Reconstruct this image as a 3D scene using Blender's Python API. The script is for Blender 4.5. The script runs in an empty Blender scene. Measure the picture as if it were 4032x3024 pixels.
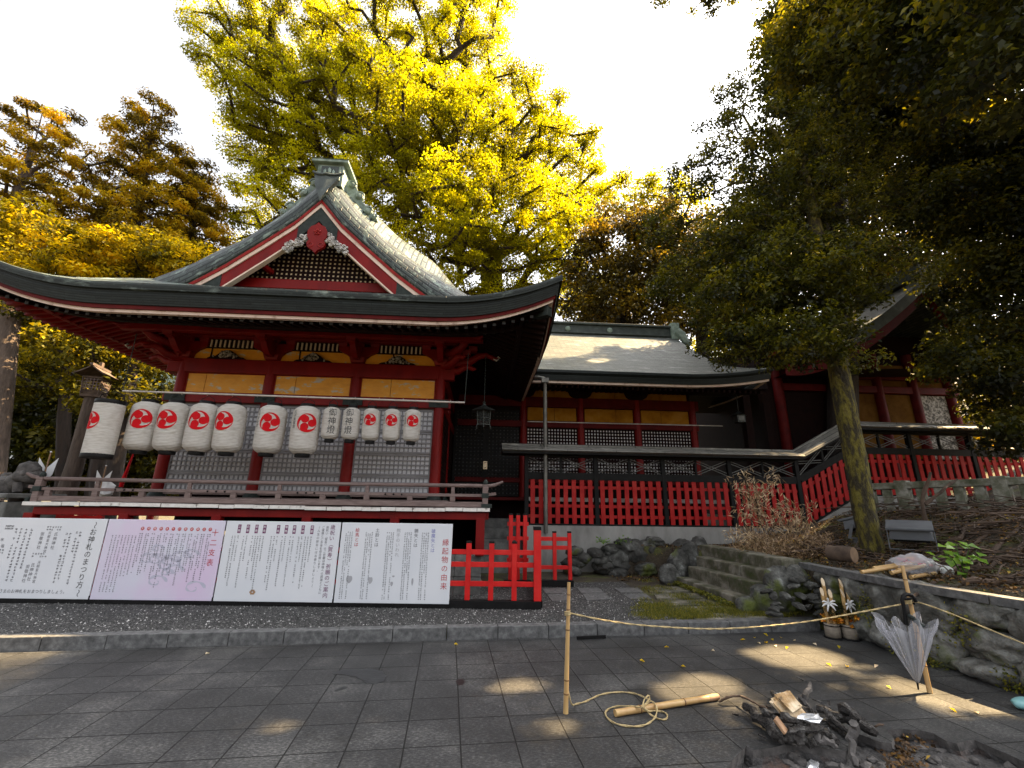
import bpy, bmesh, math, random
import numpy as np
from mathutils import Vector, Matrix, Euler, noise

random.seed(7)
rng = np.random.default_rng(11)
S = bpy.context.scene
COL = S.collection
PI = math.pi
R = math.radians

# ------------------------------------------------------------------ camera
CAM_H = 1.6
F_PX = 1713.87                      # focal length for a 4032 px wide picture
PITCH, ROLL = R(15.448), R(-0.836)
_cp, _sp = math.cos(PITCH), math.sin(PITCH)
_fwd = Vector((0, _cp, _sp)); _right = Vector((1, 0, 0)); _down = Vector((0, _sp, -_cp))
_cr, _sr = math.cos(ROLL), math.sin(ROLL)
AX = _right * _cr + _down * _sr
AY = -_right * _sr + _down * _cr
AZ = _fwd
cam_data = bpy.data.cameras.new("camera")
cam = bpy.data.objects.new("camera", cam_data)
COL.objects.link(cam)
cam_data.sensor_width = 36.0
cam_data.lens = F_PX / 4032 * 36.0
cam_data.clip_start = 0.05
cam_data.clip_end = 1000
m = Matrix.Identity(4)
for i in range(3):
    m[i][0] = AX[i]; m[i][1] = -AY[i]; m[i][2] = -AZ[i]
m[2][3] = CAM_H
cam.matrix_world = m
S.camera = cam

# ------------------------------------------------------------------ world, sun, exposure
SUN_AZ, SUN_EL = R(20), R(49)        # azimuth measured from +X towards +Y
w = bpy.data.worlds.new("World")
S.world = w
w.use_nodes = True
nt = w.node_tree
bg = nt.nodes["Background"]
sky = nt.nodes.new("ShaderNodeTexSky")
sky.sky_type = 'NISHITA'
sky.sun_disc = False
sky.sun_elevation = SUN_EL
sky.sun_rotation = PI / 2 - SUN_AZ
sky.air_density = 1.0
sky.dust_density = 6.0
sky.ozone_density = 1.0
hs = nt.nodes.new("ShaderNodeHueSaturation")
hs.inputs["Saturation"].default_value = 0.2
hs.inputs["Value"].default_value = 1.15
nt.links.new(sky.outputs[0], hs.inputs["Color"])
nt.links.new(hs.outputs[0], bg.inputs[0])
bg.inputs[1].default_value = 0.065
sun_d = bpy.data.lights.new("sun", 'SUN')
sun_d.energy = 5.0
sun_d.angle = R(0.5)
sun_d.color = (1.0, 0.72, 0.38)
sun = bpy.data.objects.new("sun", sun_d)
COL.objects.link(sun)
sd = Vector((math.cos(SUN_AZ) * math.cos(SUN_EL), math.sin(SUN_AZ) * math.cos(SUN_EL), math.sin(SUN_EL)))
sun.rotation_euler = (-sd).to_track_quat('-Z', 'Y').to_euler()
sun.location = (8, 8, 30)
S.view_settings.view_transform = 'Standard'
S.view_settings.look = 'None'
S.view_settings.gamma = 1.0
S.view_settings.exposure = 2.8
S.render.engine = 'CYCLES'
cy = S.cycles
cy.max_bounces = 8
cy.diffuse_bounces = 3
cy.glossy_bounces = 2
cy.transmission_bounces = 6
cy.transparent_max_bounces = 12
cy.sample_clamp_indirect = 6.0
cy.caustics_reflective = False
cy.caustics_refractive = False
cy.use_denoising = True

# ------------------------------------------------------------------ placing helpers
D = 4032 / 2212.0                    # picks were made on a 2212 px wide view

def ray(x, y):
    x *= D; y *= D
    return AX * ((x - 2016) / F_PX) + AY * ((y - 1512) / F_PX) + AZ

def at_z(x, y, z=0.0):
    d = ray(x, y)
    return Vector((0, 0, CAM_H)) + d * ((z - CAM_H) / d.z)

def at_y(x, y, Y):
    d = ray(x, y)
    return Vector((0, 0, CAM_H)) + d * (Y / d.y)

TH = R(3.7)                          # the shrine stands turned by this angle
HO = Vector((-1.551, 9.1, 0))
HU = Vector((math.cos(TH), math.sin(TH), 0)); HV = Vector((-math.sin(TH), math.cos(TH), 0))

def hall(x, y, v):                   # shrine coordinates on the plane v
    d = ray(x, y); c = Vector((0, 0, CAM_H))
    P = c + d * ((HV.dot(HO + HV * v - c)) / HV.dot(d)) - HO
    return Vector((P.dot(HU), P.dot(HV), P.z))

def to_world(u, v, z):
    return HO + HU * u + HV * v + Vector((0, 0, z))

# ------------------------------------------------------------------ object helpers
def tag(o, label=None, cat=None, group=None, kind=None):
    if label: o["label"] = label
    if cat: o["category"] = cat
    if group: o["group"] = group
    if kind: o["kind"] = kind
    return o

def thing(name, label, cat, loc=(0, 0, 0), rotz=0.0, group=None):
    o = bpy.data.objects.new(name, None)
    o.empty_display_size = 0.2
    COL.objects.link(o)
    o.location = loc
    o.rotation_euler = (0, 0, rotz)
    return tag(o, label, cat, group)

def copy_tree(o, parent=None):
    c = o.copy()
    COL.objects.link(c)
    if parent is not None:
        c.parent = parent
    for ch in [x for x in COL.objects if x.parent == o]:
        copy_tree(ch, c)
    return c

class MB:
    """collects geometry; build() links it as one mesh object"""
    def __init__(self):
        self.v = []; self.f = []; self.uv = []; self.mi = []; self.sm = []
        self.has_uv = False
    def face(self, pts, mat=0, smooth=False, uvs=None):
        n = len(self.v)
        self.v += [tuple(p) for p in pts]
        self.f.append(list(range(n, n + len(pts))))
        self.mi.append(mat); self.sm.append(smooth)
        if uvs: self.has_uv = True
        self.uv.append(uvs)
    def grid(self, rows, mat=0, smooth=True, closed_u=False, closed_v=False, uvs=None):
        nr, nc = len(rows), len(rows[0])
        n = len(self.v)
        for r_ in rows: self.v += [tuple(p) for p in r_]
        for i in range(nr if closed_v else nr - 1):
            for j in range(nc if closed_u else nc - 1):
                i2, j2 = (i + 1) % nr, (j + 1) % nc
                self.f.append([n + i * nc + j, n + i * nc + j2, n + i2 * nc + j2, n + i2 * nc + j])
                self.mi.append(mat); self.sm.append(smooth)
                if uvs:
                    self.has_uv = True
                    self.uv.append([uvs[i][j], uvs[i][j2], uvs[i2][j2], uvs[i2][j]])
                else:
                    self.uv.append(None)
    def box(self, c, s, rot=None, mat=0, taper=1.0):
        hx, hy, hz = s[0] / 2, s[1] / 2, s[2] / 2
        P = []
        for z, t in ((-hz, 1.0), (hz, taper)):
            for x, y in ((-hx, -hy), (hx, -hy), (hx, hy), (-hx, hy)):
                p = Vector((x * t, y * t, z))
                if rot is not None: p = rot @ p
                P.append(Vector(c) + p)
        n = len(self.v)
        self.v += [tuple(p) for p in P]
        for f in ((3, 2, 1, 0), (4, 5, 6, 7), (0, 1, 5, 4), (1, 2, 6, 5), (2, 3, 7, 6), (3, 0, 4, 7)):
            self.f.append([n + k for k in f]); self.mi.append(mat); self.sm.append(False); self.uv.append(None)
    def box2(self, a, b, mat=0):
        a = Vector(a); b = Vector(b)
        self.box((a + b) / 2, (abs(b.x - a.x), abs(b.y - a.y), abs(b.z - a.z)), mat=mat)
    def bar(self, p0, p1, wd, ht, up=(0, 0, 1), mat=0):
        p0 = Vector(p0); p1 = Vector(p1); d = p1 - p0; L = d.length
        if L < 1e-6: return
        x = d / L; u = Vector(up)
        y = u.cross(x)
        if y.length < 1e-4: y = Vector((0, 1, 0)).cross(x)
        y.normalize(); z = x.cross(y)
        M3 = Matrix((x, y, z)).transposed()
        self.box((p0 + p1) / 2, (L, wd, ht), rot=M3, mat=mat)
    def tube(self, path, rad, seg=8, mat=0, cap=True, smooth=True):
        path = [Vector(p) for p in path]
        n = len(path)
        if not hasattr(rad, '__len__'): rad = [rad] * n
        t0 = (path[1] - path[0]).normalized()
        ref = Vector((0, 0, 1)) if abs(t0.z) < 0.9 else Vector((1, 0, 0))
        a = t0.cross(ref).normalized(); rows = []
        for i in range(n):
            t = (path[min(i + 1, n - 1)] - path[max(i - 1, 0)]).normalized()
            a = (a - t * a.dot(t))
            if a.length < 1e-5: a = t.orthogonal()
            a.normalize(); b = t.cross(a)
            rows.append([path[i] + (a * math.cos(k * 2 * PI / seg) + b * math.sin(k * 2 * PI / seg)) * rad[i] for k in range(seg)])
        self.grid(rows, mat, smooth, closed_u=True)
        if cap:
            self.face(list(reversed(rows[0])), mat); self.face(rows[-1], mat)
    def lathe(self, prof, c=(0, 0, 0), seg=24, mat=0, smooth=True, fn=None):
        c = Vector(c); rows = []
        for r_, z in prof:
            rows.append([c + Vector((r_ * math.cos(k * 2 * PI / seg), r_ * math.sin(k * 2 * PI / seg), z)) for k in range(seg)])
        self.grid(rows, mat, smooth, closed_u=True)
        if prof[0][0] > 1e-4: self.face(list(reversed(rows[0])), mat)
        if prof[-1][0] > 1e-4: self.face(rows[-1], mat)
    def prism(self, pts, thick, origin=(0, 0, 0), ax=(1, 0, 0), ay=(0, 0, 1), mat=0):
        """2D outline pts in plane (ax, ay), extruded by thick along ax x ay"""
        o = Vector(origin); ax = Vector(ax); ay = Vector(ay); nrm = ax.cross(ay).normalized()
        a = [o + ax * p[0] + ay * p[1] for p in pts]
        b = [p + nrm * thick for p in a]
        self.face(list(reversed(a)), mat); self.face(b, mat)
        for i in range(len(a)):
            j = (i + 1) % len(a)
            self.face([a[i], a[j], b[j], b[i]], mat)
    def blob(self, c, s, seed=0, amp=0.25, sub=2, mat=0, rot=None, freq=1.3, smooth=True, rough=0.0):
        bm = bmesh.new()
        bmesh.ops.create_icosphere(bm, subdivisions=sub, radius=1.0)
        off = Vector((seed * 3.17, seed * 1.71, seed * 7.3))
        n = len(self.v)
        for vv in bm.verts:
            p = vv.co.copy()
            k = 1 + amp * noise.noise(p * freq + off) + amp * 0.5 * noise.noise(p * freq * 2.3 + off)
            if rough: k += rough * (1 - 2 * abs(noise.noise(p * 3.1 + off))) + rough * .5 * noise.noise(p * 8 + off)
            p = Vector((p.x * s[0], p.y * s[1], p.z * s[2])) * k
            if rot is not None: p = rot @ p
            self.v.append(tuple(Vector(c) + p))
        for f in bm.faces:
            self.f.append([n + q.index for q in f.verts]); self.mi.append(mat); self.sm.append(smooth); self.uv.append(None)
        bm.free()
    def build(self, name, mats, parent=None, bevel=0.0, bseg=2, loc=None, rot=None):
        me = bpy.data.meshes.new(name)
        me.from_pydata(self.v, [], self.f)
        if not isinstance(mats, (list, tuple)): mats = [mats]
        for q in mats: me.materials.append(q)
        me.polygons.foreach_set("material_index", self.mi)
        me.polygons.foreach_set("use_smooth", self.sm)
        if self.has_uv:
            l = me.uv_layers.new(name="UVMap"); k = 0
            for p, uvs in zip(me.polygons, self.uv):
                for j in range(p.loop_total):
                    if uvs: l.data[p.loop_start + j].uv = uvs[j]
        me.update()
        o = bpy.data.objects.new(name, me)
        COL.objects.link(o)
        if parent is not None: o.parent = parent
        if loc is not None: o.location = loc
        if rot is not None: o.rotation_euler = rot
        if bevel > 0:
            b = o.modifiers.new("bevel", 'BEVEL'); b.width = bevel; b.segments = bseg
            b.limit_method = 'ANGLE'; b.angle_limit = R(40)
        return o

_glyph = {}
def glyph_mesh(txt):
    """flat outline of the writing, one em high, centred, in its own XY plane"""
    if txt in _glyph: return _glyph[txt]
    cu = bpy.data.curves.new("lettering", 'FONT')
    cu.body = txt; cu.size = 1.0; cu.align_x = 'CENTER'; cu.align_y = 'CENTER'; cu.resolution_u = 2
    o = bpy.data.objects.new("lettering", cu)
    COL.objects.link(o)
    bpy.context.view_layer.update()
    me = o.to_mesh()
    vs = [Vector(v_.co) for v_ in me.vertices]; fs = [list(p.vertices) for p in me.polygons]
    o.to_mesh_clear()
    bpy.data.objects.remove(o); bpy.data.curves.remove(cu)
    _glyph[txt] = (vs, fs)
    return vs, fs

def add_text(mb, txt, fn, mat=0):
    """fn maps glyph x, y (em) to a point"""
    vs, fs = glyph_mesh(txt)
    n = len(mb.v)
    mb.v += [tuple(fn(p.x, p.y)) for p in vs]
    for f in fs:
        mb.f.append([n + k for k in f]); mb.mi.append(mat); mb.sm.append(False); mb.uv.append(None)

# ------------------------------------------------------------------ materials
def new_mat(name):
    m_ = bpy.data.materials.new(name); m_.use_nodes = True
    n_ = m_.node_tree; b = n_.nodes["Principled BSDF"]
    return m_, n_, b

def N(n_, typ, **k):
    x = n_.nodes.new(typ)
    for a, b in k.items():
        if a.startswith("i_"): x.inputs[a[2:].replace("_", " ")].default_value = b
        else: setattr(x, a, b)
    return x

def ramp(n_, src, stops):
    r_ = n_.nodes.new("ShaderNodeValToRGB")
    e = r_.color_ramp.elements
    e[0].position, e[0].color = stops[0][0], (*stops[0][1], 1)
    e[1].position, e[1].color = stops[-1][0], (*stops[-1][1], 1)
    for p, c in stops[1:-1]:
        q = e.new(p); q.color = (*c, 1)
    n_.links.new(src, r_.inputs[0])
    return r_

def mat_noise(name, stops, scale=8, rough=0.6, bump=0.15, detail=5, stretch=(1, 1, 1), metal=0.0, bscale=None, coord="Object", spec=0.5, dist=0.01):
    m_, n_, b = new_mat(name)
    tc = N(n_, "ShaderNodeTexCoord"); mp = N(n_, "ShaderNodeMapping")
    mp.inputs["Scale"].default_value = stretch
    n_.links.new(tc.outputs[coord], mp.inputs[0])
    no = N(n_, "ShaderNodeTexNoise"); no.inputs["Scale"].default_value = scale; no.inputs["Detail"].default_value = detail
    no.inputs["Roughness"].default_value = 0.62
    n_.links.new(mp.outputs[0], no.inputs["Vector"])
    rp = ramp(n_, no.outputs[0], stops)
    n_.links.new(rp.outputs[0], b.inputs["Base Color"])
    b.inputs["Roughness"].default_value = rough; b.inputs["Metallic"].default_value = metal
    b.inputs["Specular IOR Level"].default_value = spec
    if bump:
        n2 = N(n_, "ShaderNodeTexNoise"); n2.inputs["Scale"].default_value = bscale or scale * 3; n2.inputs["Detail"].default_value = 6
        n_.links.new(mp.outputs[0], n2.inputs["Vector"])
        bp = N(n_, "ShaderNodeBump"); bp.inputs["Strength"].default_value = bump; bp.inputs["Distance"].default_value = dist
        n_.links.new(n2.outputs[0], bp.inputs["Height"]); n_.links.new(bp.outputs[0], b.inputs["Normal"])
    return m_

M = {}
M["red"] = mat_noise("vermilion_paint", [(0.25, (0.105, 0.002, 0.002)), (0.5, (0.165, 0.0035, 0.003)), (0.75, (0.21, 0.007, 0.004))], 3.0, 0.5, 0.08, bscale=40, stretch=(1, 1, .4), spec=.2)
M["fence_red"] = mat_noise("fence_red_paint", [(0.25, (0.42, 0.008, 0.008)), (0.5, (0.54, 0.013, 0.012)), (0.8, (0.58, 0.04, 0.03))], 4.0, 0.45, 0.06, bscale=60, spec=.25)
M["dark_red"] = mat_noise("shade_dark_red", [(0.25, (0.05, 0.002, 0.002)), (0.5, (0.085, 0.003, 0.003)), (0.8, (0.12, 0.008, 0.006))], 4.0, 0.6, 0.06, bscale=60, spec=.15)  # darker red; on the sanctuary it has the shade put into the colour
M["picket_red"] = mat_noise("shaded_picket_red", [(0.25, (0.25, 0.006, 0.006)), (0.5, (0.36, 0.010, 0.009)), (0.8, (0.42, 0.035, 0.025))], 4.0, 0.5, 0.06, bscale=60, spec=.2)  # fence red with the shade of the trees put into the colour
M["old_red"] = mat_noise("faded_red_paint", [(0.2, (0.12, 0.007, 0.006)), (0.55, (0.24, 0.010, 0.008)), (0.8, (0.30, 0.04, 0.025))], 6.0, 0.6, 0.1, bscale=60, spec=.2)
M["black"] = mat_noise("black_lacquer", [(0.3, (0.004, 0.004, 0.004)), (0.7, (0.010, 0.0095, 0.0095))], 8, 0.55, 0.05, spec=.15)
M["dark_timber_shade"] = mat_noise("dark_and_shaded_timber", [(0.3, (0.007, 0.003, 0.003)), (0.7, (0.015, 0.005, 0.004))], 6, 0.75, 0.05, spec=.1)  # dark timber, also painted-in shade for the front and right eaves
M["metal_dark"] = mat_noise("dark_copper_fitting", [(0.3, (0.014, 0.020, 0.018)), (0.7, (0.032, 0.040, 0.036))], 12, 0.6, 0.1, spec=.2)
M["wood_grey"] = mat_noise("weathered_wood", [(0.25, (0.085, 0.058, 0.052)), (0.5, (0.155, 0.108, 0.098)), (0.75, (0.22, 0.165, 0.15))], 5, 0.75, 0.25, stretch=(1, 8, 8), bscale=14)
M["plank_white"] = mat_noise("white_painted_plank_ends", [(0.30, (0.18, 0.16, 0.14)), (0.40, (0.62, 0.59, 0.55)), (0.7, (0.76, 0.74, 0.70))], 9, 0.6, 0.1, detail=6)
M["white_trim"] = mat_noise("weathered_white_trim", [(0.28, (0.30, 0.19, 0.14)), (0.42, (0.62, 0.47, 0.38)), (0.75, (0.70, 0.56, 0.47))], 5, 0.6, 0.06)
M["cream"] = mat_noise("cream_paint", [(0.3, (0.55, 0.42, 0.27)), (0.7, (0.68, 0.54, 0.36))], 5, 0.6, 0.05)
M["grey_lattice"] = mat_noise("grey_lattice_wood", [(0.25, (0.15, 0.145, 0.15)), (0.6, (0.23, 0.225, 0.235)), (0.8, (0.29, 0.285, 0.295))], 4, 0.7, 0.1)
M["pale_board"] = mat_noise("pale_shutter_board", [(0.25, (0.44, 0.435, 0.45)), (0.6, (0.62, 0.61, 0.63)), (0.8, (0.68, 0.68, 0.69))], 3, 0.75, 0.1)
M["end_grey"] = mat_noise("dull_grey_paint", [(0.3, (0.022, 0.022, 0.021)), (0.7, (0.05, 0.049, 0.047))], 9, 0.9, 0, spec=.1)
M["stone"] = mat_noise("grey_stone", [(0.25, (0.06, 0.06, 0.056)), (0.5, (0.13, 0.13, 0.122)), (0.75, (0.22, 0.22, 0.205))], 5, 0.85, 0.5, bscale=30, dist=.02)
M["step_stone"] = mat_noise("mossy_step_stone", [(0.32, (0.035, 0.045, 0.008)), (0.46, (0.075, 0.07, 0.045)), (0.62, (0.19, 0.175, 0.14)), (0.78, (0.26, 0.24, 0.2))], 4, 0.9, 0.5, bscale=26, dist=.02)
M["granite"] = mat_noise("kerb_granite", [(0.3, (0.055, 0.055, 0.055)), (0.5, (0.10, 0.10, 0.10)), (0.7, (0.17, 0.17, 0.168))], 14, 0.75, 0.25, bscale=80, detail=8, spec=.3)
M["concrete"] = mat_noise("stained_concrete", [(0.25, (0.11, 0.105, 0.095)), (0.5, (0.27, 0.262, 0.245)), (0.78, (0.38, 0.37, 0.345))], 1.6, 0.85, 0.2, bscale=30, detail=8, stretch=(1, 1, .45))
M["bamboo"] = mat_noise("dry_bamboo", [(0.3, (0.36, 0.20, 0.075)), (0.6, (0.52, 0.34, 0.14)), (0.8, (0.60, 0.42, 0.2))], 6, 0.4, 0.05, stretch=(1, 1, .3))
M["node"] = mat_noise("bamboo_joint", [(0.3, (0.14, 0.07, 0.025)), (0.7, (0.24, 0.13, 0.05))], 12, 0.6, 0.1)
M["rope"] = mat_noise("straw_rope", [(0.3, (0.30, 0.22, 0.10)), (0.7, (0.55, 0.43, 0.22))], 60, 0.85, 0.5, bscale=120)
M["char"] = mat_noise("charred_wood", [(0.35, (0.008, 0.007, 0.006)), (0.52, (0.028, 0.023, 0.02)), (0.62, (0.09, 0.085, 0.08)), (0.72, (0.22, 0.21, 0.2))], 16, 0.8, 1.0, bscale=45, dist=.03)
M["ash_wood"] = mat_noise("ash_grey_wood", [(0.3, (0.03, 0.028, 0.026)), (0.6, (0.11, 0.10, 0.095)), (0.8, (0.22, 0.21, 0.2))], 9, 0.9, 0.6, bscale=40, stretch=(1, 1, 1))
M["raw_wood"] = mat_noise("pale_raw_wood", [(0.3, (0.22, 0.12, 0.06)), (0.7, (0.42, 0.25, 0.14))], 8, 0.7, 0.1)
M["bark"] = mat_noise("grey_bark", [(0.3, (0.035, 0.024, 0.018)), (0.6, (0.085, 0.06, 0.045)), (0.8, (0.15, 0.11, 0.08))], 3, 0.9, 0.8, stretch=(3, 3, .6), bscale=9, dist=.04)
M["dark_bark"] = mat_noise("dark_bark", [(0.3, (0.010, 0.007, 0.006)), (0.7, (0.035, 0.022, 0.016))], 3, 0.9, 0.6, stretch=(3, 3, .6), bscale=9, dist=.03)
M["moss_bark"] = mat_noise("mossy_bark", [(0.30, (0.012, 0.009, 0.006)), (0.46, (0.04, 0.031, 0.012)), (0.55, (0.12, 0.098, 0.012)), (0.62, (0.15, 0.125, 0.02)), (0.75, (0.07, 0.05, 0.022))], 5, 0.95, 1.0, bscale=16, dist=.06, detail=8, stretch=(2, 2, .8))
M["branch"] = mat_noise("dead_branch", [(0.3, (0.035, 0.022, 0.015)), (0.7, (0.12, 0.08, 0.055))], 6, 0.9, 0.5)
M["log_end"] = mat_noise("cut_log_end", [(0.3, (0.14, 0.085, 0.05)), (0.7, (0.26, 0.17, 0.10))], 6, 0.9, 0.2)
M["lamp_grey"] = mat_noise("grey_lamp_housing", [(0.3, (0.075, 0.08, 0.088)), (0.7, (0.13, 0.138, 0.15))], 3, 0.45, 0.03)
M["bronze"] = mat_noise("dark_bronze", [(0.3, (0.018, 0.02, 0.019)), (0.7, (0.06, 0.066, 0.06))], 14, 0.45, 0.2, metal=0.6)
M["steel"] = mat_noise("galvanised_pipe", [(0.3, (0.09, 0.088, 0.08)), (0.7, (0.19, 0.185, 0.165))], 5, 0.5, 0.05, metal=0.5)
M["pole_white"] = mat_noise("pale_metal_rail", [(0.3, (0.38, 0.34, 0.30)), (0.7, (0.58, 0.53, 0.48))], 6, 0.4, 0.03, metal=0.2)
M["ink"] = mat_noise("black_ink", [(0.3, (0.012, 0.012, 0.012)), (0.7, (0.02, 0.02, 0.02))], 6, 0.6, 0)
M["grey_ink"] = mat_noise("grey_print", [(0.3, (0.10, 0.10, 0.115)), (0.7, (0.15, 0.15, 0.165))], 6, 0.6, 0)
M["pale_ink"] = mat_noise("pale_grey_print", [(0.3, (0.30, 0.30, 0.32)), (0.7, (0.40, 0.40, 0.42))], 6, 0.6, 0)
M["cloud_ink"] = mat_noise("faint_lilac_print", [(0.3, (0.42, 0.42, 0.52)), (0.7, (0.50, 0.48, 0.58))], 6, 0.6, 0)
M["red_ink"] = mat_noise("red_print", [(0.3, (0.40, 0.022, 0.03)), (0.7, (0.47, 0.04, 0.05))], 6, 0.6, 0)
M["plum_ink"] = mat_noise("plum_print", [(0.3, (0.12, 0.020, 0.085)), (0.7, (0.16, 0.032, 0.11))], 6, 0.6, 0)
M["blue_ink"] = mat_noise("blue_print", [(0.3, (0.15, 0.16, 0.42)), (0.7, (0.2, 0.21, 0.48))], 6, 0.6, 0)
M["white_ink"] = mat_noise("white_print", [(0.3, (0.72, 0.70, 0.72)), (0.7, (0.78, 0.76, 0.78))], 6, 0.6, 0)
M["crest"] = mat_noise("red_crest_paint", [(0.3, (0.44, 0.004, 0.008)), (0.7, (0.52, 0.007, 0.012))], 5, 0.7, 0, spec=.1)
M["gold_foil"] = mat_noise("gold_foil", [(0.35, (0.35, 0.06, 0.01)), (0.5, (0.75, 0.30, 0.03)), (0.65, (0.85, 0.55, 0.06))], 14, 0.25, 0.6, metal=0.7)
M["silver_foil"] = mat_noise("silver_foil", [(0.3, (0.55, 0.56, 0.58)), (0.7, (0.78, 0.79, 0.80))], 14, 0.25, 0.6, metal=0.5)
M["paper_white"] = mat_noise("white_paper", [(0.3, (0.66, 0.66, 0.66)), (0.7, (0.78, 0.78, 0.78))], 5, 0.7, 0.1)
M["straw_pot"] = mat_noise("straw_wrapped_pot", [(0.3, (0.17, 0.14, 0.11)), (0.7, (0.30, 0.255, 0.2))], 20, 0.9, 0.4, stretch=(1, 1, 4))
M["copper_green"] = mat_noise("verdigris_copper", [(0.3, (0.09, 0.125, 0.10)), (0.55, (0.21, 0.27, 0.225)), (0.75, (0.34, 0.41, 0.36))], 6, 0.6, 0.3, bscale=24)
M["copper_dark"] = mat_noise("darkened_copper", [(0.3, (0.018, 0.026, 0.023)), (0.6, (0.042, 0.054, 0.048)), (0.8, (0.10, 0.125, 0.11))], 5, 0.55, 0.15)
M["carving"] = mat_noise("painted_carving", [(0.38, (0.03, 0.028, 0.022)), (0.48, (0.18, 0.16, 0.13)), (0.62, (0.45, 0.42, 0.38))], 16, 0.7, 0.5, detail=2)
M["carving_pale"] = mat_noise("pale_carving", [(0.35, (0.10, 0.095, 0.09)), (0.55, (0.46, 0.44, 0.42)), (0.75, (0.62, 0.60, 0.58))], 9, 0.7, 0.5, detail=3)
M["lichen_stone"] = mat_noise("mossy_granite_rail", [(0.3, (0.05, 0.058, 0.028)), (0.5, (0.14, 0.14, 0.10)), (0.72, (0.33, 0.32, 0.28))], 5, 0.9, 0.5, bscale=26, dist=.02)
M["rust_leaf"] = mat_noise("dry_leaf", [(0.3, (0.10, 0.045, 0.015)), (0.7, (0.30, 0.16, 0.05))], 20, 0.8, 0)
M["soil"] = mat_noise("leafy_soil", [(0.3, (0.022, 0.016, 0.010)), (0.5, (0.05, 0.037, 0.022)), (0.62, (0.07, 0.075, 0.016)), (0.8, (0.10, 0.068, 0.035))], 2.2, 0.95, 0.8, bscale=24, detail=9, dist=.05)
M["ash"] = mat_noise("ash_ground", [(0.3, (0.028, 0.026, 0.025)), (0.55, (0.085, 0.08, 0.078)), (0.7, (0.10, 0.055, 0.038)), (0.85, (0.2, 0.19, 0.185))], 3.5, 0.95, 0.9, bscale=24, detail=9, dist=.05)
M["singed_paper"] = mat_noise("singed_paper", [(0.36, (0.05, 0.03, 0.015)), (0.46, (0.34, 0.21, 0.09)), (0.6, (0.62, 0.50, 0.34)), (0.75, (0.70, 0.62, 0.5))], 7, 0.8, 0.2)
M["teal"] = mat_noise("pale_teal_plastic", [(0.3, (0.16, 0.36, 0.37)), (0.7, (0.26, 0.48, 0.48))], 4, 0.4, 0.05)

def mat_gold():
    m_, n_, b = new_mat("peeling_gold_panel")
    tc = N(n_, "ShaderNodeTexCoord"); mp = N(n_, "ShaderNodeMapping"); mp.inputs["Scale"].default_value = (1, 1, 2.2)
    n_.links.new(tc.outputs["Object"], mp.inputs[0])
    n1 = N(n_, "ShaderNodeTexNoise"); n1.inputs["Scale"].default_value = 2.4; n1.inputs["Detail"].default_value = 8; n1.inputs["Roughness"].default_value = .68
    n_.links.new(mp.outputs[0], n1.inputs["Vector"])
    c = ramp(n_, n1.outputs[0], [(0.30, (0.58, 0.225, 0.010)), (0.53, (0.74, 0.32, 0.016)), (0.575, (0.66, 0.33, 0.05)), (0.60, (0.48, 0.42, 0.34)), (0.75, (0.56, 0.50, 0.44))])
    n_.links.new(c.outputs[0], b.inputs["Base Color"]); b.inputs["Roughness"].default_value = .55
    return m_
M["gold"] = mat_gold()

def mat_old_gold():
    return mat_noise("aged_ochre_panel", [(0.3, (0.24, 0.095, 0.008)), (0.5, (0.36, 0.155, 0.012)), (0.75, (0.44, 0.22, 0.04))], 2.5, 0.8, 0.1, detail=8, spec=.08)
M["old_gold"] = mat_old_gold()

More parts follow.
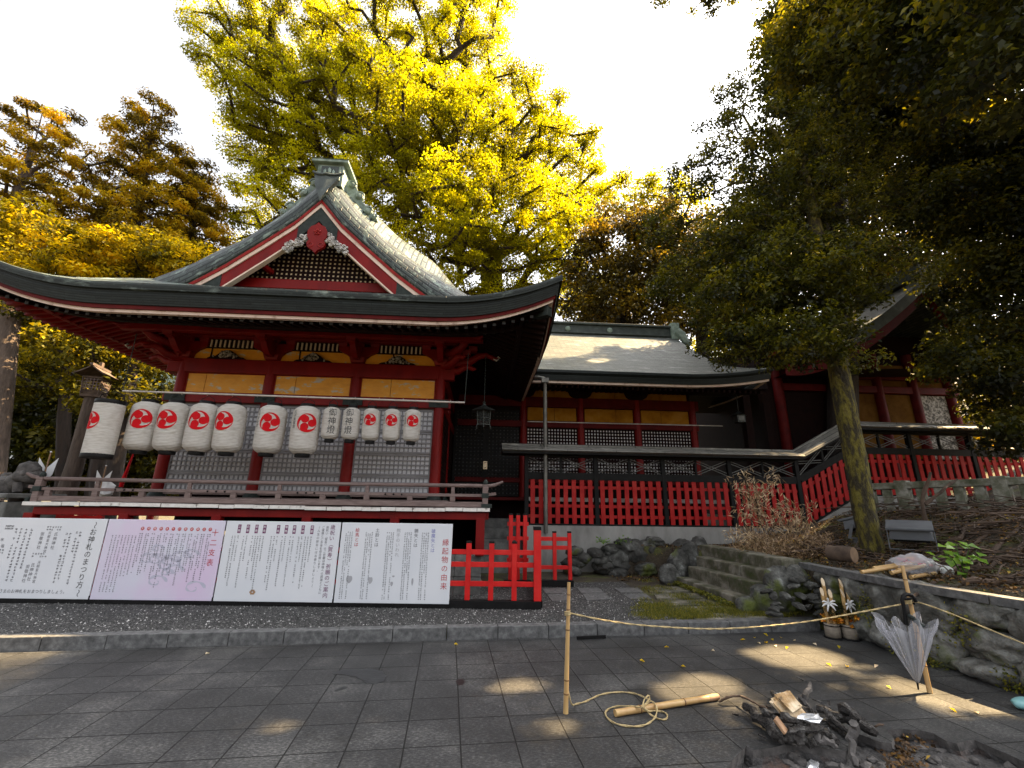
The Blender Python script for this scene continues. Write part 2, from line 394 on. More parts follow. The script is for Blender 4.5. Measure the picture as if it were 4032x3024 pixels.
M["shaded_ochre"] = mat_noise("shaded_ochre_panel", [(0.3, (0.07, 0.028, 0.004)), (0.5, (0.13, 0.058, 0.008)), (0.75, (0.18, 0.09, 0.022))], 2.5, 0.8, 0.1, detail=8, spec=.08)  # ochre panel darkened to carry the sanctuary's shade
def mat_shingle(name, c_lo, c_hi, c_pat, row=0.10, bw=0.42, pat_pos=0.6, rough=0.42, bump=0.6, spec=.4, mort=.12, pscale=1.3):
    m_, n_, b = new_mat(name)
    tc = N(n_, "ShaderNodeTexCoord")
    br = N(n_, "ShaderNodeTexBrick"); br.offset = .5
    br.inputs["Scale"].default_value = 1.0; br.inputs["Brick Width"].default_value = bw; br.inputs["Row Height"].default_value = row
    br.inputs["Mortar Size"].default_value = row * mort; br.inputs["Mortar Smooth"].default_value = .3; br.inputs["Bias"].default_value = 0
    br.inputs["Color1"].default_value = (*c_lo, 1); br.inputs["Color2"].default_value = (*c_hi, 1)
    br.inputs["Mortar"].default_value = (c_lo[0] * .3, c_lo[1] * .3, c_lo[2] * .3, 1)
    n_.links.new(tc.outputs["UV"], br.inputs["Vector"])
    no = N(n_, "ShaderNodeTexNoise"); no.inputs["Scale"].default_value = pscale; no.inputs["Detail"].default_value = 8; no.inputs["Roughness"].default_value = .7; b.inputs["Specular IOR Level"].default_value = spec
    mp = N(n_, "ShaderNodeMapping"); mp.inputs["Scale"].default_value = (1.0, 2.6, 1)
    n_.links.new(tc.outputs["UV"], mp.inputs[0]); n_.links.new(mp.outputs[0], no.inputs["Vector"])
    mk = ramp(n_, no.outputs[0], [(pat_pos - .05, (0, 0, 0)), (pat_pos + .06, (1, 1, 1))])
    mx = N(n_, "ShaderNodeMix"); mx.data_type = 'RGBA'
    n_.links.new(mk.outputs[0], mx.inputs[0]); n_.links.new(br.outputs["Color"], mx.inputs[6]); mx.inputs[7].default_value = (*c_pat, 1)
    n2 = N(n_, "ShaderNodeTexNoise"); n2.inputs["Scale"].default_value = 9; n2.inputs["Detail"].default_value = 6
    n_.links.new(tc.outputs["UV"], n2.inputs["Vector"])
    m2 = N(n_, "ShaderNodeMix"); m2.data_type = 'RGBA'; m2.blend_type = 'MULTIPLY'; m2.inputs[0].default_value = .7
    r2 = ramp(n_, n2.outputs[0], [(.3, (.55, .55, .55)), (.7, (1.2, 1.2, 1.2))])
    n_.links.new(mx.outputs[2], m2.inputs[6]); n_.links.new(r2.outputs[0], m2.inputs[7])
    n_.links.new(m2.outputs[2], b.inputs["Base Color"])
    b.inputs["Roughness"].default_value = rough
    bp = N(n_, "ShaderNodeBump"); bp.inputs["Strength"].default_value = bump; bp.inputs["Distance"].default_value = .02
    n_.links.new(br.outputs["Fac"], bp.inputs["Height"]); bp.invert = True
    n_.links.new(bp.outputs[0], b.inputs["Normal"])
    return m_
M["shingle"] = mat_shingle("copper_shingles", (0.05, 0.07, 0.06), (0.12, 0.15, 0.13), (0.25, 0.33, 0.28), row=.13, pat_pos=.60, mort=.16, rough=.34, spec=.6)
M["verge"] = mat_shingle("verge_shingles", (0.018, 0.027, 0.023), (0.050, 0.066, 0.058), (0.20, 0.26, 0.22), row=.075, bw=.28, pat_pos=.585, mort=.2, pscale=3.2)
M["eave_edge"] = mat_shingle("eave_edge_shingles", (0.009, 0.013, 0.012), (0.018, 0.024, 0.022), (0.05, 0.07, 0.06), row=.042, bw=.5, pat_pos=.74, rough=.6, spec=.25)
M["eave_top"] = mat_shingle("eave_lip_shingles", (0.012, 0.018, 0.016), (0.025, 0.034, 0.031), (0.17, 0.21, 0.185), row=.045, bw=.5, pat_pos=.60, rough=.55, spec=.3)
M["grey_shingle"] = mat_shingle("grey_roof_shingles", (0.075, 0.085, 0.076), (0.15, 0.16, 0.147), (0.26, 0.27, 0.25), row=.085, bw=.35, pat_pos=.60, rough=.5, bump=.35)
M["coping_shingle"] = mat_shingle("grey_coping_sheet", (0.13, 0.125, 0.11), (0.2, 0.195, 0.175), (0.3, 0.29, 0.26), row=.12, bw=1.2, pat_pos=.6, rough=.5, bump=.2)

def mat_paper():
    m_, n_, b = new_mat("lantern_paper")
    tc = N(n_, "ShaderNodeTexCoord"); mp = N(n_, "ShaderNodeMapping"); mp.inputs["Scale"].default_value = (2.5, 2.5, 12)
    n_.links.new(tc.outputs["Object"], mp.inputs[0])
    no = N(n_, "ShaderNodeTexNoise"); no.inputs["Scale"].default_value = 4; no.inputs["Detail"].default_value = 7
    n_.links.new(mp.outputs[0], no.inputs["Vector"])
    c = ramp(n_, no.outputs[0], [(.3, (.56, .52, .46)), (.55, (.74, .71, .66)), (.75, (.80, .78, .74))])
    wv = N(n_, "ShaderNodeTexWave"); wv.bands_direction = 'Z'; wv.inputs["Scale"].default_value = 13
    wv.inputs["Distortion"].default_value = .6
    n_.links.new(tc.outputs["Object"], wv.inputs["Vector"])
    bp = N(n_, "ShaderNodeBump"); bp.inputs["Strength"].default_value = .7; bp.inputs["Distance"].default_value = .012
    n_.links.new(wv.outputs["Fac"], bp.inputs["Height"]); n_.links.new(bp.outputs[0], b.inputs["Normal"])
    n_.links.new(c.outputs[0], b.inputs["Base Color"]); b.inputs["Roughness"].default_value = .75
    tr = N(n_, "ShaderNodeBsdfTranslucent"); tr.inputs["Color"].default_value = (.75, .68, .58, 1)
    mx = N(n_, "ShaderNodeMixShader"); mx.inputs[0].default_value = .3
    out = n_.nodes["Material Output"]
    n_.links.new(b.outputs[0], mx.inputs[1]); n_.links.new(tr.outputs[0], mx.inputs[2]); n_.links.new(mx.outputs[0], out.inputs[0])
    return m_
M["paper"] = mat_paper()

def mat_board(name, base, edge, sc):
    m_, n_, b = new_mat(name)
    tc = N(n_, "ShaderNodeTexCoord")
    no = N(n_, "ShaderNodeTexNoise"); no.inputs["Scale"].default_value = sc; no.inputs["Detail"].default_value = 4
    n_.links.new(tc.outputs["Object"], no.inputs["Vector"])
    c = ramp(n_, no.outputs[0], [(.35, base), (.65, edge)])
    n_.links.new(c.outputs[0], b.inputs["Base Color"]); b.inputs["Roughness"].default_value = .45
    return m_
M["board_white"] = mat_board("white_sign_board", (.60, .62, .66), (.66, .67, .70), 1.2)
M["board_lilac"] = mat_board("lilac_sign_board", (.58, .60, .68), (.62, .50, .66), 1.1)

def mat_paving():
    m_, n_, b = new_mat("dark_paving_tiles")
    ge = N(n_, "ShaderNodeNewGeometry"); mp = N(n_, "ShaderNodeMapping"); mp.vector_type = 'POINT'
    mp.inputs["Rotation"].default_value = (0, 0, -R(7.733)); mp.inputs["Location"].default_value = (0.141 + .385 * 40, -3.904 + .387 * 40, 0)
    n_.links.new(ge.outputs["Position"], mp.inputs[0])
    br = N(n_, "ShaderNodeTexBrick"); br.offset = 0; br.squash = 1
    br.inputs["Scale"].default_value = 1; br.inputs["Brick Width"].default_value = .383; br.inputs["Row Height"].default_value = .388
    br.inputs["Mortar Size"].default_value = .006; br.inputs["Mortar Smooth"].default_value = .4
    br.inputs["Color1"].default_value = (.9, .9, .9, 1); br.inputs["Color2"].default_value = (1.1, 1.1, 1.1, 1); br.inputs["Mortar"].default_value = (.16, .15, .14, 1)
    n_.links.new(mp.outputs[0], br.inputs["Vector"])
    def noise_(scale, detail, rough=.65, stretch=None):
        q = N(n_, "ShaderNodeTexNoise"); q.inputs["Scale"].default_value = scale; q.inputs["Detail"].default_value = detail; q.inputs["Roughness"].default_value = rough
        if stretch:
            mm = N(n_, "ShaderNodeMapping"); mm.inputs["Scale"].default_value = stretch
            n_.links.new(mp.outputs[0], mm.inputs[0]); n_.links.new(mm.outputs[0], q.inputs["Vector"])
        else:
            n_.links.new(mp.outputs[0], q.inputs["Vector"])
        return q
    a = noise_(1.1, 6); c1 = ramp(n_, a.outputs[0], [(.3, (.019, .019, .019)), (.5, (.034, .034, .0345)), (.70, (.075, .074, .072))])
    f = noise_(34, 8, .75, (1, 2.2, 1)); c2 = ramp(n_, f.outputs[0], [(.36, (.35, .35, .35)), (.5, (.95, .95, .95)), (.62, (2.3, 2.28, 2.22))])
    st = noise_(.9, 7, .7); c3 = ramp(n_, st.outputs[0], [(.32, (.45, .44, .42)), (.40, (1, 1, 1))])
    def mul(x, y, fac=1):
        q = N(n_, "ShaderNodeMix"); q.data_type = 'RGBA'; q.blend_type = 'MULTIPLY'; q.inputs[0].default_value = fac
        n_.links.new(x, q.inputs[6]); n_.links.new(y, q.inputs[7]); return q.outputs[2]
    col = mul(mul(mul(c1.outputs[0], c2.outputs[0]), br.outputs["Color"]), c3.outputs[0], .6)
    n_.links.new(col, b.inputs["Base Color"])
    rr = ramp(n_, f.outputs[0], [(.3, (.5, .5, .5)), (.7, (.75, .75, .75))])
    n_.links.new(rr.outputs[0], b.inputs["Roughness"]); b.inputs["Specular IOR Level"].default_value = .3
    bp = N(n_, "ShaderNodeBump"); bp.inputs["Strength"].default_value = .35; bp.inputs["Distance"].default_value = .006
    n_.links.new(f.outputs[0], bp.inputs["Height"])
    bp2 = N(n_, "ShaderNodeBump"); bp2.inputs["Strength"].default_value = .8; bp2.inputs["Distance"].default_value = .006; bp2.invert = True
    n_.links.new(br.outputs["Fac"], bp2.inputs["Height"]); n_.links.new(bp.outputs[0], bp2.inputs["Normal"]); n_.links.new(bp2.outputs[0], b.inputs["Normal"])
    return m_
M["paving"] = mat_paving()

def mat_gravel():
    m_, n_, b = new_mat("dark_gravel")
    ge = N(n_, "ShaderNodeNewGeometry")
    vo = N(n_, "ShaderNodeTexVoronoi"); vo.inputs["Scale"].default_value = 55
    n_.links.new(ge.outputs["Position"], vo.inputs["Vector"])
    sp = N(n_, "ShaderNodeSeparateColor"); n_.links.new(vo.outputs["Color"], sp.inputs[0])
    c = ramp(n_, sp.outputs[0], [(.0, (.018, .018, .018)), (.6, (.05, .049, .048)), (.9, (.09, .088, .085)), (.97, (.36, .35, .34))])
    n_.links.new(c.outputs[0], b.inputs["Base Color"]); b.inputs["Roughness"].default_value = .8
    bp = N(n_, "ShaderNodeBump"); bp.inputs["Strength"].default_value = 1; bp.inputs["Distance"].default_value = .03; bp.invert = True
    n_.links.new(vo.outputs["Distance"], bp.inputs["Height"]); n_.links.new(bp.outputs[0], b.inputs["Normal"])
    return m_
M["gravel"] = mat_gravel()

def mat_boulder(name, moss=.5, gain=1.0):
    m_, n_, b = new_mat(name)
    ge = N(n_, "ShaderNodeTexCoord")
    a = N(n_, "ShaderNodeTexNoise"); a.inputs["Scale"].default_value = 3.2; a.inputs["Detail"].default_value = 9; a.inputs["Roughness"].default_value = .68
    n_.links.new(ge.outputs["Object"], a.inputs["Vector"])
    c = ramp(n_, a.outputs[0], [(.34, (.014 * gain, .014 * gain, .012 * gain)), (.5, (.055 * gain, .054 * gain, .048 * gain)), (.60, (.11 * gain, .11 * gain, .10 * gain)), (.70, (.30, .31, .29))])
    mo = N(n_, "ShaderNodeTexNoise"); mo.inputs["Scale"].default_value = 1.7; mo.inputs["Detail"].default_value = 7
    n_.links.new(ge.outputs["Object"], mo.inputs["Vector"])
    k = ramp(n_, mo.outputs[0], [(.62 - moss * .1, (0, 0, 0)), (.70 - moss * .1, (1, 1, 1))])
    mx = N(n_, "ShaderNodeMix"); mx.data_type = 'RGBA'
    n_.links.new(k.outputs[0], mx.inputs[0]); n_.links.new(c.outputs[0], mx.inputs[6]); mx.inputs[7].default_value = (.07, .085, .012, 1)
    n_.links.new(mx.outputs[2], b.inputs["Base Color"]); b.inputs["Roughness"].default_value = .9
    n2 = N(n_, "ShaderNodeTexNoise"); n2.inputs["Scale"].default_value = 14; n2.inputs["Detail"].default_value = 9
    n_.links.new(ge.outputs["Object"], n2.inputs["Vector"])
    bp = N(n_, "ShaderNodeBump"); bp.inputs["Strength"].default_value = .9; bp.inputs["Distance"].default_value = .04
    n_.links.new(n2.outputs[0], bp.inputs["Height"]); n_.links.new(bp.outputs[0], b.inputs["Normal"])
    return m_
M["boulder"] = mat_boulder("lichen_boulder", .5)
M["wall_boulder"] = mat_boulder("grey_wall_boulder", .2, 1.75)
M["rubble"] = mat_boulder("rubble_stone", -.6)

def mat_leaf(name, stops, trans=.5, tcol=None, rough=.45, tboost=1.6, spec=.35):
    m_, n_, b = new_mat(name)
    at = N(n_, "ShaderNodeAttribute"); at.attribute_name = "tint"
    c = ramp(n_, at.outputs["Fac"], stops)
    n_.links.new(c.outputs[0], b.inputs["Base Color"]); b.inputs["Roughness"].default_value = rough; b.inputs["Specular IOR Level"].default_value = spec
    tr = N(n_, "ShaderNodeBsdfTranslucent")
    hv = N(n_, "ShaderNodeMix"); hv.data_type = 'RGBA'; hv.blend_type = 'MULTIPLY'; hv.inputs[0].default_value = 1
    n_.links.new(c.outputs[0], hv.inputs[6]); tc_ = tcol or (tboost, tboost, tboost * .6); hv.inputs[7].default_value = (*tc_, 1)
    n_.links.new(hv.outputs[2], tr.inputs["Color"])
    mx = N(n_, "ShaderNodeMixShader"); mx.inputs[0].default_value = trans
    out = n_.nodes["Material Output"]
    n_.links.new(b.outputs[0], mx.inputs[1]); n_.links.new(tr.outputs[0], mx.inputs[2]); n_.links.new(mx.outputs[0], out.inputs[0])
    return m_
M["leaf_yellow"] = mat_leaf("camphor_leaf", [(0, (.09, .085, .004)), (.45, (.20, .205, .005)), (.8, (.43, .43, .010)), (1, (.58, .56, .016))], .55, tcol=(1.9, 1.7, .35), spec=.12, rough=.6)
M["leaf_dark"] = mat_leaf("glossy_evergreen_leaf", [(0, (.009, .012, .003)), (.5, (.042, .048, .006)), (.9, (.12, .12, .010)), (1, (.18, .16, .013))], .42, tcol=(2.2, 1.9, .5), rough=.4, spec=.25)
M["leaf_cedar"] = mat_leaf("cedar_leaf", [(0, (.05, .04, .008)), (.4, (.15, .118, .008)), (.7, (.37, .285, .010)), (1, (.55, .41, .015))], .45, tcol=(1.8, 1.4, .4), rough=.6, spec=.15)
M["leaf_gold"] = mat_leaf("sunlit_leaf", [(0, (.05, .05, .006)), (.45, (.20, .17, .008)), (.8, (.46, .36, .010)), (1, (.55, .42, .012))], .5, tcol=(1.9, 1.6, .35), rough=.5, spec=.15)
M["leaf_deep"] = mat_leaf("deep_shade_leaf", [(0, (.010, .013, .004)), (.5, (.040, .046, .009)), (.85, (.125, .120, .012)), (1, (.24, .20, .016))], .42, tcol=(2, 1.8, .5), rough=.5)
M["leaf_brown"] = mat_leaf("bronze_leaf", [(0, (.018, .015, .005)), (.5, (.065, .055, .010)), (.85, (.17, .13, .014)), (1, (.40, .29, .02))], .42, tcol=(2, 1.6, .5), rough=.45)
M["leaf_olive"] = mat_leaf("olive_leaf", [(0, (.020, .022, .004)), (.5, (.075, .072, .007)), (.85, (.19, .165, .009)), (1, (.36, .29, .012))], .45, tcol=(1.9, 1.6, .35), rough=.5, spec=.15)
M["leaf_dry"] = mat_leaf("dry_bamboo_leaf", [(0, (.14, .085, .05)), (.5, (.38, .26, .16)), (1, (.72, .58, .40))], .25, rough=.6)
M["leaf_fresh"] = mat_leaf("fresh_green_leaf", [(0, (.06, .14, .015)), (.5, (.13, .26, .025)), (1, (.22, .36, .04))], .4, rough=.4)
M["grass"] = mat_leaf("yellow_green_grass", [(0, (.045, .06, .006)), (.5, (.12, .12, .010)), (1, (.26, .22, .02))], .35, rough=.6)
M["leaf_litter"] = mat_leaf("fallen_dry_leaf", [(0, (.022, .013, .007)), (.6, (.075, .042, .018)), (.93, (.19, .095, .028)), (1, (.42, .27, .03))], .15, rough=.7)

def mat_vinyl():
    m_, n_, b = new_mat("clear_vinyl")
    out = n_.nodes["Material Output"]
    b.inputs["Base Color"].default_value = (.62, .62, .66, 1); b.inputs["Roughness"].default_value = .18
    tp = N(n_, "ShaderNodeBsdfTransparent"); tp.inputs["Color"].default_value = (.93, .93, .95, 1)
    lw = N(n_, "ShaderNodeLayerWeight"); lw.inputs["Blend"].default_value = .35
    mr = N(n_, "ShaderNodeMapRange"); mr.inputs[3].default_value = .22; mr.inputs[4].default_value = .75
    n_.links.new(lw.outputs["Facing"], mr.inputs[0])
    mx = N(n_, "ShaderNodeMixShader"); n_.links.new(mr.outputs[0], mx.inputs[0])
    n_.links.new(tp.outputs[0], mx.inputs[1]); n_.links.new(b.outputs[0], mx.inputs[2]); n_.links.new(mx.outputs[0], out.inputs[0])
    return m_
M["vinyl"] = mat_vinyl()

# ================================================================== SETTING
def lerp(a, b, t): return a + (b - a) * t
def smooth(t):
    t = max(0.0, min(1.0, t)); return t * t * (3 - 2 * t)
def pw(x, pts):
    if x <= pts[0][0]: return pts[0][1]
    for (x0, y0), (x1, y1) in zip(pts, pts[1:]):
        if x <= x1: return lerp(y0, y1, (x - x0) / (x1 - x0))
    return pts[-1][1]

KA = R(7.733)
def kerb_y(x): return 6.05 + (x - 0.311) * math.tan(KA)     # foot of the kerb

# paving with the fire pit cut out of it
PIT = [(1500, 1760), (1560, 1668), (1591, 1630), (1613, 1611), (1628, 1620), (1680, 1613), (1720, 1602), (1737, 1606), (1782, 1617), (1829, 1622), (1836, 1611),
       (1826, 1597), (1850, 1583), (1890, 1600), (1925, 1606), (1931, 1594), (1912, 1577), (1950, 1574), (1985, 1578), (2018, 1584), (2045, 1600), (2067, 1606), (2085, 1600), (2107, 1598), (2150, 1618), (2212, 1645), (2300, 1700), (2300, 1760)]
pit = [at_z(*p, 0) for p in PIT]
cpit = sum(pit, Vector()) / len(pit)
fine = []
for i, p in enumerate(pit):
    q = pit[(i + 1) % len(pit)]
    for k in range(3):
        s_ = p.lerp(q, k / 3); t_ = s_ + (s_ - cpit).normalized() * (noise.noise(s_ * 9) * .02)
        fine.append(Vector((t_.x, t_.y, 0)))
pit = fine
bm = bmesh.new()
outer = [(-40, -12), (40, -12), (40, kerb_y(40) + 3), (5.0, kerb_y(5.0) + .1), (-40, kerb_y(-40) + .1)]
ov = [bm.verts.new((x, y, 0)) for x, y in outer]
iv = [bm.verts.new(p) for p in pit]
es = [bm.edges.new((ov[i], ov[(i + 1) % len(ov)])) for i in range(len(ov))] + [bm.edges.new((iv[i], iv[(i + 1) % len(iv)])) for i in range(len(iv))]
bmesh.ops.triangle_fill(bm, use_beauty=True, use_dissolve=False, edges=es)
for f_ in bm.faces:
    if f_.normal.z < 0: f_.normal_flip()
me = bpy.data.meshes.new("pavement"); bm.to_mesh(me); bm.free()
me.materials.append(M["paving"])
o = bpy.data.objects.new("pavement", me); COL.objects.link(o); tag(o, kind="structure")
mb = MB()
n_ = len(pit)
for i in range(n_):
    a, b_ = pit[i], pit[(i + 1) % n_]
    oa = (a - cpit).normalized(); ob = (b_ - cpit).normalized()
    mb.face([a, b_, b_ + ob * .012 + Vector((0, 0, -.05)), a + oa * .012 + Vector((0, 0, -.05))], 0)
    mb.face([a + oa * .012 + Vector((0, 0, -.05)), b_ + ob * .012 + Vector((0, 0, -.05)), b_ + ob * .05 + Vector((0, 0, -.22)), a + oa * .05 + Vector((0, 0, -.22))], 1)
tag(mb.build("pavement_edge", [M["ash_wood"], M["ash"]]), kind="structure")
mb = MB(); rows = []
for i in range(60):
    rows.append([Vector((1.0 + j * .06, 2.2 + i * .035, -.085 + .035 * noise.noise(Vector((j * .25, i * .2, 3))) + .02 * noise.noise(Vector((j * .8, i * .7, 9))))) for j in range(70)])
mb.grid(rows)
tag(mb.build("fire_pit_floor", M["ash"]), kind="structure")
mb = MB(); mb.face([(-300, -300, -.4), (300, -300, -.4), (300, 300, -.4), (-300, 300, -.4)])
tag(mb.build("ground", M["soil"]), kind="structure")

# raised yard behind the kerb
UP = [(2.0, 5.85), (3.5, 5.24), (4.5, 4.90), (5.3, 4.70), (6.3, 4.58), (7.1, 4.55), (7.25, 4.22), (9.3, 4.05), (9.6, 3.5), (10.3, 3.3), (10.75, 2.1), (11.2, 1.7), (30, 1.7)]
def terrain(x, y):
    bx = pw(y, UP)
    z = .115
    if y < kerb_y(x) - .1 and x < bx: return -.3
    k = smooth((x - bx) / .25)
    up = .77 + max(0, x - 5) * .075 + .25 * smooth((x - 5.0) / 3)
    up += .30 * smooth((x - 5.9) / 1.6) * smooth((y - 5.0) / 1.5) * smooth((11.5 - y) / 1.5)
    if y > 10.0: up = lerp(.72, up, smooth((x - 4.0) / 2.2))
    up += max(0, x - 10) * .22 + max(0, y - 14) * .12 * smooth((x - 6) / 6)
    z = lerp(z, up, k)
    z += .02 * noise.noise(Vector((x * 1.3, y * 1.3, 0))) * k + .012 * noise.noise(Vector((x * 5, y * 5, 2))) * k
    return z
xs = [-60, -40, -25, -15, -10] + list(np.arange(-8, 1.4, .4)) + list(np.arange(1.4, 8, .1)) + list(np.arange(8, 20, .5)) + [22, 26, 32, 40, 60]
ys = [3.0, 3.3, 3.6, 3.9, 4.2, 4.5, 4.8] + list(np.arange(5.0, 12.5, .1)) + list(np.arange(12.5, 24, .5)) + [26, 30, 36, 44, 60, 80]
mb = MB(); rows = []; 
for y in ys:
    rows.append([Vector((x, y, terrain(x, y) - (.25 if y < kerb_y(x) + .08 and x < pw(y, UP) else 0))) for x in xs])
mb.grid(rows)
tag(mb.build("hill_terrain", M["soil"]), kind="structure")
mb = MB()
gx = np.linspace(-30, 2.3, 90); rows = []
for t in np.linspace(0, 1, 14):
    rows.append([Vector((x, lerp(kerb_y(x) + .10, min(kerb_y(x) + 3.2, 10.5), t), .125 + .008 * noise.noise(Vector((x * 3, t * 9, 0))))) for x in gx])
mb.grid(rows)
tag(mb.build("gravel_bed", M["gravel"]), kind="structure")

# loose gravel stones on the bed
def scatter_stones():
    n = 15000
    x = rng.uniform(-7, 2.2, n); t = rng.uniform(0, 1, n) ** 1.3
    y0 = 6.05 + (x - .311) * math.tan(KA) + .16
    y = y0 + t * (7.0 - y0 + np.where(x > .6, 1.2, 0.0))
    z = np.full(n, .13)
    s = rng.uniform(.006, .016, n)
    base = np.array([[1, 0, -.2], [-.5, .87, -.2], [-.5, -.87, -.2], [0.1, 0.1, .75]])
    ang = rng.uniform(0, 2 * PI, n); ca, sa = np.cos(ang), np.sin(ang)
    V_ = np.empty((n, 4, 3))
    for k in range(4):
        bx_ = base[k] * rng.uniform(.6, 1.3, (n, 3))
        V_[:, k, 0] = x + s * (bx_[:, 0] * ca - bx_[:, 1] * sa); V_[:, k, 1] = y + s * (bx_[:, 0] * sa + bx_[:, 1] * ca); V_[:, k, 2] = z + s * bx_[:, 2]
    F = (np.arange(n) * 4)[:, None, None] + np.array([[0, 1, 3], [1, 2, 3], [2, 0, 3]])[None]
    me = bpy.data.meshes.new("gravel_stones")
    me.vertices.add(n * 4); me.vertices.foreach_set("co", V_.reshape(-1))
    me.loops.add(n * 9); me.loops.foreach_set("vertex_index", F.reshape(-1).astype(np.int32))
    me.polygons.add(n * 3); me.polygons.foreach_set("loop_start", (np.arange(n * 3) * 3).astype(np.int32))
    me.update(calc_edges=True)
    at = me.attributes.new("tint", 'FLOAT', 'FACE'); at.data.foreach_set("value", np.repeat(rng.uniform(0, 1, n), 3).astype(np.float32))
    m_, n2, b = new_mat("gravel_stone")
    a = N(n2, "ShaderNodeAttribute"); a.attribute_name = "tint"
    c = ramp(n2, a.outputs["Fac"], [(0, (.018, .018, .018)), (.7, (.06, .059, .057)), (.93, (.11, .108, .104)), (.965, (.46, .45, .44))])
    n2.links.new(c.outputs[0], b.inputs["Base Color"]); b.inputs["Roughness"].default_value = .7
    me.materials.append(m_)
    o = bpy.data.objects.new("gravel_stones", me); COL.objects.link(o)
    tag(o, "loose dark grey gravel stones lying in front of the notice boards", "gravel", kind="stuff")
scatter_stones()

# kerb of granite blocks
mb = MB(); k = 0; s_ = -14.0
cu, su = math.cos(KA), math.sin(KA)
while s_ < 3.98:
    L = .62 + random.uniform(-.03, .03)
    e_ = min(s_ + L, 3.98)
    c0 = Vector((.311 + cu * (s_ + e_) / 2, 6.05 + su * (s_ + e_) / 2, .068)) + Vector((-su, cu, 0)) * .075
    Rm = Matrix.Rotation(KA, 3, 'Z') @ Matrix.Rotation(random.uniform(-.006, .006), 3, 'Y')
    mb.box(c0 + Vector((0, 0, random.uniform(-.003, .003))), (e_ - s_ - .008, .15, .145), rot=Rm)
    s_ = e_
tag(mb.build("kerb", M["granite"], bevel=.006), kind="structure")

# flat stepping path between the gravel and the steps
mb = MB()
def slab(px, z=.135, th=.05, mat=0):
    p = [at_z(*q, z) for q in px]
    c = sum(p, Vector()) / 4
    lo = [Vector((q.x, q.y, z - th)) for q in p]
    mb.face(p, mat)
    for i in range(4):
        mb.face([p[i], lo[i], lo[(i + 1) % 4], p[(i + 1) % 4]], mat)
for px in (((1170, 1271), (1220, 1270), (1228, 1281), (1180, 1282)), ((1182, 1284), (1230, 1283), (1236, 1297), (1193, 1298)),
           ((1247, 1270), (1292, 1269), (1305, 1280), (1256, 1281)), ((1258, 1282), (1307, 1281), (1322, 1294), (1268, 1297)),
           ((1326, 1270), (1378, 1269), (1390, 1279), (1341, 1280)), ((1346, 1283), (1395, 1282), (1408, 1293), (1362, 1294))):
    slab(px)
tag(mb.build("path", M["granite"], bevel=.004), kind="structure")
mb = MB()
for px in (((1392, 1268), (1490, 1267), (1510, 1277), (1405, 1279)), ((1412, 1283), (1535, 1281), (1555, 1290), (1420, 1293)), ((1432, 1297), (1575, 1294), (1590, 1304), (1445, 1308)),
           ((1460, 1311), (1615, 1307), (1630, 1319), (1478, 1322)), ((1490, 1325), (1640, 1322), (1660, 1335), (1502, 1339))):
    slab(px, .14)
tag(mb.build("mossy_path", M["step_stone"], bevel=.006), kind="structure")

# ================================================================== FOLIAGE TOOLS
SUN_HOLES = [(at_z(1725, 1418), .24), (at_z(1680, 1410), .12), (at_z(1640, 1412), .10), (at_z(1770, 1425), .12), (at_z(2030, 1502), .15), (at_z(2085, 1512), .16), (at_z(1955, 1482), .10), (at_z(1480, 1495), .13), (at_z(1530, 1478), .14),
             (at_z(1190, 1572), .09), (at_z(1115, 1482), .09), (at_z(600, 1572), .05), (at_z(15, 1415), .16), (at_z(95, 1360, .13), .10), (at_y(1815, 945, 11.4), .30), (at_y(1235, 742, 13.5), .4), (at_y(1395, 712, 14.8), .25), (at_y(1300, 770, 12.5), .15), (at_z(1600, 1530), .08)]
def sun_gaps(C_, base, extra=0.0):
    P = C_ + np.array(base); keep = np.ones(len(P), bool); d = np.array(sd)
    for p, r_ in SUN_HOLES:
        w_ = P - np.array(p); t = w_ @ d; q = w_ - t[:, None] * d
        keep &= ~((t > 0) & (np.linalg.norm(q, axis=1) < r_ * 1.7 + extra))
    return keep

def leaf_mesh(name, C_, Nrm, Dir, L, W, tint, mat, parent=None, fold=.18):
    n = len(C_)
    Dir = Dir - Nrm * np.sum(Dir * Nrm, 1, keepdims=True)
    Dir /= np.linalg.norm(Dir, axis=1, keepdims=True) + 1e-9
    Sd = np.cross(Nrm, Dir)
    L = L[:, None]; W = W[:, None]
    P = np.empty((n, 4, 3), np.float32)
    P[:, 0] = C_ - Dir * L * .5
    P[:, 1] = C_ + Sd * W * .5 + Nrm * W * fold - Dir * L * .05
    P[:, 2] = C_ + Dir * L * .5 - Nrm * L * .1
    P[:, 3] = C_ - Sd * W * .5 + Nrm * W * fold - Dir * L * .05
    me = bpy.data.meshes.new(name)
    me.vertices.add(n * 4); me.vertices.foreach_set("co", P.reshape(-1))
    me.loops.add(n * 4); me.loops.foreach_set("vertex_index", np.arange(n * 4, dtype=np.int32))
    me.polygons.add(n); me.polygons.foreach_set("loop_start", (np.arange(n) * 4).astype(np.int32))
    me.update(calc_edges=True)
    at = me.attributes.new("tint", 'FLOAT', 'FACE'); at.data.foreach_set("value", np.clip(tint, 0, 1).astype(np.float32))
    me.materials.append(mat)
    o = bpy.data.objects.new(name, me); COL.objects.link(o)
    if parent is not None: o.parent = parent
    return o

def unit(a): return a / (np.linalg.norm(a, axis=1, keepdims=True) + 1e-9)

